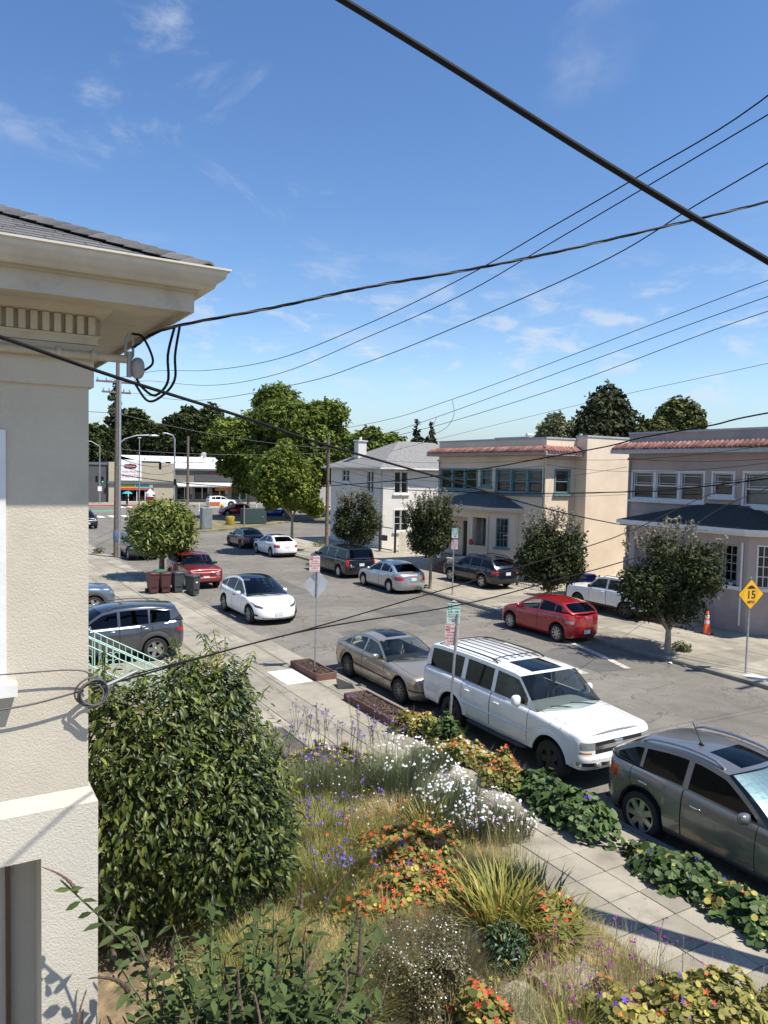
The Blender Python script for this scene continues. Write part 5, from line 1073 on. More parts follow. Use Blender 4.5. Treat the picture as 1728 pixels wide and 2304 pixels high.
# planter boxes with bark mulch
mat('planter_wood', (0.13, 0.065, 0.052), 0.8, var=.2, vs=8, bump=.3, bs=40, rnd=.12); mat('mulch', (0.085, 0.055, 0.038), 0.95, isl=.6); mat('mulch_bed', (0.05, 0.034, 0.025), .95, var=.4, vs=20)
def planter(label, x0, x1, y0, y1):
    t = thing('planter_box', label, 'planter', ((x0+x1)/2, (y0+y1)/2, .13), group='planter boxes by the kerb'); w = .045
    for a in ((x0, x1, y0, y0+w), (x0, x1, y1-w, y1), (x0, x0+w, y0+w+.002, y1-w-.002), (x1-w, x1, y0+w+.002, y1-w-.002)): b = MB(); b.bbox(*a, .13, .32, .008); b.build('board', 'planter_wood', t)
    b = MB(); b.box(x0+w+.002, x1-w-.002, y0+w+.002, y1-w-.002, .13, .26); b.build('soil', 'mulch_bed', t)
    m = MB()
    for i in range(int(900*(x1-x0)*(y1-y0))):
        c = Vector((random.uniform(x0+.07, x1-.07), random.uniform(y0+.07, y1-.07), .265+random.uniform(0, .03))); a = random.uniform(0, PI); l, s = random.uniform(.02, .06), random.uniform(.006, .014); u = Vector((math.cos(a), math.sin(a), random.uniform(-.4, .4)))*l; v = Vector((-math.sin(a), math.cos(a), random.uniform(-.3, .3)))*s
        m.add([c-u-v, c+u-v, c+u+v, c-u+v], [(0, 1, 2, 3)])
    m.build('mulch', 'mulch', t, kind='stuff')
planter('shorter wooden planter box of bark mulch round the diamond sign post', 9.12, 9.76, 18.7, 20.5); planter('longer wooden planter box of bark mulch with nothing standing in it', 9.0, 9.68, 14.55, 16.85)
m = MB(); mat('pale_slab', (0.62, 0.60, 0.55), .9, var=.06); m.bbox(8.25, 9.05, 18.75, 20.2, .13, .142, .005); tag(m.build('paving_patch', 'pale_slab'), 'clean pale concrete patch beside the shorter planter box', 'paving')
m = MB(); m.add([(9.3, 17.75, .14), (9.75, 17.6, .14), (9.85, 17.95, .16), (9.45, 18.15, .34), (9.5, 18.2, .15)], [(0, 1, 2), (0, 2, 3), (0, 3, 4), (3, 2, 4)]); tag(m.build('rubber_flap', 'black_rubber'), 'folded black rubber flap lying between the two planter boxes', 'rubber mat')
# wheelie bins
mat('bin_maroon', (0.085, 0.028, 0.028), .5, var=.1); mat('bin_dark', (0.055, 0.06, 0.06), .5, var=.1); mat('bin_green', (0.02, 0.16, 0.09), .5); mat('bin_blue', (0.012, 0.05, 0.32), .45)
def bin_(label, x, y, z, body, lid, rz, group='wheelie bins on the pavement', s=1.0, mark=False):
    t = thing('wheelie_bin', label, 'bin', (x, y, z), rz, group)
    b = MB(); b.prism([(-.22, .06), (.22, .06), (.28, .92), (-.30, .92)], -.2, .2, 'xz'); v = [(px, py*(0.86+.28*pz), pz) for px, py, pz in b.v]; b.v = v; b.build('bin_body', body, t, world=False)
    b = MB(); b.box(-.31, .30, -.245, .245, .90, .935); b.build('rim', body, t, world=False)
    b = MB(); b.sup((-.01, 0, .955), (.32, .26, .045), 4, 5, 20, 6); b.build('lid', lid, t, world=False, smooth=50)
    b = MB(); b.tube([(-.33, -.2, .86), (-.39, -.2, .9), (-.39, .2, .9), (-.33, .2, .86)], .018, 6); b.build('handle', body, t, world=False, smooth=50)
    for sy in (-1, 1): b = MB(); b.lathe([(.03, -.025), (.11, -.03), (.12, 0), (.11, .03), (.03, .025)], 16, (-.22, sy*.235, .12), 'y', True); b.build('wheel', 'black_rubber', t, world=False, smooth=40)
    b = MB(); b.box(.255, .285, -.13, .13, .34, .38); b.build('grab_bar', body, t, world=False)
    if mark: q = plate(t, 'recycling_mark', 'sign_face_white', .14, .12, (.262, 0, .68), (0, -.07, PI/2), r=.05)
    t.scale = (s, s, s); return t
bin_('maroon wheelie bin with a black lid at the pavement end of the row', 8.72, 35.35, .13, 'bin_maroon', 'bin_maroon', -PI/2+.1); bin_('maroon wheelie bin with moulded bar standing second in the row', 9.28, 35.25, .13, 'bin_maroon', 'bin_maroon', -PI/2-.1)
bin_('dark wheelie bin with bright green lid behind the maroon bins', 9.2, 36.0, .13, 'bin_dark', 'bin_green', -PI/2); bin_('dark grey wheelie bin with dark green lid between maroon and grey bins', 9.82, 35.2, .13, 'bin_dark', 'bin_dark', -PI/2+.05); bin_('charcoal wheelie bin with white mark standing at the kerb', 10.42, 34.75, .0, 'bin_dark', 'bin_dark', -PI/2+.5, mark=True)
bin_('blue wheelie bin behind the spiked fence beside its twin', 27.3, 26.9, .12, 'bin_blue', 'bin_blue', PI, 'blue bins by the peach house', 1.15); bin_('blue wheelie bin behind the spiked fence beside its twin', 27.35, 26.25, .12, 'bin_blue', 'bin_blue', PI, 'blue bins by the peach house', 1.15)
# traffic cone
mat('cone_orange', (0.85, 0.12, 0.02), .5, var=.1); mat('cone_band', (0.75, 0.75, 0.74), .4)
t = thing('traffic_cone', 'orange traffic cone with two white bands beside the pink porch pier', 'traffic cone', (25.2, 18.0, .12))
b = MB(); b.bbox(-.2, .2, -.2, .2, 0, .04, .02); b.build('base', 'black_rubber', t, world=False); b = MB(); b.lathe([(.165, .04), (.15, .06), (.045, .86), (.03, .88), (.001, .88)], 20); b.build('cone', 'cone_orange', t, world=False, smooth=40)
for z0, z1 in ((.42, .54), (.62, .74)): b = MB(); f = lambda z: .15-(z-.06)*.1313+.003; b.lathe([(f(z0), z0), (f(z1), z1)], 20); b.build('reflective_band', 'cone_band', t, world=False, smooth=40)
# pots and ornaments on the porch ledges
mat('terracotta', (0.42, 0.12, 0.06), .8); mat('leaf_pot', (0.05, 0.10, 0.035), .6, isl=.4)
for k, (yy, mt, r, h) in enumerate(((18.95, 'terracotta', .1, .2), (18.7, 'sign_white', .1, .18), (18.4, 'metal_dull', .09, .14), (18.05, 'low_wall', .1, .13))):
    t = thing('flower_pot', ('terracotta', 'white', 'dark grey', 'pale grey')[k]+' flower pot on the ledge of the pink porch', 'pot', (26.62, yy, 1.9), group='pots on the porch ledge'); b = MB(); b.lathe([(.001, 0), (r*.7, 0), (r, h), (r*1.08, h), (r*1.08, h-.03), (r*.85, h-.02), (.001, h-.03)], 14); b.build('pot', mt, t, world=False, smooth=40)
    b = MB()
    for i in range(14): a = random.uniform(0, 2*PI); l = random.uniform(.08, .22); d = Vector((math.cos(a)*.5, math.sin(a)*.5, 1)).normalized(); n_ = Vector((-math.sin(a), math.cos(a), 0))*.025; p0 = Vector((0, 0, h-.03)); b.add([p0, p0+d*l*.5+n_, p0+d*l, p0+d*l*.5-n_], [(0, 1, 2, 3)])
    b.build('plant', 'leaf_pot', t, world=False)
for (x, y, mt, nm) in ((26.72, 34.75, 'sign_red', 'red ornament on the ledge of the peach porch'), (26.0, 36.9, 'sign_white', 'white pot on the step of the peach porch')): b = MB(); b.lathe([(.001, 0), (.1, 0), (.14, .12), (.11, .26), (.05, .34), (.001, .35)], 12, (x, y, 1.91 if mt == 'sign_red' else .95)); tag(b.build('ornament', mt, smooth=50), nm, 'ornament')
# kerbside utility cover and litter
b = MB(); b.bbox(20.8, 21.3, 12.9, 13.6, .128, .142, .004); tag(b.build('meter_cover', 'pale_slab'), 'pale utility box cover in the pavement below the speed hump sign', 'cover')
for i, (x, y, s) in enumerate(((20.45, 15.9, .10), (20.5, 15.45, .12), (20.52, 15.3, .07), (20.85, 28.2, .16))):
    b = MB(); vs = [(x+random.uniform(-s, s), y+random.uniform(-s, s), .006+random.uniform(.0, s*.6)) for _ in range(7)]; b.add(vs, [(0, 1, 2), (2, 3, 4), (4, 5, 6), (0, 2, 4), (1, 3, 5)]); tag(b.build('paper_scrap', 'sign_white'), 'crumpled scrap of white paper lying in the far gutter', 'litter', 'paper scraps in the gutter')
# ---------------------------------------------------------------- poles, lamps, signals
def cable(pts, r, mt, label, n=40, name='cable', group='overhead cables', cat='cable', twist=0):
    P = [Vector(p) for p in pts]; out = []; k = len(P)
    for i in range(n+1):
        t = i/n*(k-1); j = min(int(t), k-2); f = t-j
        a = P[j-1] if j > 0 else P[0]*2-P[1]; b = P[j]; c = P[j+1]; d = P[j+2] if j+2 < k else P[-1]*2-P[-2]
        out.append(((2*b)+(c-a)*f+(2*a-5*b+4*c-d)*f*f+(3*b-a-3*c+d)*f**3)*.5)
    m = MB()
    if twist:
        T_ = thing(name, label, cat, out[0], 0, group)
        for s in range(3):
            mm = MB(); mm.tube([p+Vector((0, math.cos(i*twist+s*2.094), math.sin(i*twist+s*2.094)))*r*1.05 for i, p in enumerate(out)], r, 6); mm.build('strand', mt[s], T_, smooth=60)
        return T_
    m.tube(out, r, 6); return tag(m.build(name, mt, smooth=60), label, cat, group)
def sagline(A, B, sag, n=12): A, B = Vector(A), Vector(B); return [A.lerp(B, i/n)+Vector((0, 0, -4*sag*(i/n)*(1-i/n))) for i in range(n+1)]
UP_ = (10.1, 50.5)
t = thing('utility_pole', 'tall weathered utility pole with bright metal riser and street lamp arm', 'utility pole', (*UP_, .12))
b = MB(); b.tube([(0, 0, 0), (.03, 0, 6), (.08, 0, 12.6)], .17, 12, r1=.12); b.build('pole', 'wood_pole', t, world=False, smooth=40)
b = MB(); b.tube([(.17, -.14, 0), (.19, -.13, 11.6)], .085, 10); b.build('riser', 'metal_galv', t, world=False, smooth=40)
for z, w in ((11.25, 1.25), (10.6, .9)): b = MB(); b.box(-w, w, -.06, .06, z-.06, z+.06); cr = b.build('cross_arm', 'wood_pole', t, world=False); [MB().lathe([(.03, z+.06), (.05, z+.12), (.035, z+.16), (.05, z+.22), (.001, z+.24)], 8, (x, 0, 0)).build('insulator', 'porcelain', t, world=False, smooth=40) for x in (-w+.1, -w*.5, w*.5, w-.1)]
b = MB(); b.tube([(.1, -.1, 7.3), (.5, -.15, 7.65), (1.2, -.2, 7.9), (2.0, -.25, 7.95)], .04, 8); b.build('lamp_arm', 'metal_galv', t, world=False, smooth=50); b = MB(); b.sup((2.3, -.27, 7.93), (.36, .14, .07), 3, 2.6); b.build('luminaire', 'metal_galv', t, world=False, smooth=60)
b = MB(); b.lathe([(.16, 1.0), (.18, 1.05), (.18, 1.7), (.16, 1.75)], 12); mat('sticker', (0.10, 0.13, 0.25), .6, var=.6, vs=14); b.build('handbill_wrap', 'sticker', t, world=False, smooth=40)
t = thing('utility_pole', 'dark wooden utility pole standing in front of the white house', 'utility pole', (24.0, 47.95, .12)); b = MB(); b.tube([(0, 0, 0), (0, 0, 8.3)], .14, 12, r1=.11); b.build('pole', 'wood_pole', t, world=False, smooth=40); b = MB(); b.box(-.08, .08, -.9, .9, 7.5, 7.62); b.build('cross_arm', 'wood_pole', t, world=False)
t = thing('utility_pole', 'wooden utility pole at the kerb carrying the service drops', 'utility pole', (9.62, 3.45, .12)); b = MB(); b.tube([(0, 0, 0), (0, 0, 13)], .19, 12, r1=.13); b.build('pole', 'wood_pole', t, world=False, smooth=40); b = MB(); b.box(-1.25, 1.25, -.06, .06, 11.9, 12.02); b.build('cross_arm', 'wood_pole', t, world=False); b = MB(); b.lathe([(.001, 8.6), (.25, 8.6), (.27, 8.7), (.27, 9.6), (.2, 9.7), (.001, 9.72)], 14, (-.35, .2, 0)); b.build('transformer', 'metal_dull', t, world=False, smooth=40)
t = thing('utility_pole', 'wooden utility pole across the street by the pink house', 'utility pole', (24.6, 7.0, .12)); b = MB(); b.tube([(0, 0, 0), (0, 0, 13.2)], .19, 12, r1=.13); b.build('pole', 'wood_pole', t, world=False, smooth=40); b = MB(); b.box(-1.2, 1.2, -.06, .06, 12.4, 12.52); b.build('cross_arm', 'wood_pole', t, world=False)
t = thing('utility_pole', 'grey wooden pole in front of the paint shop windows', 'utility pole', (35.6, 122, .14)); b = MB(); b.tube([(0, 0, 0), (0, 0, 11)], .24, 10, r1=.18); b.build('pole', 'wood_pole', t, world=False, smooth=40); b = MB(); b.tube([(.1, 0, 6), (1.0, 0, 7.4), (2.4, 0, 7.7)], .05, 6); b.build('lamp_arm', 'metal_galv', t, world=False)
mat('signal_black', (0.012, 0.014, 0.013), .6); mat('lamp_green', (0.05, 0.75, 0.35), .3, emit=1.6); mat('lamp_off_red', (0.16, 0.02, 0.02), .3); mat('lamp_off_amber', (0.16, 0.08, 0.01), .3)
def signal(par, x, z, y=0.0, green=False):
    b = MB(); b.bbox(x-.18, x+.18, y-.14, y+.1, z, z+1.05, .03); h = b.build('signal_head', 'signal_black', par, world=False)
    for k, mt in enumerate(('lamp_green' if green else 'lamp_off_amber', 'lamp_off_amber', 'lamp_off_red')): b = MB(); b.lathe([(.001, -.03), (.08, -.02), (.11, 0)], 12, (x, y-.15, z+.19+.33*k), 'y'); b.build('lens', mt, h, world=False); b = MB(); b.lathe([(.125, -.18), (.125, 0)], 12, (x, y-.145, z+.19+.33*k), 'y'); b.build('visor', 'signal_black', h, world=False)
t = thing('traffic_signal', 'traffic signal pole showing green beside the dark grey block', 'traffic light', (22.3, 124.0, .14)); b = MB(); b.tube([(0, 0, 0), (0, 0, 9.0)], .12, 8, r1=.08); b.tube([(0, 0, 8.9), (-1.2, 0, 9.6), (-2.4, 0, 9.75)], .06, 6); b.build('mast', 'metal_dull', t, world=False, smooth=40); signal(t, -.45, 3.3); signal(t, .4, 3.2, green=True); plate(t, 'no_turn_sign', 'sign_face_white', .6, .75, (0, -.15, 2.3), (0, 0, 0)); b = MB(); b.sup((-2.6, 0, 9.75), (.35, .14, .07), 3, 2.6); b.build('luminaire', 'metal_galv', t, world=False)
t = thing('traffic_signal', 'traffic signal mast with curved arm before the paint shop windows', 'traffic light', (33.3, 121.5, .14)); b = MB(); b.tube([(0, 0, 0), (0, 0, 10.4), (-.3, 0, 11.0), (-1.3, 0, 11.3)], .11, 8); b.build('mast', 'metal_galv', t, world=False, smooth=40); b = MB(); b.tube([(0, 0, 4.6), (-.6, 0, 5.9), (-1.6, 0, 6.6), (-2.2, 0, 6.7)], .06, 6); b.build('arm', 'metal_galv', t, world=False, smooth=40); signal(t, -2.3, 5.5); signal(t, 0.0, 3.0, -.25); b = MB(); b.sup((-1.6, 0, 11.3), (.38, .15, .08), 3, 2.6); b.build('luminaire', 'metal_galv', t, world=False)
t = thing('lamp_column', 'thin grey lamp column before the paint shop sign panel', 'lamp post', (28.0, 122.5, .14)); b = MB(); b.tube([(0, 0, 0), (0, 0, 10.3)], .11, 8, r1=.07); b.build('column', 'metal_dull', t, world=False, smooth=40); b = MB(); b.sup((0, 0, 10.4), (.3, .12, .08), 3, 2.6); b.build('luminaire', 'metal_galv', t, world=False)
mat('cabinet_grey', (0.19, 0.215, 0.22), .6, var=.1); mat('cabinet_green', (0.03, 0.055, 0.05), .6, var=.15)
def cabinet(label, x, y, w, d, h, mt): t = thing('utility_cabinet', label, 'cabinet', (x, y, .14)); b = MB(); b.bbox(x-w/2, x+w/2, y-d/2, y+d/2, .14, .14+h, .04); b.build('housing', mt, t); b = MB(); b.box(x-w*.4, x+w*.4, y-d/2-.02, y-d/2-.002, .3, h); b.build('door', mt, t); b = MB(); b.box(x+w*.3, x+w*.34, y-d/2-.06, y-d/2-.022, h*.5, h*.6); b.build('handle', 'metal_dull', t)
cabinet('tall grey traffic signal cabinet on the corner of the island', 22.4, 70.6, 1.0, .8, 2.1, 'cabinet_grey'); cabinet('broad dark green utility cabinet in the shade of the big tree', 29.4, 76.3, 2.6, 1.0, 1.7, 'cabinet_green')
mat('yellow_paint', (0.36, 0.23, 0.03), .6, var=.15)
b = MB(); b.lathe([(.001, 0), (.45, 0), (.48, .1), (.44, .45), (.48, .8), (.42, .9), (.001, .92)], 16, (26.7, 76.0, .14)); tag(b.build('barrel', 'yellow_paint', smooth=40), 'yellow barrel standing on the traffic island', 'barrel')
b = MB(); b.tube([(27.2, 73.2, .1), (27.2, 73.2, 2.3)], .07, 8); tag(b.build('bollard_post', 'metal_dull'), 'thin grey steel post on the traffic island', 'post')
t = thing('fire_hydrant', 'yellow fire hydrant by the road beyond the island', 'hydrant', (34.3, 101.0, 0)); b = MB(); b.lathe([(.28, 0), (.28, .08), (.2, .1), (.2, .75), (.26, .78), (.26, .85), (.2, .95), (.08, 1.1), (.001, 1.12)], 12); b.build('barrel', 'yellow_paint', t, world=False, smooth=40); b = MB(); b.tube([(-.35, 0, .6), (.35, 0, .6)], .11, 8); b.build('nozzle', 'yellow_paint', t, world=False)
for i, (x, y) in enumerate(((32.0, 104), (36.5, 106), (40.5, 104))): b = MB(); b.lathe([(.16, 0), (.16, .06), (.06, .08), (.06, 1.1), (.001, 1.12)], 10, (x, y, 0)); tag(b.build('delineator_post', 'sign_white', smooth=40), 'white flexible delineator post standing on the crossing', 'post', 'delineator posts on the crossing')
t = thing('news_kiosk', 'red and white pointed kerb box before the paint shop', 'kiosk', (29.3, 120.8, .14)); b = MB(); b.bbox(-.55, .55, -.4, .4, 0, 1.2, .04); b.build('cabinet_body', 'sign_red', t, world=False); b = MB(); b.lathe([(.72, 1.2), (.72, 1.75), (.35, 2.1), (.12, 2.35), (.001, 2.5)], 14); b.build('cap', 'sign_white', t, world=False, smooth=40)
t = thing('construction_barrier', 'orange and white road barrier beside the white SUV at the shop', 'barrier', (37.8, 113.2, 0)); b = MB(); b.bbox(-1.5, 1.5, -.25, .25, 0, 1.0, .1); b.build('barrier_body', 'sign_white', t, world=False); b = MB(); b.box(-1.4, .2, -.28, -.255, .2, .85); b.build('panel', 'sign_orange', t, world=False)
# ---------------------------------------------------------------- people
def figure(name, label, loc, rz, joints, edges, radii, mt, parts=()):
    me = bpy.data.meshes.new('person'); me.from_pydata(joints, edges, []); o = bpy.data.objects.new('tmp', me); COL.objects.link(o)
    md = o.modifiers.new('s', 'SKIN'); ms = o.modifiers.new('u', 'SUBSURF'); ms.levels = 1; ms.render_levels = 1
    for i, r in enumerate(radii): me.skin_vertices[0].data[i].radius = (r, r); me.skin_vertices[0].data[i].use_root = (i == 0)
    dg = bpy.context.evaluated_depsgraph_get(); m2 = bpy.data.meshes.new_from_object(o.evaluated_get(dg)); bpy.data.objects.remove(o)
    t = thing(name, label, 'person', loc, rz); link('body', m2, mt, t, 180)
    for nm, mb, m_ in parts: mb.build(nm, m_, t, world=False, smooth=60)
    return t
mat('cloth_dark', (0.022, 0.025, 0.04), .9, var=.2); mat('cloth_grey', (0.12, 0.13, 0.14), .9, var=.2); mat('skin', (0.36, 0.20, 0.13), .6); mat('hair_dark', (0.02, 0.015, 0.012), .7); mat('umbrella_teal', (0.03, 0.42, 0.43), .6, trans=.2)
J = [(0, 0, .95), (0, 0, 1.2), (0, 0, 1.42), (0, .01, 1.52), (.1, 0, .9), (.12, .05, .5), (.12, .0, .08), (.12, -.12, .04), (-.1, 0, .9), (-.12, -.08, .5), (-.12, .06, .08), (-.12, -.06, .04), (.2, 0, 1.4), (.27, .0, 1.12), (.2, -.18, 1.25), (-.2, 0, 1.4), (-.27, .02, 1.1), (-.25, -.1, .86)]
E_ = [(0, 1), (1, 2), (2, 3), (0, 4), (4, 5), (5, 6), (6, 7), (0, 8), (8, 9), (9, 10), (10, 11), (2, 12), (12, 13), (13, 14), (2, 15), (15, 16), (16, 17)]; RD = [.16, .15, .13, .06, .1, .075, .05, .045, .1, .075, .05, .045, .06, .05, .035, .06, .05, .035]
def headparts(c):
    h = MB(); h.sup(c, (.085, .105, .13), 2.2, 2.2, 12, 9); h.sup((c[0], c[1]-.105, c[2]-.01), (.018, .025, .03), 2, 2, 8, 6); h.sup((c[0]+.085, c[1], c[2]), (.015, .025, .035), 2, 2, 8, 6); h.sup((c[0]-.085, c[1], c[2]), (.015, .025, .035), 2, 2, 8, 6)
    r = MB(); r.sup((c[0], c[1]+.02, c[2]+.035), (.095, .105, .11), 2.2, 2.2, 12, 9); return [('head', h, 'skin'), ('hair', r, 'hair_dark')]
figure('person', 'person in dark clothes walking with a teal umbrella at the crossing', (25.3, 118.6, 0), .4, J, E_, RD, 'cloth_dark', headparts((0, -.02, 1.65)))
t = thing('umbrella', 'open teal umbrella held over the person at the crossing', 'umbrella', (25.3, 118.4, 1.2)); b = MB()
vs = [(0, 0, 1.05)]; n = 8
for r_, z_ in ((.35, .98), (.62, .86), (.8, .68)): vs += [(r_*math.cos(2*PI*k/n), r_*math.sin(2*PI*k/n), z_) for k in range(n)]
fs = [(0, 1+k, 1+(k+1) % n) for k in range(n)]+[(1+q*n+k, 1+q*n+(k+1) % n, 1+(q+1)*n+(k+1) % n, 1+(q+1)*n+k) for q in (0, 1) for k in range(n)]; b.add(vs, fs); b.build('canopy', 'umbrella_teal', t, world=False); b = MB(); b.tube([(0, 0, 0), (0, 0, 1.12)], .015, 6); b.build('shaft', 'metal_dull', t, world=False)
J2 = [(0, 0, .85), (0, -.1, 1.1), (0, -.22, 1.35), (0, -.26, 1.45), (.1, 0, .82), (.2, -.38, .68), (.2, -.25, .3), (.2, -.38, .26), (-.1, 0, .82), (-.2, -.38, .68), (-.2, -.25, .3), (-.2, -.38, .26), (.19, -.2, 1.33), (.3, -.4, 1.1), (.28, -.62, 1.02), (-.19, -.2, 1.33), (-.3, -.4, 1.1), (-.28, -.62, 1.02)]
figure('person', 'rider in grey sitting on a motorcycle in front of the shop', (40.8, 111.5, 0), -PI/2, J2, E_, RD, 'cloth_grey', headparts((0, -.3, 1.58)))
t = thing('motorcycle', 'dark motorcycle ridden past the paint shop', 'motorcycle', (40.8, 111.5, 0), -PI/2)
for nm, y_ in (('wheel', -.85), ('wheel', .62)): b = MB(); b.lathe([(.2, -.05), (.3, -.06), (.32, 0), (.3, .06), (.2, .05)], 18, (0, y_, .32), 'x'); b.build(nm, 'black_rubber', t, world=False, smooth=40)
b = MB(); b.sup((0, -.1, .5), (.16, .42, .2), 2.6, 2.6); b.sup((0, -.28, .82), (.14, .28, .12), 2.4, 2.4); b.build('engine_tank', 'paint_navy', t, world=False, smooth=60); b = MB(); b.sup((0, .28, .76), (.15, .38, .06), 2.6, 2.6); b.build('saddle', 'black_rubber', t, world=False, smooth=60); b = MB(); b.tube([(-.36, -.58, 1.02), (0, -.66, .98), (.36, -.58, 1.02)], .018, 6); b.tube([(0, -.66, .98), (0, -.85, .32)], .03, 6); b.build('fork', 'chrome', t, world=False)
# ---------------------------------------------------------------- overhead cables
cable([(-.9, 3.65, 8.95), (1.26, 2.47, 7.67), (2.65, 1.71, 6.81), (6.5, -.35, 4.6)], .0125, 'wire_black', 'thick black cable passing close in front of the window', name='thick_cable')
cable([(1.42, 6.50, 6.98), (1.71, 6.45, 7.17), (2.59, 6.2, 7.42), (3.34, 5.99, 7.65), (4.23, 5.73, 7.88), (5.13, 5.48, 8.14), (6.29, 5.15, 8.51), (7.43, 4.82, 8.88), (9.55, 4.0, 9.6)], .0075, ('wire_grey', 'wire_black', 'wire_black'), 'twisted three strand service drop rising from the mast under the eave', n=170, name='service_drop', twist=.42)
cable([(-.5, 3.7, 6.75), (.28, 4.1, 6.61), (.89, 4.45, 6.5), (1.89, 5.02, 6.35), (2.66, 5.46, 6.22), (4.59, 6.56, 5.96), (7.54, 8.24, 5.55), (11.14, 10.3, 5.14), (13.97, 11.91, 4.89), (25.45, 18.46, 4.04), (26.3, 18.9, 4.0)], .0105, 'wire_black', 'dark cable crossing in front of the cream house down to the pink porch', n=60, name='thick_cable')
for (z2, lab, zs) in ((0, 'upper of two drop wires from the coil on the cream house', [4.2, 4.3, 4.4, 4.7, 4.81, 5.04, 5.23, 6.16]),): cable([(1.12, 6.52, 4.18), (2.5, 6.81, 4.3), (3.48, 6.98, 4.4), (5.84, 7.38, 4.7), (6.69, 7.53, 4.81), (8.38, 7.82, 5.04), (9.41, 8.0, 5.23), (13.96, 8.78, 6.16), (24.5, 7.3, 9.0)], .007, 'wire_black', lab, n=60)
cable([(1.12, 6.52, 4.15), (3.16, 6.92, 4.36), (5.3, 7.29, 4.4), (6.91, 7.57, 4.52), (10.33, 8.16, 4.91), (13.99, 8.79, 5.86), (24.5, 7.2, 8.6)], .008, 'wire_black', 'lower of two drop wires from the coil on the cream house', n=60)
cable([(9.2, 3.45, 12.0), (9.9, 6.5, 11.29), (9.9, 8.65, 10.91), (9.9, 10.84, 10.6), (9.9, 13.42, 10.25), (9.9, 17.45, 9.92), (9.9, 23.66, 9.7), (9.9, 31.09, 10.09), (9.9, 40.42, 11.0), (9.3, 50.5, 11.35)], .011, 'wire_black', 'upper line of the pair running down the street to the lamp arm pole', n=60)
cable([(10.6, 3.45, 12.0), (10.8, 7.0, 11.5), (10.8, 9.2, 11.13), (10.8, 11.5, 10.75), (10.8, 14.6, 10.25), (10.8, 19.0, 9.9), (10.8, 25.7, 9.49), (10.8, 33.8, 9.77), (10.8, 45, 11.0), (10.9, 50.5, 11.35)], .011, 'wire_black', 'lower line of the pair running down the street to the lamp arm pole', n=60)
cable([(11.6, 3.45, 12.0), (12, 7.82, 11.29), (12, 9.22, 10.99), (12, 11.43, 10.48), (12, 16.21, 9.94), (12, 21.1, 9.53), (12, 26.82, 9.3), (12, 40, 9.6), (11.1, 50.5, 10.75)], .012, 'wire_black', 'single line sagging over the middle of the street', n=60)
for k, (pts, lab) in enumerate((([(24.2, 7, 14.0), (24, 15.44, 12.69), (24, 32.86, 10.04), (24, 43.87, 9.0), (24.2, 70, 8.2)], 'topmost of three lines along the far side of the street'), ([(24.6, 7, 13.4), (24, 15.41, 12.15), (24, 33.89, 9.23), (24, 40.83, 8.31), (24.0, 47.9, 7.7)], 'middle of three lines along the far side of the street'), ([(24.9, 7, 12.8), (24, 15.38, 11.66), (24, 26, 9.8), (24, 37.6, 8.34), (24.0, 48.6, 7.72)], 'lowest of three lines along the far side of the street'))): cable(pts, .014, 'wire_black', lab, n=50)
cable([(28, 12, 11.2), (30, 19.12, 10.9), (30, 29.19, 9.94), (30, 43.39, 8.33), (30.0, 49.3, 7.6)], .010, 'wire_black', 'thin wire running to the chimney side of the white house', n=40)
cable([(24.5, 7, 9.2), (23, 14.57, 8.17), (23, 16.6, 7.86), (23, 19.57, 7.52), (23, 21.4, 7.2), (23, 26.1, 6.63), (23, 28.4, 6.35), (23, 35.6, 5.64), (23.4, 47.1, 4.93), (24, 47.95, 4.9)], .028, 'wire_black', 'thick black cable bundle sloping along the far pavement', n=60, name='thick_cable')
cable([(24.5, 7, 7.4), (23, 14.4, 6.08), (23, 18.1, 5.6), (23, 20.1, 5.45), (23, 26.0, 5.17), (23, 28.4, 5.12), (23.5, 40, 5.0), (24, 47.95, 5.3)], .024, 'wire_black', 'lower thick black cable along the far pavement', n=60, name='thick_cable')
cable(sagline((-14, 53, 10.6), (10.1, 50.5, 9.4), .3), .02, 'wire_grey', 'pale cable reaching the lamp arm pole from behind the cream house', n=30); cable(sagline((10.1, 50.5, 9.4), (24, 47.95, 7.6), .35), .02, 'wire_grey', 'pale upper cable spanning the street between the two poles', n=40)
cable(sagline((10.1, 50.5, 7.1), (24, 47.95, 7.3), .25), .02, 'wire_grey', 'pale lower cable spanning the street between the two poles', n=40); cable(sagline((10.1, 50.5, 5.5), (24, 47.95, 4.9), .4), .03, 'wire_black', 'dark sagging cable spanning the street between the two poles', n=40)
for k, (a, b_, s) in enumerate((((24, 47.95, 7.2), (28.3, 30.6, 6.9), .4), ((24, 47.95, 7.0), (28.4, 30.2, 6.6), .7), ((24.6, 7, 8.8), (28.3, 30.5, 6.95), .8), ((24.6, 7, 8.3), (28.3, 30.3, 6.6), 1.0), ((24.6, 7, 8.0), (27.85, 24.5, 6.9), .6), ((24, 47.95, 6.7), (27.85, 24.45, 6.5), 1.1), ((24, 47.95, 6.4), (27.85, 24.5, 5.2), .8), ((24.6, 7, 7.7), (29.4, 49.4, 5.6), 1.6))): cable(sagline(a, b_, s), .009, 'wire_black', 'thin service wire slung between poles and the pink and peach houses', n=30, group='service wires to the houses')
for k, (a, b_, s) in enumerate((((10.1, 50.5, 8.2), (22.3, 124, 7.6), 1.2), ((10.1, 50.5, 6.6), (35.6, 122, 8.6), 1.4), ((10.1, 50.5, 6.2), (35.6, 122, 7.2), 1.4), ((10.1, 50.5, 8.8), (35.6, 122, 10.2), 1.0), ((24, 47.95, 6.2), (35.6, 122, 6.4), 1.2))): cable(sagline(a, b_, s), .02, 'wire_black', 'distant wire running from the poles towards the crossing', n=30, group='wires over the crossing')
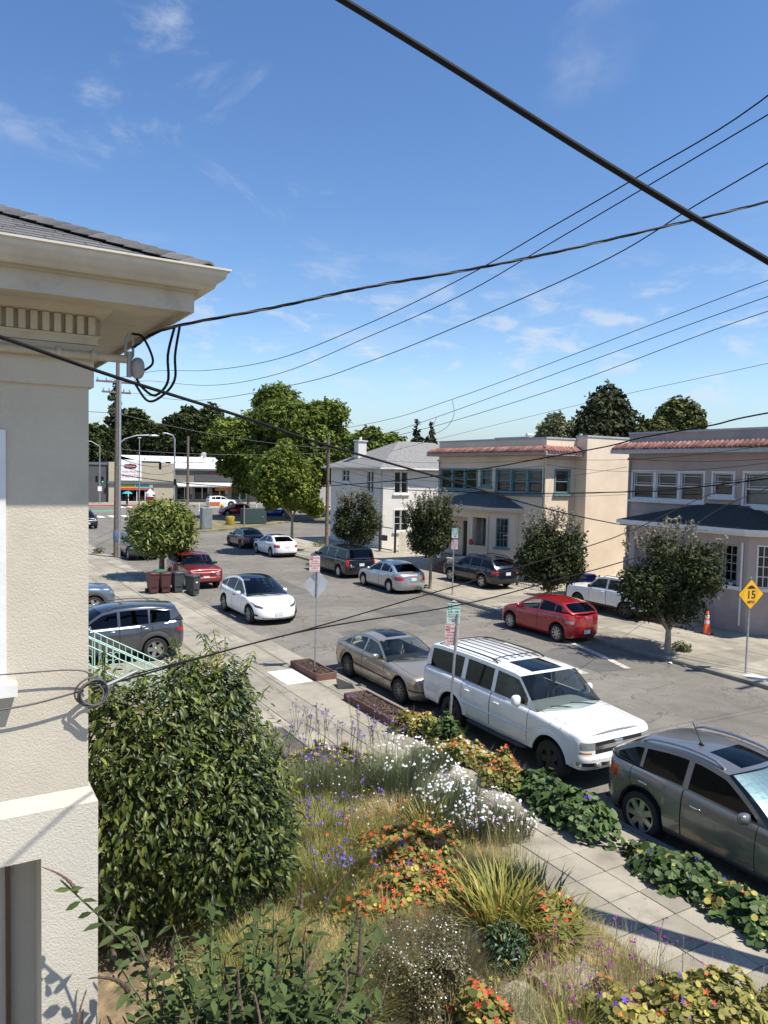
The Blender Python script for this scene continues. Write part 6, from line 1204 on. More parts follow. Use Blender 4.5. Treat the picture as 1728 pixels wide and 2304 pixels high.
# hanging loop between the far lines; tails under the eave; coil on the wall
cable([(24, 33.2, 10.0), (24.0, 33.0, 9.2), (24, 33.5, 8.6), (24, 34.3, 8.3), (24, 35.1, 8.15)], .012, 'wire_black', 'slack jumper loop hanging between the lines over the far pavement', n=30, name='jumper_loop'); cable([(24, 34.6, 9.15), (24, 34.9, 8.7), (24, 35.3, 8.2)], .01, 'wire_black', 'short straight jumper tail hanging between the far lines', n=12, name='jumper_loop')
for k, pts in enumerate(([(1.76, 6.44, 7.20), (1.70, 6.43, 6.95), (1.70, 6.43, 6.72), (1.60, 6.45, 6.60), (1.50, 6.47, 6.66), (1.46, 6.5, 6.73)], [(1.80, 6.43, 7.21), (1.76, 6.43, 6.95), (1.76, 6.43, 6.75), (1.68, 6.45, 6.62), (1.55, 6.47, 6.55), (1.44, 6.5, 6.70)], [(1.42, 6.50, 7.10), (1.50, 6.48, 7.08), (1.57, 6.47, 6.95), (1.58, 6.47, 6.86), (1.50, 6.49, 6.79)])): cable(pts, .011, 'wire_black', 'black cable tail looping from the mast head under the eave', n=24, name='cable_tail', group='cable tails under the eave')
m = MB(); coil = thing('cable_coil', 'coil of slack grey cable hanging at the corner of the cream house', 'cable', (1.12, 6.5, 4.1))
for k in range(5):
    c = Vector((1.10+random.uniform(-.02, .03), 6.50-.012*k, 4.13+random.uniform(-.02, .02))); rx_, rz_ = random.uniform(.09, .13), random.uniform(.09, .13); m = MB(); m.tube([c+Vector((rx_*math.cos(a), .02*math.sin(a*2), rz_*math.sin(a))) for a in [2*PI*i/20 for i in range(21)]], .008, 6); m.build('loop', 'wire_grey', coil, smooth=60)
m = MB(); m.tube([(1.2, 6.5, 4.16), (1.47, 6.48, 4.27)], .016, 6); m.build('splice', 'sign_back', coil, smooth=60)
cable([(-3, 6.5, 4.02), (-.5, 6.5, 4.10), (.5, 6.5, 4.08), (1.05, 6.5, 4.15)], .008, 'wire_grey', 'grey cable drooping along the cream wall to the coil', n=24)
cable([(-3, 6.5, 4.5), (.2, 6.52, 4.36), (1.0, 6.52, 4.32), (1.1, 6.54, 4.2)], .006, 'wire_grey', 'thin cable strung along the cream wall above the coil', n=24)
# ================================================================ trees and shrubs
def leaf_mesh(name, pos, nrm, size, tmpl, up=None, jitter=.6, aspect=None):
    """scatter one leaf template: pos Nx3, nrm Nx3 facing, size N; returns mesh"""
    V0, F0 = tmpl; V0 = np.array(V0, float); n = len(pos)
    nrm = nrm/np.maximum(1e-6, np.linalg.norm(nrm, axis=1))[:, None]
    a = RNG.normal(size=(n, 3)) if up is None else up+RNG.normal(size=(n, 3))*jitter
    a = a-nrm*(a*nrm).sum(1)[:, None]; a /= np.maximum(1e-6, np.linalg.norm(a, axis=1))[:, None]
    b = np.cross(nrm, a)
    P_ = pos[:, None, :]+size[:, None, None]*(V0[None, :, 0, None]*a[:, None, :]+V0[None, :, 1, None]*b[:, None, :]+V0[None, :, 2, None]*nrm[:, None, :])
    k = len(V0); co = P_.reshape(-1, 3); me = bpy.data.meshes.new(name); me.vertices.add(n*k); me.vertices.foreach_set('co', co.ravel())
    ls = [len(f) for f in F0]; tot = sum(ls); fl = np.concatenate([np.array(f) for f in F0])
    idx = (np.arange(n)[:, None]*k+fl[None, :]).ravel(); me.loops.add(n*tot); me.loops.foreach_set('vertex_index', idx.astype(np.int32))
    st = np.cumsum([0]+ls[:-1]); starts = (np.arange(n)[:, None]*tot+st[None, :]).ravel(); me.polygons.add(n*len(F0)); me.polygons.foreach_set('loop_start', starts.astype(np.int32))
    me.update(); me.validate(); return me
L_DIAM = ([(0, 0, 0), (.5, .28, -.03), (1, 0, -.12), (.5, -.28, -.03)], [(0, 1, 2), (0, 2, 3)])
L_LANCE = ([(0, 0, 0), (.25, .14, .02), (.6, .16, 0), (1, 0, -.22), (.6, -.16, 0), (.25, -.14, .02), (.5, 0, -.06)], [(0, 1, 6), (1, 2, 6), (2, 3, 6), (3, 4, 6), (4, 5, 6), (5, 0, 6)])
L_ROUND = ([(0, 0, .02)]+[(.5*math.cos(a), .5*math.sin(a), .06) for a in [k*PI/4 for k in range(8)]], [(0, 1+k, 1+(k+1) % 8) for k in range(8)])
L_CLUMP = ([(0, 0, 0), (.5, .35, .1), (1, .1, -.1), (.45, -.3, 0), (-.1, .6, -.05), (-.5, .1, .12), (-.3, -.6, -.1), (.2, -.75, .05)], [(0, 1, 2), (0, 2, 3), (0, 1, 4), (0, 4, 5), (0, 5, 6), (0, 6, 7)])
def blobs_points(blobs, n, inner=.55, flat=1.0):
    """points through the outer shell of a heap of ellipsoids, with outward directions"""
    B = np.array([b[:3] for b in blobs], float); Rr = np.array([b[3:6] for b in blobs], float); w = (Rr.prod(1))**(2/3); w /= w.sum()
    k = RNG.choice(len(blobs), n, p=w); d = RNG.normal(size=(n, 3)); d /= np.linalg.norm(d, axis=1)[:, None]
    r = inner+(1-inner)*RNG.random(n)**.6; r *= 1+.10*RNG.normal(size=n); p = B[k]+d*Rr[k]*r[:, None]
    return p, d
def mk_leaves(name, mt, blobs, n, size, tmpl, par, inner=.5, upb=.5, kind='stuff', base=(0, 0, 0), sv=.35, zmin=None):
    p, d = blobs_points(blobs, n, inner)
    if zmin is not None: s = p[:, 2] > zmin; p, d = p[s], d[s]
    nr = d*.6+RNG.normal(size=p.shape)*.55+np.array([0, 0, upb]); sz = size*(1+sv*RNG.normal(size=len(p))).clip(.4, 2)
    o = link(name, leaf_mesh(name, p-np.array(base), nr, sz, tmpl), mt, par, None, None, kind); return o
def limb_mesh(name, segs, mt, par):
    """each limb a tapered tube; first is the trunk"""
    for i, (pts, r0, r1) in enumerate(segs): b = MB(); b.tube(pts, r0, 8, r1=r1); b.build('trunk' if i == 0 else 'limb', mt, par, world=False, smooth=60)
def tree(name, label, x, y, z, th, tr, blobs, n, size, lm, bark, tmpl=L_CLUMP, group=None, inner=.5, upb=.5, limbs=6, lean=(0, 0), zlow=None):
    """blobs are in the tree's own frame"""
    t = thing(name, label, 'tree', (x, y, z), 0, group)
    top = Vector((lean[0], lean[1], th)); segs = [([(0, 0, -.05), (lean[0]*.3, lean[1]*.3, th*.5), tuple(top)], tr, tr*.7)]
    bb = sorted(blobs, key=lambda b: -b[3]*b[4]*b[5])[:limbs]
    for b in bb:
        e = Vector(b[:3]); mid = top.lerp(e, .5)+Vector((random.uniform(-.1, .1), random.uniform(-.1, .1), .05)); segs.append(([tuple(top-Vector((0, 0, .05))), tuple(mid), tuple(e)], tr*.55, tr*.15))
    limb_mesh(name, segs, bark, t)
    mk_leaves('crown', lm, blobs, n, size, tmpl, t, inner, upb); return t
def heap(cx, cy, cz, rx, ry, rz, k, s=.5, seed=0, vase=0.0):
    rg = random.Random(seed); out = [(cx, cy, cz, rx*(.72-.2*vase), ry*(.72-.2*vase), rz*.72)]
    for i in range(k):
        a = rg.uniform(0, 2*PI); e = math.asin(rg.uniform(-.75, 1)); f = rg.uniform(.55, .85); q = rg.uniform(s*.6, s*1.15); f *= 1-vase*(.5-.5*math.sin(e))
        out.append((cx+rx*f*math.cos(a)*math.cos(e), cy+ry*f*math.sin(a)*math.cos(e), cz+rz*f*math.sin(e), rx*q, ry*q, rz*q))
    return out
mat('bark', (0.17, 0.13, 0.095), .95, var=.3, vs=6, bump=.6, bs=20); mat('bark_pale', (0.33, 0.275, 0.20), .9, var=.25, vs=5, bump=.4, bs=14)
mat('leaf_big', (0.135, 0.185, 0.033), .6, isl=.5, trans=.35, hue=.025, spec=.2); mat('leaf_jt', (0.165, 0.21, 0.034), .6, isl=.45, trans=.3, hue=.025, spec=.2); mat('leaf_mop', (0.155, 0.19, 0.042), .45, isl=.5, trans=.25, hue=.03, spec=.3)
mat('leaf_dark', (0.048, 0.062, 0.022), .8, spec=.1, isl=.5, trans=.15, hue=.02); mat('leaf_myrtle', (0.052, 0.064, 0.024), .7, spec=.15, isl=.5, trans=.15, hue=.02); mat('leaf_silver', (0.20, 0.19, 0.13), .7, spec=.2, isl=.4, trans=.2); mat('leaf_conifer', (0.058, 0.066, 0.034), .85, spec=.1, isl=.45); mat('leaf_pale', (0.20, 0.21, 0.11), .6, isl=.4, trans=.2); mat('leaf_oak', (0.085, 0.098, 0.030), .75, spec=.15, isl=.45, trans=.12)
# four dark street trees on the far pavement, silvery shoot tips
def myrtle(label, x, y, seed, w, h0, h1, trunk=.09):
    rg = random.Random(seed); rz = (h1-h0)/2; bl = heap(0, 0, (h0+h1)/2-.1, w, w, rz, 24, .35, seed, .38)
    t = tree('street_tree', label, x, y, .13, h0+.25, trunk, bl, 14000, .13, 'leaf_myrtle', 'bark_pale', L_DIAM, 'dark street trees on the far pavement', .32, .4, 9)
    # upright shoots with pale tips
    sh_ = MB(); pp = []; dd = []
    for i in range(62):
        a = rg.uniform(0, 2*PI); r = w*rg.uniform(.1, .78); z0 = (h0+h1)/2+rz*math.sqrt(max(0, 1-(r/w)**2))*.75; d = Vector((math.cos(a)*.45*r/w, math.sin(a)*.45*r/w, 1)).normalized(); l = rg.uniform(.35, .95); p0 = Vector((math.cos(a)*r, math.sin(a)*r, z0)); sh_.tube([p0, p0+d*l], .008, 4)
        for k in range(14): pp.append(p0+d*l*(.15+k/14*.9)); dd.append(Vector((rg.gauss(0, 1), rg.gauss(0, 1), .5)))
    sh_.build('shoots', 'bark_pale', t, world=False, kind='stuff')
    o = link('shoot_leaves', leaf_mesh('shoot_leaves', np.array([tuple(p) for p in pp]), np.array([tuple(d) for d in dd]), np.full(len(pp), .12), L_DIAM), 'leaf_silver', t, None, None, 'stuff'); return t
myrtle('dark street tree in front of the pink house by the red hatchback', 21.2, 16.6, 1, 1.95, .55, 4.2, .12); myrtle('dark street tree between the red hatchback and the white SUV bonnet', 22.0, 23.2, 2, 1.6, .75, 4.2); myrtle('dark street tree behind the silver sedan before the peach house', 21.7, 31.5, 3, 1.75, 1.25, 4.7); myrtle('dark bushy street tree in front of the white house corner', 22.6, 41.2, 4, 1.7, .6, 4.6)
# slim trunked bright tree by the white sedan
tree('street_tree', 'tall bright green street tree with slim trunk beside the white sedan', 22.0, 49.5, .13, 2.5, .13, heap(-.5, 0, 5.3, 2.6, 2.4, 2.6, 24, .36, 9)+heap(.9, 0, 4.0, 1.5, 1.5, 1.5, 6, .5, 10), 22000, .17, 'leaf_jt', 'bark_pale', L_CLUMP, None, .5, .5, 6)
# clipped ball tree over the red SUV
tree('street_tree', 'clipped square headed street tree with glossy leaves over the wheelie bins', 10.3, 39.9, .13, 1.3, .17, [(0, 0, 2.75, 1.75, 1.75, 1.45), (-.55, -.5, 2.2, 1.2, 1.2, 1.0), (.6, -.4, 2.3, 1.15, 1.15, 1.05), (0, 0, 3.3, 1.3, 1.3, .9), (-.7, .2, 3.1, 1.0, 1.0, .9), (.8, .2, 3.1, .9, .9, .9), (.3, -.7, 2.9, 1.1, 1.0, 1.0)], 11000, .24, 'leaf_mop', 'bark', L_LANCE, None, .6, .6, 5)
# the big tree on the island
tree('island_tree', 'very large bright green broadleaf tree rising behind the crossing', 37.0, 84.5, .14, 5.0, .5, heap(0, 0, 9.2, 9.6, 7.5, 6.4, 40, .30, 21)+heap(-4, -3, 5.2, 4.5, 4, 3.0, 8, .45, 22), 70000, .34, 'leaf_big', 'bark', L_CLUMP, None, .45, .5, 8)
# background: dark evergreens, conifers, pale scrub
k = 0
for (x, y, zc, rx, rz, lab) in ((25, 158, 8.5, 8, 7.2, 'dark evergreen oak rising behind the grey block'), (36.5, 160, 9.6, 7.5, 8.0, 'dark evergreen oak behind the paint shop sign panel'), (48.5, 158, 11.2, 8.0, 8.2, 'tall dark evergreen oak behind the shop roof'), (57, 163, 9.5, 7, 7, 'dark evergreen oak partly hidden by the big bright tree'), (12, 165, 8, 9, 7, 'dark evergreen oak behind the end of the grey block')):
    k += 1; tree('evergreen_tree', lab, x, y, 0, 4, .5, heap(0, 0, zc, rx, 5.5, rz, 14, .42, 40+k), 7000, .75, 'leaf_dark', 'bark', L_CLUMP, 'dark trees behind the shops', .6, .5, 3)
def conifer(label, x, y, h, r, n, size, mt, gap=.0, seed=1, z0=.15, group=None):
    rg = random.Random(seed); t = thing('conifer_tree', label, 'tree', (x, y, 0), 0, group); b = MB(); b.tube([(0, 0, 0), (0, 0, h*.95)], h*.018, 8, r1=.04); b.build('trunk', 'bark', t, world=False)
    bl = []
    nl = int(h*.9)
    for i in range(nl):
        f = i/(nl-1); rr_ = r*(1-f)**.8*rg.uniform(.75, 1.1)+.15
        for j in range(5 if f < .8 else 3): a = rg.uniform(0, 2*PI); bl.append((rr_*.6*math.cos(a), rr_*.6*math.sin(a), h*(z0+(1-z0)*f), rr_*.5, rr_*.5, h/nl*.42))
    mk_leaves('crown', mt, bl, n, size, L_CLUMP, t, .35, .2); return t
conifer('tall open conifer behind the lamp arm utility pole', 34, 172, 24, 4.0, 2600, .7, 'leaf_conifer', seed=5)
tree('conifer_tree', 'ragged dark conifer rising behind the peach house roof', 55, 51.2, -.9, 5, .5, [(0, 0, 12.2, 2.6, 2, 3.0), (-1.8, 0, 11.0, 1.9, 2, 2.3), (1.9, 0, 11.6, 2.0, 2, 2.6), (.4, 0, 14.2, 1.3, 1.5, 1.6), (-1.0, 0, 13.4, 1.2, 1.3, 1.4), (1.6, 0, 13.4, 1.1, 1.2, 1.3), (3.0, 0, 10.4, 1.5, 1.5, 1.6), (-2.6, 0, 9.4, 1.6, 1.5, 1.6), (0, 0, 9, 3.5, 2, 2)], 6500, .36, 'leaf_conifer', 'bark', L_CLUMP, None, .3, .3, 5)
tree('evergreen_tree', 'rounded dark green tree rising behind the pink house roof', 56, 44.6, -1.5, 5, .5, [(1.2, 0, 12.3, 2.2, 2.1, 2.3), (-2.0, 0, 11.0, 1.6, 1.7, 1.7), (2.6, 0, 10.4, 1.9, 1.9, 1.9), (-3.2, 0, 10.2, 1.3, 1.4, 1.4), (0, 0, 10, 2.8, 2.6, 2.4), (-.8, 0, 11.1, 1.3, 1.4, 1.3), (1.0, 0, 10.6, 1.3, 2.2, 1.2)], 12000, .30, 'leaf_oak', 'bark', L_CLUMP, None, .72, .6, 5)
tree('scrub_tree', 'thin pale tree beside the ragged conifer', 53, 55.5, 0, 5, .25, heap(0, 0, 10.2, 2.3, 1.5, 1.9, 7, .4, 61), 1300, .36, 'leaf_pale', 'bark_pale', L_CLUMP, None, .3, .3, 5)
tree('scrub_tree', 'green tree top showing beyond the end of the pink house roof', 60, 34.2, 0, 5, .25, heap(0, 0, 10.6, 3.2, 2, 1.8, 7, .45, 62), 2600, .36, 'leaf_oak', 'bark', L_CLUMP, None, .4, .4, 5)
conifer('dark pointed conifer, the left of two behind the white house roof', 50.5, 77, 11.9, 1.7, 1500, .45, 'leaf_conifer', seed=7, group='pair of pointed conifers'); conifer('dark pointed conifer, the right of two behind the white house roof', 51.9, 76, 12.0, 1.7, 1500, .45, 'leaf_conifer', seed=8, group='pair of pointed conifers')
tree('broadleaf_tree', 'mid green tree behind the white house roof and chimney', 43, 74, 0, 5, .3, heap(0, 0, 8.4, 4.0, 3, 2.8, 10, .4, 63), 5000, .40, 'leaf_big', 'bark', L_CLUMP, None, .4, .4, 5)
tree('scrub_tree', 'grey twiggy bare tree between the shop and the big bright tree', 44.5, 118.0, 0, 4, .25, heap(0, 0, 7.0, 3.6, 2.5, 3.6, 9, .4, 64), 1500, .5, 'leaf_pale', 'bark', L_CLUMP, None, .2, .3, 7)
# small weeds and young plants at the kerbs
mat('weed', (0.11, 0.13, 0.05), .7, isl=.4, trans=.2)
for (x, y, s, lab) in ((9.5, 53.2, .45, 'dry weed clump growing beside the utility pole foot'), (21.9, 16.6, .35, 'young staked climber beside the street tree trunk'), (6.2, 21.3, .5, 'dry tufted weeds behind the grey SUV in the driveway'), (6.3, 29.5, .4, 'small weeds beside the driveway of the blue grey car'), (25.7, 52.6, .6, 'low dark shrub by the white house corner')): t = thing('weed_clump', lab, 'weed', (x, y, .12)); mk_leaves('foliage', 'weed', [(0, 0, s*.4, s, s, s*.5)], 260, .13, L_LANCE, t, .2, .6)
# ================================================================ the front garden and the planted verge
mat('leaf_laurel', (0.085, 0.12, 0.023), .40, isl=.62, trans=.2, hue=.035, spec=.3, rnd=.35); mat('leaf_budd', (0.085, 0.122, 0.038), .65, spec=.2, isl=.35, trans=.2, rnd=.25); mat('spike_brown', (0.15, 0.095, 0.065), .9, var=.3, vs=30, bump=.8, bs=120, rnd=.35); mat('stem_green', (0.13, 0.16, 0.06), .7); mat('stem_brown', (0.10, 0.07, 0.045), .8)
mat('leaf_nast', (0.25, 0.255, 0.07), .6, spec=.2, isl=.45, trans=.35, hue=.03); mat('leaf_vine', (0.07, 0.115, 0.035), .55, spec=.3, isl=.45, trans=.2, hue=.015, rnd=.25); mat('leaf_yellow', (0.42, 0.36, 0.08), .6, isl=.35, trans=.3)
mat('fl_orange', (0.66, 0.16, 0.035), .6, isl=.25, trans=.25, hue=.02); mat('fl_red', (0.65, 0.05, 0.02), .6, isl=.2, trans=.2); mat('fl_white', (0.80, 0.80, 0.78), .6, trans=.2); mat('fl_purple', (0.25, 0.16, 0.48), .6, isl=.25, trans=.2); mat('fl_violet', (0.12, 0.05, 0.45), .6, isl=.3, trans=.2); mat('fl_magenta', (0.30, 0.03, 0.28), .6, isl=.3, trans=.2); mat('fl_yellow', (0.75, 0.55, 0.05), .6, trans=.2)
mat('grass_dry', (0.52, 0.42, 0.215), .8, spec=.2, isl=.4, trans=.3, col2=(0.30, 0.28, 0.10), c2s=1.3, c2a=.45, c2b=.6); mat('grass_green', (0.27, 0.275, 0.085), .7, spec=.2, isl=.4, trans=.3, hue=.025, col2=(0.42, 0.35, 0.15), c2s=1.6, c2a=.5, c2b=.7); mat('straw', (0.60, 0.46, 0.25), .85, isl=.35, trans=.2); mat('strap_leaf', (0.34, 0.32, 0.075), .5, spec=.3, isl=.35, trans=.3, hue=.03); mat('iris_leaf', (0.12, 0.18, 0.075), .5, isl=.3, trans=.25); mat('leaf_grey', (0.17, 0.195, 0.10), .7, isl=.4, trans=.2); mat('leaf_fine_dark', (0.13, 0.115, 0.055), .8, isl=.5, trans=.15); mat('leaf_shrub', (0.04, 0.075, 0.028), .4, isl=.4, trans=.15)
GZ = 0.17
def blade_mesh(name, pos, az, lean, length, width, droop, seg=3):
    """curved tapering blades; lean is the start angle from vertical, droop adds bend along the blade"""
    n = len(pos); rows = []; p = pos.copy(); ang = lean.copy(); d = np.stack([np.cos(az), np.sin(az)], 1); side = np.stack([-np.sin(az), np.cos(az), np.zeros(n)], 1)
    for k in range(seg+1):
        f = k/seg; w = width*(1-f**1.6)*.5 if k < seg else np.zeros(n)
        rows.append((p-side*w[:, None], p+side*w[:, None]))
        st = length/seg; p = p+np.stack([d[:, 0]*np.sin(ang)*st, d[:, 1]*np.sin(ang)*st, np.cos(ang)*st], 1); ang = ang+droop/seg
    k = 2*seg+1; co = np.zeros((n, k, 3))
    for r in range(seg): co[:, 2*r], co[:, 2*r+1] = rows[r]
    co[:, 2*seg] = rows[seg][0]
    F0 = [(2*r, 2*r+1, 2*r+3, 2*r+2) for r in range(seg-1)]+[(2*seg-2, 2*seg-1, 2*seg)]
    me = bpy.data.meshes.new(name); me.vertices.add(n*k); me.vertices.foreach_set('co', co.ravel()); ls = [len(f) for f in F0]; tot = sum(ls); fl = np.concatenate([np.array(f) for f in F0])
    me.loops.add(n*tot); me.loops.foreach_set('vertex_index', (np.arange(n)[:, None]*k+fl[None, :]).ravel().astype(np.int32)); st = np.cumsum([0]+ls[:-1]); me.polygons.add(n*len(F0)); me.polygons.foreach_set('loop_start', (np.arange(n)[:, None]*tot+st[None, :]).ravel().astype(np.int32)); me.update(); me.validate(); return me
U = lambda a, b, n: RNG.uniform(a, b, n)
PH = [0.0, 0.0, 0.0]
def disc(n, rx, ry, pw=.5):
    """points over an uneven lobed patch, its lobes set per plant"""
    a = U(0, 2*PI, n); r = RNG.random(n)**pw; k = 1+.24*np.sin(2*a+PH[0])+.17*np.sin(3*a+PH[1])+.12*np.sin(7*a+PH[2]); return r*np.cos(a)*rx*k, r*np.sin(a)*ry*k, r
def blades(par, nm, mt, n, rx, ry, l0, l1, w, lean=(.0, .5), droop=(.2, 1.2), z=0.0, outward=False, seg=3):
    x, y, r = disc(n, rx, ry); az = np.arctan2(y, x)+RNG.normal(size=n)*.6 if outward else U(0, 2*PI, n)
    ln = U(*lean, n)*(r*.7+.3 if outward else 1)
    return link(nm, blade_mesh(nm, np.stack([x, y, np.full(n, z)], 1), az, ln, U(l0, l1, n), U(.6, 1.2, n)*w, U(*droop, n), seg), mt, par, None, None, 'stuff')
FLOWER = ([(0, 0, -.1)]+[v for k in range(5) for v in ((.32*math.cos(k*1.2566-.45), .32*math.sin(k*1.2566-.45), .02), (.55*math.cos(k*1.2566), .55*math.sin(k*1.2566), .08), (.32*math.cos(k*1.2566+.45), .32*math.sin(k*1.2566+.45), .02))], [(0, 1+3*k, 2+3*k, 3+3*k) for k in range(5)])
DAISY = ([(0, 0, .05)]+[(.5*math.cos(k*PI/5)*(1 if k % 2 else .72), .5*math.sin(k*PI/5)*(1 if k % 2 else .72), 0) for k in range(10)], [(0, 1+k, 1+(k+1) % 10) for k in range(10)])
POM = L_CLUMP
def mound(par, nm, mt, n, rx, ry, h, size, tmpl=L_ROUND, upb=1.0, z=0.0, shell=.35, sv=.35, cx=0.0, cy=0.0):
    x, y, r = disc(n, rx, ry); top = h*np.sqrt(np.clip(1-r**2.4, .02, 1))*(1+.35*np.sin(x*7+PH[0])*np.cos(y*6+PH[1])+.15*np.sin(x*17+PH[2])); zz = z+top*(1-shell*RNG.random(n)**1.5)
    nr = np.stack([x/rx*.7, y/ry*.7, np.full(n, upb)], 1)+RNG.normal(size=(n, 3))*.45
    return link(nm, leaf_mesh(nm, np.stack([x+cx, y+cy, zz], 1), nr, size*(1+sv*RNG.normal(size=n)).clip(.4, 1.9), tmpl), mt, par, None, None, 'stuff')
def blooms(par, nm, mt, n, rx, ry, h, size, tmpl=FLOWER, z=0.0, lift=.03, cx=0.0, cy=0.0, bias=None):
    x, y, r = disc(n, rx, ry); top = h*np.sqrt(np.clip(1-r**2.4, .02, 1))*(1+.35*np.sin(x*7+PH[0])*np.cos(y*6+PH[1])+.15*np.sin(x*17+PH[2]))+lift*U(.2, 1.6, n)
    nr = np.stack([x/rx*.5-.25, y/ry*.5-.35, np.full(n, .8)], 1)+RNG.normal(size=(n, 3))*.35
    return link(nm, leaf_mesh(nm, np.stack([x+cx, y+cy, z+top], 1), nr, size*(1+.25*RNG.normal(size=n)).clip(.5, 1.6), tmpl), mt, par, None, None, 'stuff')
def tall_stems(par, n, rx, ry, h0, h1, mt_f, fsize, per=5, z=0.0, mt_s='stem_green', branch=2, name='flower_heads'):
    x, y, r = disc(n, rx, ry); st = MB(); P_ = []
    for i in range(n):
        h = random.uniform(h0, h1); a = random.uniform(0, 2*PI); l = random.uniform(.02, .2)*h; b = Vector((x[i], y[i], z)); t_ = b+Vector((math.cos(a)*l, math.sin(a)*l, h)); m_ = b.lerp(t_, .5)-Vector((math.cos(a), math.sin(a), 0))*l*.15; st.tube([b, m_, t_], .004, 4, False)
        tips = [t_]
        for k in range(branch): f = random.uniform(.6, .85); q = b.lerp(t_, f); e = q+Vector((random.uniform(-.12, .12), random.uniform(-.12, .12), h*(1-f)*random.uniform(.7, 1.0))); st.tube([q, e], .003, 4, False); tips.append(e)
        for tp in tips:
            for k in range(per): P_.append(tuple(tp+Vector((random.gauss(0, 1), random.gauss(0, 1), random.gauss(0, .6)))*fsize*.55))
    st.build('stems', mt_s, par, world=False, kind='stuff'); P_ = np.array(P_); link(name, leaf_mesh(name, P_, RNG.normal(size=P_.shape)+np.array([0, 0, .8]), np.full(len(P_), fsize), POM), mt_f, par, None, None, 'stuff')
def plant(nm, label, x, y, z=GZ, group=None, cat='plant'):
    PH[:] = [random.uniform(0, 6.28) for _ in range(3)]
    return thing(nm, label, cat, (x, y, z), 0, group)

# ground cover of dry and green grass between the plants
x = U(2.0, 7.35, 30000); y = U(2.6, 14.0, 30000); keep = (x < 7.4-np.clip(y-10.5, 0, 4)*.3); x, y = x[keep], y[keep]; n = len(x)
o = link('dry_grass', blade_mesh('dry_grass', np.stack([x, y, np.full(n, .16)], 1), U(0, 2*PI, n), U(.1, 1.0, n), U(.08, .30, n), U(.004, .010, n), U(.2, 1.6, n), 2), 'grass_dry'); tag(o, 'dry straw coloured grass covering the ground between the garden plants', 'grass'); o['kind'] = 'stuff'
x = U(3.2, 7.3, 26000); y = U(4.0, 13.6, 26000); keep = (x < 7.35-np.clip(y-10.5, 0, 4)*.3) & (np.hypot(x-2.85, (y-9.4)) > 1.3); x, y = x[keep], y[keep]; n = len(x)
o = link('meadow_grass', blade_mesh('meadow_grass', np.stack([x, y, np.full(n, .16)], 1), U(0, 2*PI, n), U(.0, .7, n), U(.18, .5, n)*(.7+.5*np.sin(x*2.1)*np.cos(y*1.7)), U(.004, .009, n), U(.2, 1.5, n), 3), 'grass_green'); tag(o, 'tangled yellow green meadow grass running through the whole front garden', 'grass'); o['kind'] = 'stuff'
for nm, mt, k, (xa, xb, ya, yb), hh, sz, lab in (('pink_flowers', 'fl_magenta', 130, (5.2, 7.7, 4.2, 6.4), .5, .028, 'tiny pink purple flowers scattered over the lower garden edge'), ('orange_flowers', 'fl_orange', 260, (4.6, 7.0, 7.2, 10.4), .42, .05, 'loose orange flowers scattered through the middle of the garden'), ('purple_flowers', 'fl_purple', 170, (3.9, 7.0, 8.0, 13.2), .6, .03, 'small purple flowers scattered through the meadow grass'), ('white_flowers', 'fl_white', 150, (5.6, 7.9, 9.0, 12.8), .55, .035, 'small white flowers scattered towards the pavement'), ('yellow_flowers', 'leaf_yellow', 420, (4.0, 7.2, 5.0, 12.8), .35, .045, 'yellowed leaves scattered through the garden growth')):
    q = np.stack([U(xa, xb, k), U(ya, yb, k), .17+hh*U(.45, 1.1, k)], 1); o = link(nm, leaf_mesh(nm, q, RNG.normal(size=q.shape)*.4+np.array([-.2, -.3, .8]), sz*U(.7, 1.3, k), FLOWER), mt); tag(o, lab, 'flowers'); o['kind'] = 'stuff'
t = plant('straw_patch', 'pale flattened straw patch between the flowering shrub and the dark mound', 4.2, 8.1); blades(t, 'straw', 'straw', 6000, 1.0, .9, .10, .32, .007, (.9, 1.45), (0, .4))
for i, (cx, cy, w, l) in enumerate(((5.7, 10.9, .8, .9), (5.35, 5.95, 1.2, .8), (3.9, 6.3, .7, .7), (4.6, 5.4, 1.0, .7), (6.2, 6.0, .9, .6))): b = MB(); b.bbox(cx-w/2, cx+w/2, cy-l/2, cy+l/2, .16, .215, .02); tag(b.build('stepping_slab', 'concrete'), 'worn concrete stepping slab half buried among the garden plants', 'slab', 'stepping slabs in the garden')
# --- big glossy shrub beside the cream house: outer leaves one by one, the rest as a mass
t = plant('laurel_shrub', 'tall dense glossy dark green shrub against the cream house corner', 2.85, 9.4, .12, cat='shrub')
SB = [(-.1, 0, 1.7, .9, .95, 1.5), (-.95, 0, 2.3, .6, .8, .95), (-.45, -.2, 2.65, .6, .7, .72), (.15, -.1, 2.7, .55, .7, .70), (-1.0, -.1, 1.3, .65, .9, 1.2), (.48, -.1, 2.1, .5, .8, .95), (.72, -.1, 1.45, .5, .8, 1.0), (.1, -.6, 1.4, .95, .7, 1.15), (-.6, -.5, 1.8, .7, .7, 1.1), (.85, -.3, .95, .42, .6, .7), (.45, .1, 3.02, .22, .3, .45), (-1.15, 0, 2.85, .3, .4, .45), (-.1, 0, 3.15, .25, .3, .35)]
for k in range(7): b = MB(); a = k*.9; b.tube([(random.uniform(-.2, .2), random.uniform(-.2, .2), 0), (math.cos(a)*.3, math.sin(a)*.3, 1.1), (math.cos(a)*.6, math.sin(a)*.5, 2.3)], .03, 6, r1=.01); b.build('stem', 'stem_brown', t, world=False)
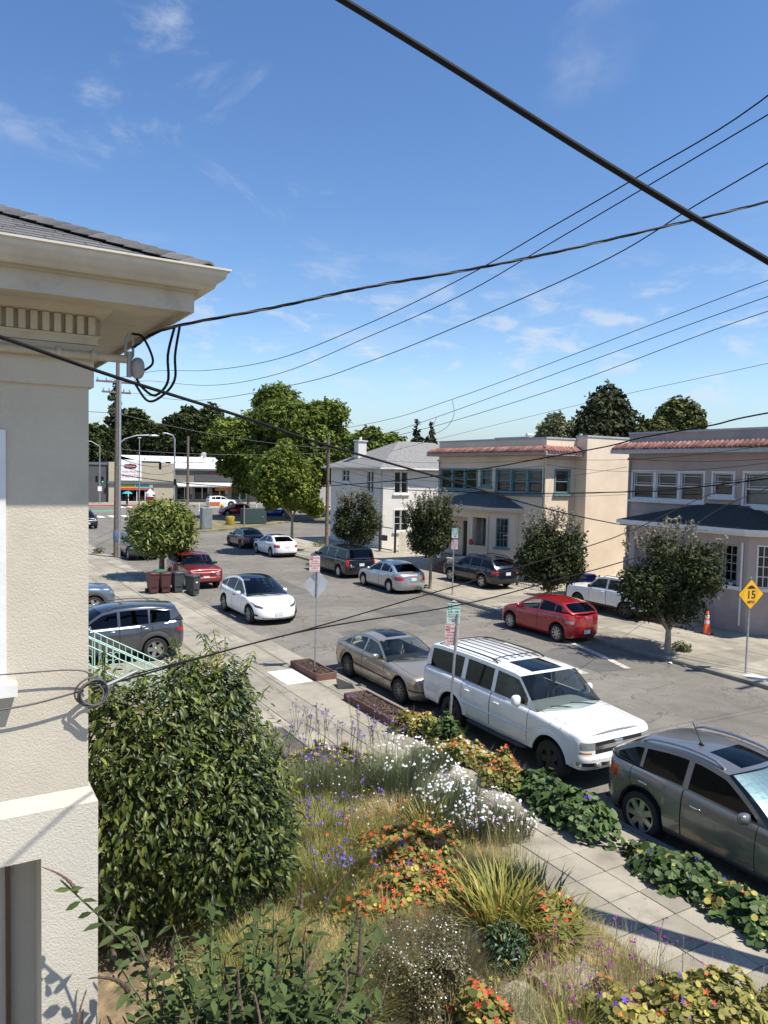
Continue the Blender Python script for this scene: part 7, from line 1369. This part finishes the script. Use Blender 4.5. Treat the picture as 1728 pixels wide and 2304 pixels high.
L_LAUREL = ([(0, 0, 0), (.22, .13, .035), (.55, .17, .0), (.85, .09, -.14), (1, 0, -.26), (.85, -.09, -.14), (.55, -.17, .0), (.22, -.13, .035), (.4, 0, -.035), (.75, 0, -.13)], [(0, 1, 8), (1, 2, 8), (2, 9, 8), (2, 3, 9), (3, 4, 9), (4, 5, 9), (5, 6, 9), (6, 8, 9), (6, 7, 8), (7, 0, 8)])
p, d = blobs_points(SB, 19000, .62); nr = d*.55+RNG.normal(size=p.shape)*.35+np.array([-.15, -.25, .7]); hang = d*np.array([1, 1, .3])+np.array([0, 0, -.35])
link('leaf_mass', leaf_mesh('leaf_mass', p, nr,   .102*(1+.3*RNG.normal(size=len(p))).clip(.5, 1.7), L_LAUREL, hang, .5), 'leaf_laurel', t, 60, None, 'stuff')
lm_ = bpy.data.meshes.new('leaf'); lm_.from_pydata([tuple(v) for v in L_LAUREL[0]], [], L_LAUREL[1]); lm_.materials.append(MATS['leaf_laurel']); [setattr(q, 'use_smooth', True) for q in lm_.polygons]
def single_leaves(par, me, pts, nrm, hang, size, n, nm='leaf'):
    for i in range(min(n, len(pts))):
        N_ = Vector(nrm[i]).normalized(); H_ = Vector(hang[i]); H_ = (H_-N_*H_.dot(N_)).normalized(); B_ = N_.cross(H_); s = size*random.uniform(.75, 1.3)
        o = bpy.data.objects.new(nm, me); COL.objects.link(o); o.parent = par; o.matrix_local = Matrix(((H_.x*s, B_.x*s, N_.x*s, pts[i][0]), (H_.y*s, B_.y*s, N_.y*s, pts[i][1]), (H_.z*s, B_.z*s, N_.z*s, pts[i][2]), (0, 0, 0, 1)))
p, d = blobs_points(SB, 1500, .95); s_ = (d[:, 1] < .25) & (d[:, 2] > -.35); p, d = p[s_]+d[s_]*.06, d[s_]; nr = d*.5+RNG.normal(size=p.shape)*.3+np.array([-.15, -.25, .75]); hang = d*np.array([1, 1, .3])+np.array([0, 0, -.3])+RNG.normal(size=p.shape)*.35
single_leaves(t, lm_, p, nr, hang, .115, 290)
st = MB(); pp = []; nn = []; hh = []
for i in range(90):
    b_ = SB[random.randrange(len(SB))]; a = random.uniform(0, 2*PI); e = random.uniform(.0, 1.3); d0 = Vector((math.cos(a)*math.cos(e), math.sin(a)*math.cos(e)-.25, math.sin(e))).normalized(); p0 = Vector(b_[:3])+Vector((d0.x*b_[3], d0.y*b_[4], d0.z*b_[5]))*.9; dr = (d0+Vector((0, 0, .8))).normalized(); l = random.uniform(.2, .5)
    if p0.x+2.85 < 1.55 or p0.x > 1.15: continue
    st.tube([p0, p0+dr*l], .006, 4, False)
    for k in range(int(l/.035)):
        q = p0+dr*(.05+k*.035); az = k*2.4; pp.append(tuple(q)); v = Vector((math.cos(az), math.sin(az), .1)); hh.append(tuple(v)); nn.append((v.x*.3, v.y*.3, 1))
st.build('shoots', 'stem_green', t, world=False, kind='stuff'); link('shoot_leaves', leaf_mesh('shoot_leaves', np.array(pp), np.array(nn), U(.08, .13, len(pp)), L_LAUREL, np.array(hh), .2), 'leaf_laurel', t, 60, None, 'stuff')
pan = [(.0, -.75, 2.1), (.7, -.7, 1.6), (-.75, -.6, 2.4), (.75, -.2, 2.45), (.3, 0, 3.35), (1.1, -.45, 1.6), (.1, 0, 3.3)]
for q in pan: b = MB(); pp = np.array(q)+RNG.normal(size=(60, 3))*np.array([.07, .07, .10]); link('seed_panicle', leaf_mesh('seed_panicle', pp, RNG.normal(size=pp.shape), np.full(60, .03), L_CLUMP), 'leaf_yellow', t, None, None, 'stuff')
# --- butterfly bush with seed spikes
t = plant('butterfly_bush', 'leafy grey green bush with drooping brown seed spikes below the glossy shrub', 2.0, 5.4, .12, cat='shrub')
spk = MB(); prof = []
for k in range(15): f = k/14; prof.append(((.015*(1-f*.75))*(1.0+.4*(k % 2)), f*.38)); 
spk.lathe(prof, 8); 
SPK = []
for bend in (.5, 1.0, -.8):
    v = [(x+bend*z*z*1.2, y, z) for x, y, z in spk.v]; me = bpy.data.meshes.new('seed_spike'); me.from_pydata(v, [], spk.f); me.materials.append(MATS['spike_brown']); SPK.append(me)
pos = []; nrm_ = []; dirs = []; stems = MB(); rg = random.Random(4); tips = []
for i in range(200):
    a = rg.uniform(0, 2*PI); r = math.sqrt(rg.random()); e = Vector((r*math.cos(a)*1.3, r*math.sin(a)*1.0, rg.uniform(1.2, 2.55)-.5*r)); b0 = Vector((rg.uniform(-.25, .25), rg.uniform(-.2, .2), 0)); mid = b0.lerp(e, .55)+Vector((0, 0, .25))
    path = [b0.lerp(mid, k/5) for k in range(5)]+[mid.lerp(e, k/7) for k in range(8)]; stems.tube([b0, mid, e], .012, 5, r1=.005); tips.append((e, (e-mid).normalized()))
    for k, q in enumerate(path[2:]):
        for sgn in (-1, 1):
            aa = rg.uniform(0, PI); pos.append(tuple(q)); h = Vector((math.cos(aa)*sgn, math.sin(aa)*sgn, rg.uniform(-.2, .3))); dirs.append(tuple(h)); nrm_.append((rg.gauss(0, .3), rg.gauss(0, .3), 1))
stems.build('stems', 'stem_green', t, world=False, kind='stuff')
mk_leaves('under_leaves', 'leaf_budd', [(0, 0, .75, 1.35, 1.05, .8), (-.55, -.3, .7, .8, .8, .75), (.9, .2, .6, .7, .8, .6)], 3200, .13, L_LANCE, t, .5, .7)
pos, nrm_, dirs = np.array(pos), np.array(nrm_), np.array(dirs); link('leaf_mass', leaf_mesh('leaf_mass', pos, nrm_, U(.08, .165, len(pos)), ([(0, 0, 0), (.3, .21, .03), (.65, .16, 0), (1, 0, -.12), (.65, -.16, 0), (.3, -.21, .03), (.5, 0, -.04)], L_LANCE[1]), dirs, .15), 'leaf_budd', t, 60, None, 'stuff')
for i, (e, d) in enumerate(tips[:56]): o = inst(SPK[i % 3], 'seed_spike', tuple(e), t); o.rotation_euler = (Vector((d.x*.4+rg.uniform(-.3, .3), d.y*.4+rg.uniform(-.3, .3), 1))).to_track_quat('Z', 'X').to_euler(); s = rg.uniform(.7, 1.15); o.scale = (s, s, s)
br = thing('stray_branch', 'single leafy branch with a seed spike crossing the cream wall', 'branch', (1.45, 6.1, 1.9)); b = MB(); b.tube([(.1, -.1, -.1), (-.35, .1, .5), (-.62, .1, .85)], .008, 5); b.build('stem', 'stem_green', br, world=False)
pp = []; dd = []
for k in range(7):
    q = Vector((.1, -.1, -.1)).lerp(Vector((-.62, .1, .85)), .25+k*.11)
    for sg in (-1, 1): pp.append(tuple(q)); dd.append((sg*.8, -.3, .25))
link('leaves', leaf_mesh('leaves', np.array(pp), np.tile(np.array([[-.1, -.6, .7]]), (len(pp), 1))+RNG.normal(size=(len(pp), 3))*.25, U(.1, .16, len(pp)), L_LANCE, np.array(dd), .2), 'leaf_budd', br, 60, None, 'stuff')
o = inst(SPK[2], 'seed_spike', (-.5, .1, .72), br); o.rotation_euler = (.2, -.35, 0)
# --- nasturtium and flower beds along the garden
def nasturtium(label, x, y, rx, ry, h, n, orange=0, yellow=0, white=0, purple=0, leaf='leaf_nast', z=GZ, size=.075, red=0, nleaf=0, group='nasturtium clumps'):
    t = plant('nasturtium_clump' if leaf == 'leaf_nast' else 'vine_clump', label, x, y, z, group); mound(t, 'foliage', leaf, int(n*(1.6 if leaf == 'leaf_nast' else 1)), rx, ry, h, size*(.78 if leaf == 'leaf_nast' else 1), sv=.5); blades(t, 'dry_stalks', 'straw' if leaf == 'leaf_nast' else 'stem_green', int(n*.35), rx, ry, h*.6, h*1.35, .006, (.1, 1.1), (0, .8))
    for nm, mt, k, s in (('orange_blooms', 'fl_orange', orange, .065), ('red_blooms', 'fl_red', red, .06), ('yellow_leaves', 'leaf_yellow', yellow//2, .06), ('white_blooms', 'fl_white', white, .06), ('violet_blooms', 'fl_violet', purple, .075)):
        if k: blooms(t, nm, mt, k, rx*.95, ry*.95, h, s, FLOWER if 'bloom' in nm else L_ROUND)
    return t
nasturtium('yellow green nasturtium clump with white and violet flowers at the pavement edge', 6.35, 12.75, 1.0, .6, .45, 1300, 25, 260, 50, 40); nasturtium('yellowing nasturtium clump near the parking sign end of the garden', 7.15, 12.3, .55, .5, .35, 600, 16, 160, 20, 12)
nasturtium('orange flowering nasturtium mass in the middle of the garden', 6.05, 9.1, .85, .75, .42, 1500, 200, 260, 0, 6, red=24); nasturtium('orange flowering nasturtium clump sprawling towards the straw patch', 5.45, 8.15, .8, .65, .36, 1100, 120, 200, red=20); nasturtium('bright orange nasturtium trailing below the dark mound', 4.75, 5.75, .4, .45, .5, 520, 40, 30, red=30)
nasturtium('yellow green nasturtium beside the pavement with magenta flowers', 6.9, 4.85, .95, .6, .42, 1500, 22, 260, 0, 10, red=8); nasturtium('yellow green nasturtium mat at the kerb end of the garden', 7.65, 4.2, .7, .6, .36, 1000, 10, 120, 0, 0); nasturtium('mixed nasturtium mat with faded stalks beside the stepping slab', 6.1, 5.05, .7, .6, .36, 900, 14, 200, 0, 6); nasturtium('sprawling yellow green nasturtium at the lower edge of the garden', 5.9, 4.5, .75, .55, .4, 1100, 16, 160, red=6); nasturtium('red flowered nasturtium tucked beside the strap leaved plant', 6.75, 6.85, .45, .4, .38, 520, 26, 40, red=16)
for (x, y, rx, ry, n, a, b_) in ((6.4, 5.6, 1.1, .6, 20, .5, .95), (5.5, 5.4, .8, .6, 11, .5, .9), (7.3, 8.6, .5, .6, 9, .4, .8)): t = plant('wiry_flower', {20: 'wiry thin stemmed plant with magenta flowers over the pavement edge', 11: 'wiry thin stemmed plant with magenta flowers by the stepping slab', 9: 'wiry thin stemmed plant with magenta flowers beside the daisies'}[n], x, y, group='wiry magenta flowers'); tall_stems(t, n, rx, ry, a, b_, 'fl_magenta', .026, 2, branch=1, mt_s='grass_dry'); blades(t, 'stalks', 'grass_dry', n*60, rx, ry, .3, .7, .004, (0, .5), (0, .5))
# lavender mound, tall purple verbena
t = plant('lavender_mound', 'grey green lavender mound with purple heads', 5.95, 11.75); blades(t, 'foliage', 'leaf_grey', 2600, .62, .55, .45, .8, .008, (0, .75), (0, .3), outward=True); tall_stems(t, 34, .55, .5, .7, .95, 'fl_purple', .028, 5, branch=0)
for (x, y, n, rx, h0, h1, lab) in ((6.2, 12.5, 26, .9, 1.0, 1.5, 'tall purple verbena waving above the yellow nasturtium'), (4.3, 9.6, 22, .7, .8, 1.25, 'tall purple verbena beside the glossy shrub'), (4.35, 8.4, 12, .5, .7, 1.1, 'sparse purple verbena over the straw patch'), (7.1, 11.9, 14, .5, .9, 1.3, 'tall purple verbena next to the daisy bush'), (5.2, 9.9, 14, .8, .6, 1.0, 'low purple verbena among the green grass')): t = plant('verbena', lab, x, y, group='purple verbena'); tall_stems(t, n, rx, rx*.7, h0, h1, 'fl_purple', .024, 5, branch=2)
# daisies
for (x, y, rx, ry, h, nb, lab) in ((7.15, 11.2, .55, .55, .95, 90, 'tall daisy bush with scattered white flowers'), (7.45, 10.1, .6, .55, .72, 230, 'spreading daisy bush thick with white flowers at the pavement'), (7.7, 9.3, .5, .45, .55, 190, 'low daisy bush thick with white flowers beside the slabs'), (8.5, 12.2, .22, .5, .35, 50, 'few white daisies leaning over from the verge')): t = plant('daisy_bush', lab, x, y, group='white daisies'); blades(t, 'foliage', 'leaf_grey', 2200, rx, ry, h*.5, h*.95, .012, (0, .6), (.1, .7), outward=True); blooms(t, 'daisy_heads', 'fl_white', nb, rx*1.05, ry*1.05, h*.85, .046, DAISY, lift=.12)
# grasses and strap leaved plants
for (x, y, r, n, l0, l1, mt, lab) in ((5.75, 9.6, .8, 2600, .25, .5, 'grass_green', 'loose green grass rising through the orange nasturtium mass'), (6.3, 8.3, .7, 2000, .25, .5, 'grass_dry', 'dry grass between the orange nasturtium and the strap leaved plant'), (5.3, 11.6, .7, 2200, .3, .6, 'grass_green', 'green grass tuft beside the lavender mound'), (2.6, 7.2, .8, 2600, .3, .6, 'grass_green', 'shaded green grass between the glossy shrub and the butterfly bush'), (5.1, 10.2, .9, 4200, .3, .65, 'grass_green', 'thick tuft of arching green grass near the stepping slab'), (4.7, 9.1, .75, 3200, .3, .6, 'grass_green', 'arching green grass tuft above the straw patch'), (6.5, 10.3, .55, 1600, .3, .55, 'grass_dry', 'dry grass tuft between daisies and orange flowers'), (3.6, 6.9, .8, 3200, .25, .6, 'grass_green', 'green grass tuft beside the butterfly bush'), (5.0, 7.9, .6, 1800, .2, .45, 'grass_dry', 'dry grass tuft behind the dark mound'), (6.6, 7.9, .6, 1800, .25, .5, 'grass_green', 'green grass tuft behind the strap leaved plant'), (3.3, 8.1, .6, 2000, .3, .6, 'grass_green', 'shaded grass tuft at the foot of the glossy shrub'), (4.1, 10.9, .8, 2600, .3, .6, 'grass_green', 'green grass tuft behind the purple verbena'), (3.9, 5.2, .9, 2600, .25, .5, 'grass_dry', 'dry grass around the lower stepping slab')): t = plant('grass_tuft', lab, x, y, group='grass tufts in the garden'); blades(t, 'blades', mt, n, r, r*.85, l0, l1, .009, (.05, .8), (.3, 1.4), outward=True)
def strap(label, x, y, n, l0, l1, w, mt, r=.2, lean=(.05, .9)): 
    t = plant('strap_leaf_plant', label, x, y, group='strap leaved plants'); o = blades(t, 'leaf_mass', mt, n, r, r, l0, l1, w, lean, (.2, 1.3), outward=True, seg=5); return t
strap('large strap leaved plant with yellowing fans in the garden', 6.15, 7.15, 190, .6, 1.15, .045, 'strap_leaf', .28); strap('drooping strap leaves beside the large yellowing fan', 6.5, 6.75, 110, .5, .85, .04, 'strap_leaf', .25, (.4, 1.2)); strap('small yellowing strap leaved fan below the daisies', 6.75, 9.75, 80, .45, .75, .03, 'strap_leaf', .18); strap('blue green iris fan at the pavement edge', 6.95, 7.45, 90, .35, .65, .04, 'iris_leaf', .3, (0, .6)); strap('upright iris leaves by the lower stepping slab', 5.35, 5.15, 40, .5, .85, .035, 'strap_leaf', .12, (0, .35)); strap('bright green strap leaves beside the butterfly bush', 3.3, 5.7, 60, .4, .7, .04, 'iris_leaf', .2)
t = plant('fleabane_mound', 'dark wiry mound dotted with tiny white flowers', 4.75, 6.75, cat='shrub'); blades(t, 'foliage', 'leaf_fine_dark', 9000, .78, .7, .3, .62, .005, (0, 1.0), (.2, 1.3), outward=True); mound(t, 'fine_leaves', 'leaf_fine_dark', 5000, .82, .74, .55, .028, L_DIAM); blooms(t, 'tiny_flowers', 'fl_white', 300, .82, .74, .5, .017, DAISY)
t = plant('small_shrub', 'small dark leaved shrub beside the large strap leaved plant', 5.75, 6.6, cat='shrub'); mk_leaves('foliage', 'leaf_shrub', [(0, 0, .25, .3, .3, .3)], 900, .07, L_LANCE, t, .4, .6)
t = plant('leafy_clump', 'broad leaved green clump beside the first nasturtium', 5.2, 13.2); mk_leaves('foliage', 'leaf_shrub', [(0, 0, .3, .4, .35, .4)], 700, .12, L_LANCE, t, .4, .6)
t = plant('leafy_clump', 'low green leafy rosette beside the straw patch', 3.95, 6.95); blades(t, 'foliage', 'iris_leaf', 160, .14, .14, .2, .36, .05, (.4, 1.1), (.2, .8), outward=True)
for i, (x, y) in enumerate(((4.75, 13.6), (5.35, 12.6))): b = MB(); b.bbox(x-.02, x+.02, y-.02, y+.02, .1, .62, .005); mat('stake_wood', (0.36, 0.17, 0.07), .8); tag(b.build('wooden_stake', 'stake_wood'), ('wooden stake at the far corner of the garden', 'wooden stake beside the lavender mound')[i], 'stake')
b = MB(); b.lathe([(.001, 0), (.14, 0), (.19, .24), (.2, .24), (.2, .21), (.17, .21), (.001, .19)], 16, (5.55, 7.15, .16)); mat('pot_green', (0.06, 0.10, 0.08), .6); tag(b.build('plant_pot', 'pot_green', smooth=40), 'green plastic plant pot beside the strap leaved plant', 'pot')
# --- planted verge between pavement and kerb
VZ = .12
nasturtium('orange nasturtium clump at the foot of the leaning sign post', 9.4, 14.0, .55, .55, .42, 700, 40, 120, 8, z=VZ, group='verge plants'); nasturtium('green nasturtium clump beside the sign post', 9.65, 13.3, .4, .45, .45, 420, 6, 20, z=VZ, leaf='leaf_vine', size=.09, group='verge plants'); nasturtium('orange and white flowered clump beside the white SUV door', 9.35, 12.2, .5, .75, .32, 900, 60, 160, 50, z=VZ, group='verge plants'); nasturtium('orange nasturtium clump beside the white SUV wheel', 9.4, 11.0, .5, .7, .38, 900, 80, 110, 8, z=VZ, red=16, group='verge plants')
hv = bpy.data.meshes.new('leaf'); HV = ([(0, 0, 0), (.12, .3, .05), (.4, .42, .06), (.75, .26, .02), (1, 0, -.08), (.75, -.26, .02), (.4, -.42, .06), (.12, -.3, .05), (.45, 0, -.02)], [(0, 1, 8), (1, 2, 8), (2, 3, 8), (3, 4, 8), (4, 5, 8), (5, 6, 8), (6, 7, 8), (7, 0, 8)]); hv.from_pydata([tuple(v) for v in HV[0]], [], HV[1]); hv.materials.append(MATS['leaf_vine']); [setattr(q, 'use_smooth', True) for q in hv.polygons]
def vine(label, x, y, rx, ry, h, n, ns, purple=6, orange=0, yellow=0):
    t = plant('morning_glory', label, x, y, VZ, 'verge plants'); mound(t, 'leaf_mass', 'leaf_vine', n, rx, ry, h, .115, HV, sv=.25)
    xs, ys_, r = disc(ns, rx, ry); top = h*np.sqrt(np.clip(1-r**2.4, .02, 1))+.03; nr = np.stack([xs/rx*.6-.2, ys_/ry*.6-.2, np.full(ns, .9)], 1)+RNG.normal(size=(ns, 3))*.3; single_leaves(t, hv, np.stack([xs, ys_, top], 1), nr, RNG.normal(size=(ns, 3))+np.array([0, 0, -.2]), .12, ns)
    if purple: blooms(t, 'violet_blooms', 'fl_violet', purple, rx, ry, h, .08)
    if orange: blooms(t, 'orange_blooms', 'fl_orange', orange, rx, ry, h, .065)
    if yellow: blooms(t, 'yellow_leaves', 'leaf_yellow', yellow, rx, ry, h, .07, L_ROUND)
vine('dark heart leaved vine mat beside the white SUV front wheel', 9.45, 9.75, .5, .75, .38, 700, 110, 6, 8); vine('dense rounded vine mound between the white SUV and the grey crossover', 9.3, 8.85, .55, .6, .48, 800, 150, 4); vine('low vine runner joining the two leafy mats beside the white SUV', 9.5, 10.4, .38, .6, .26, 420, 40, 3, 6, 10); vine('vine mat with violet flowers beside the grey crossover rear wheel', 9.3, 6.95, .5, .75, .30, 650, 110, 12, 8, 14); vine('trailing vine with yellow leaves beside the grey crossover door', 9.3, 5.75, .5, .8, .28, 600, 90, 10, 16, 60); vine('trailing vine mat at the kerb end of the verge', 9.3, 4.5, .5, .85, .28, 600, 60, 10, 12, 60)
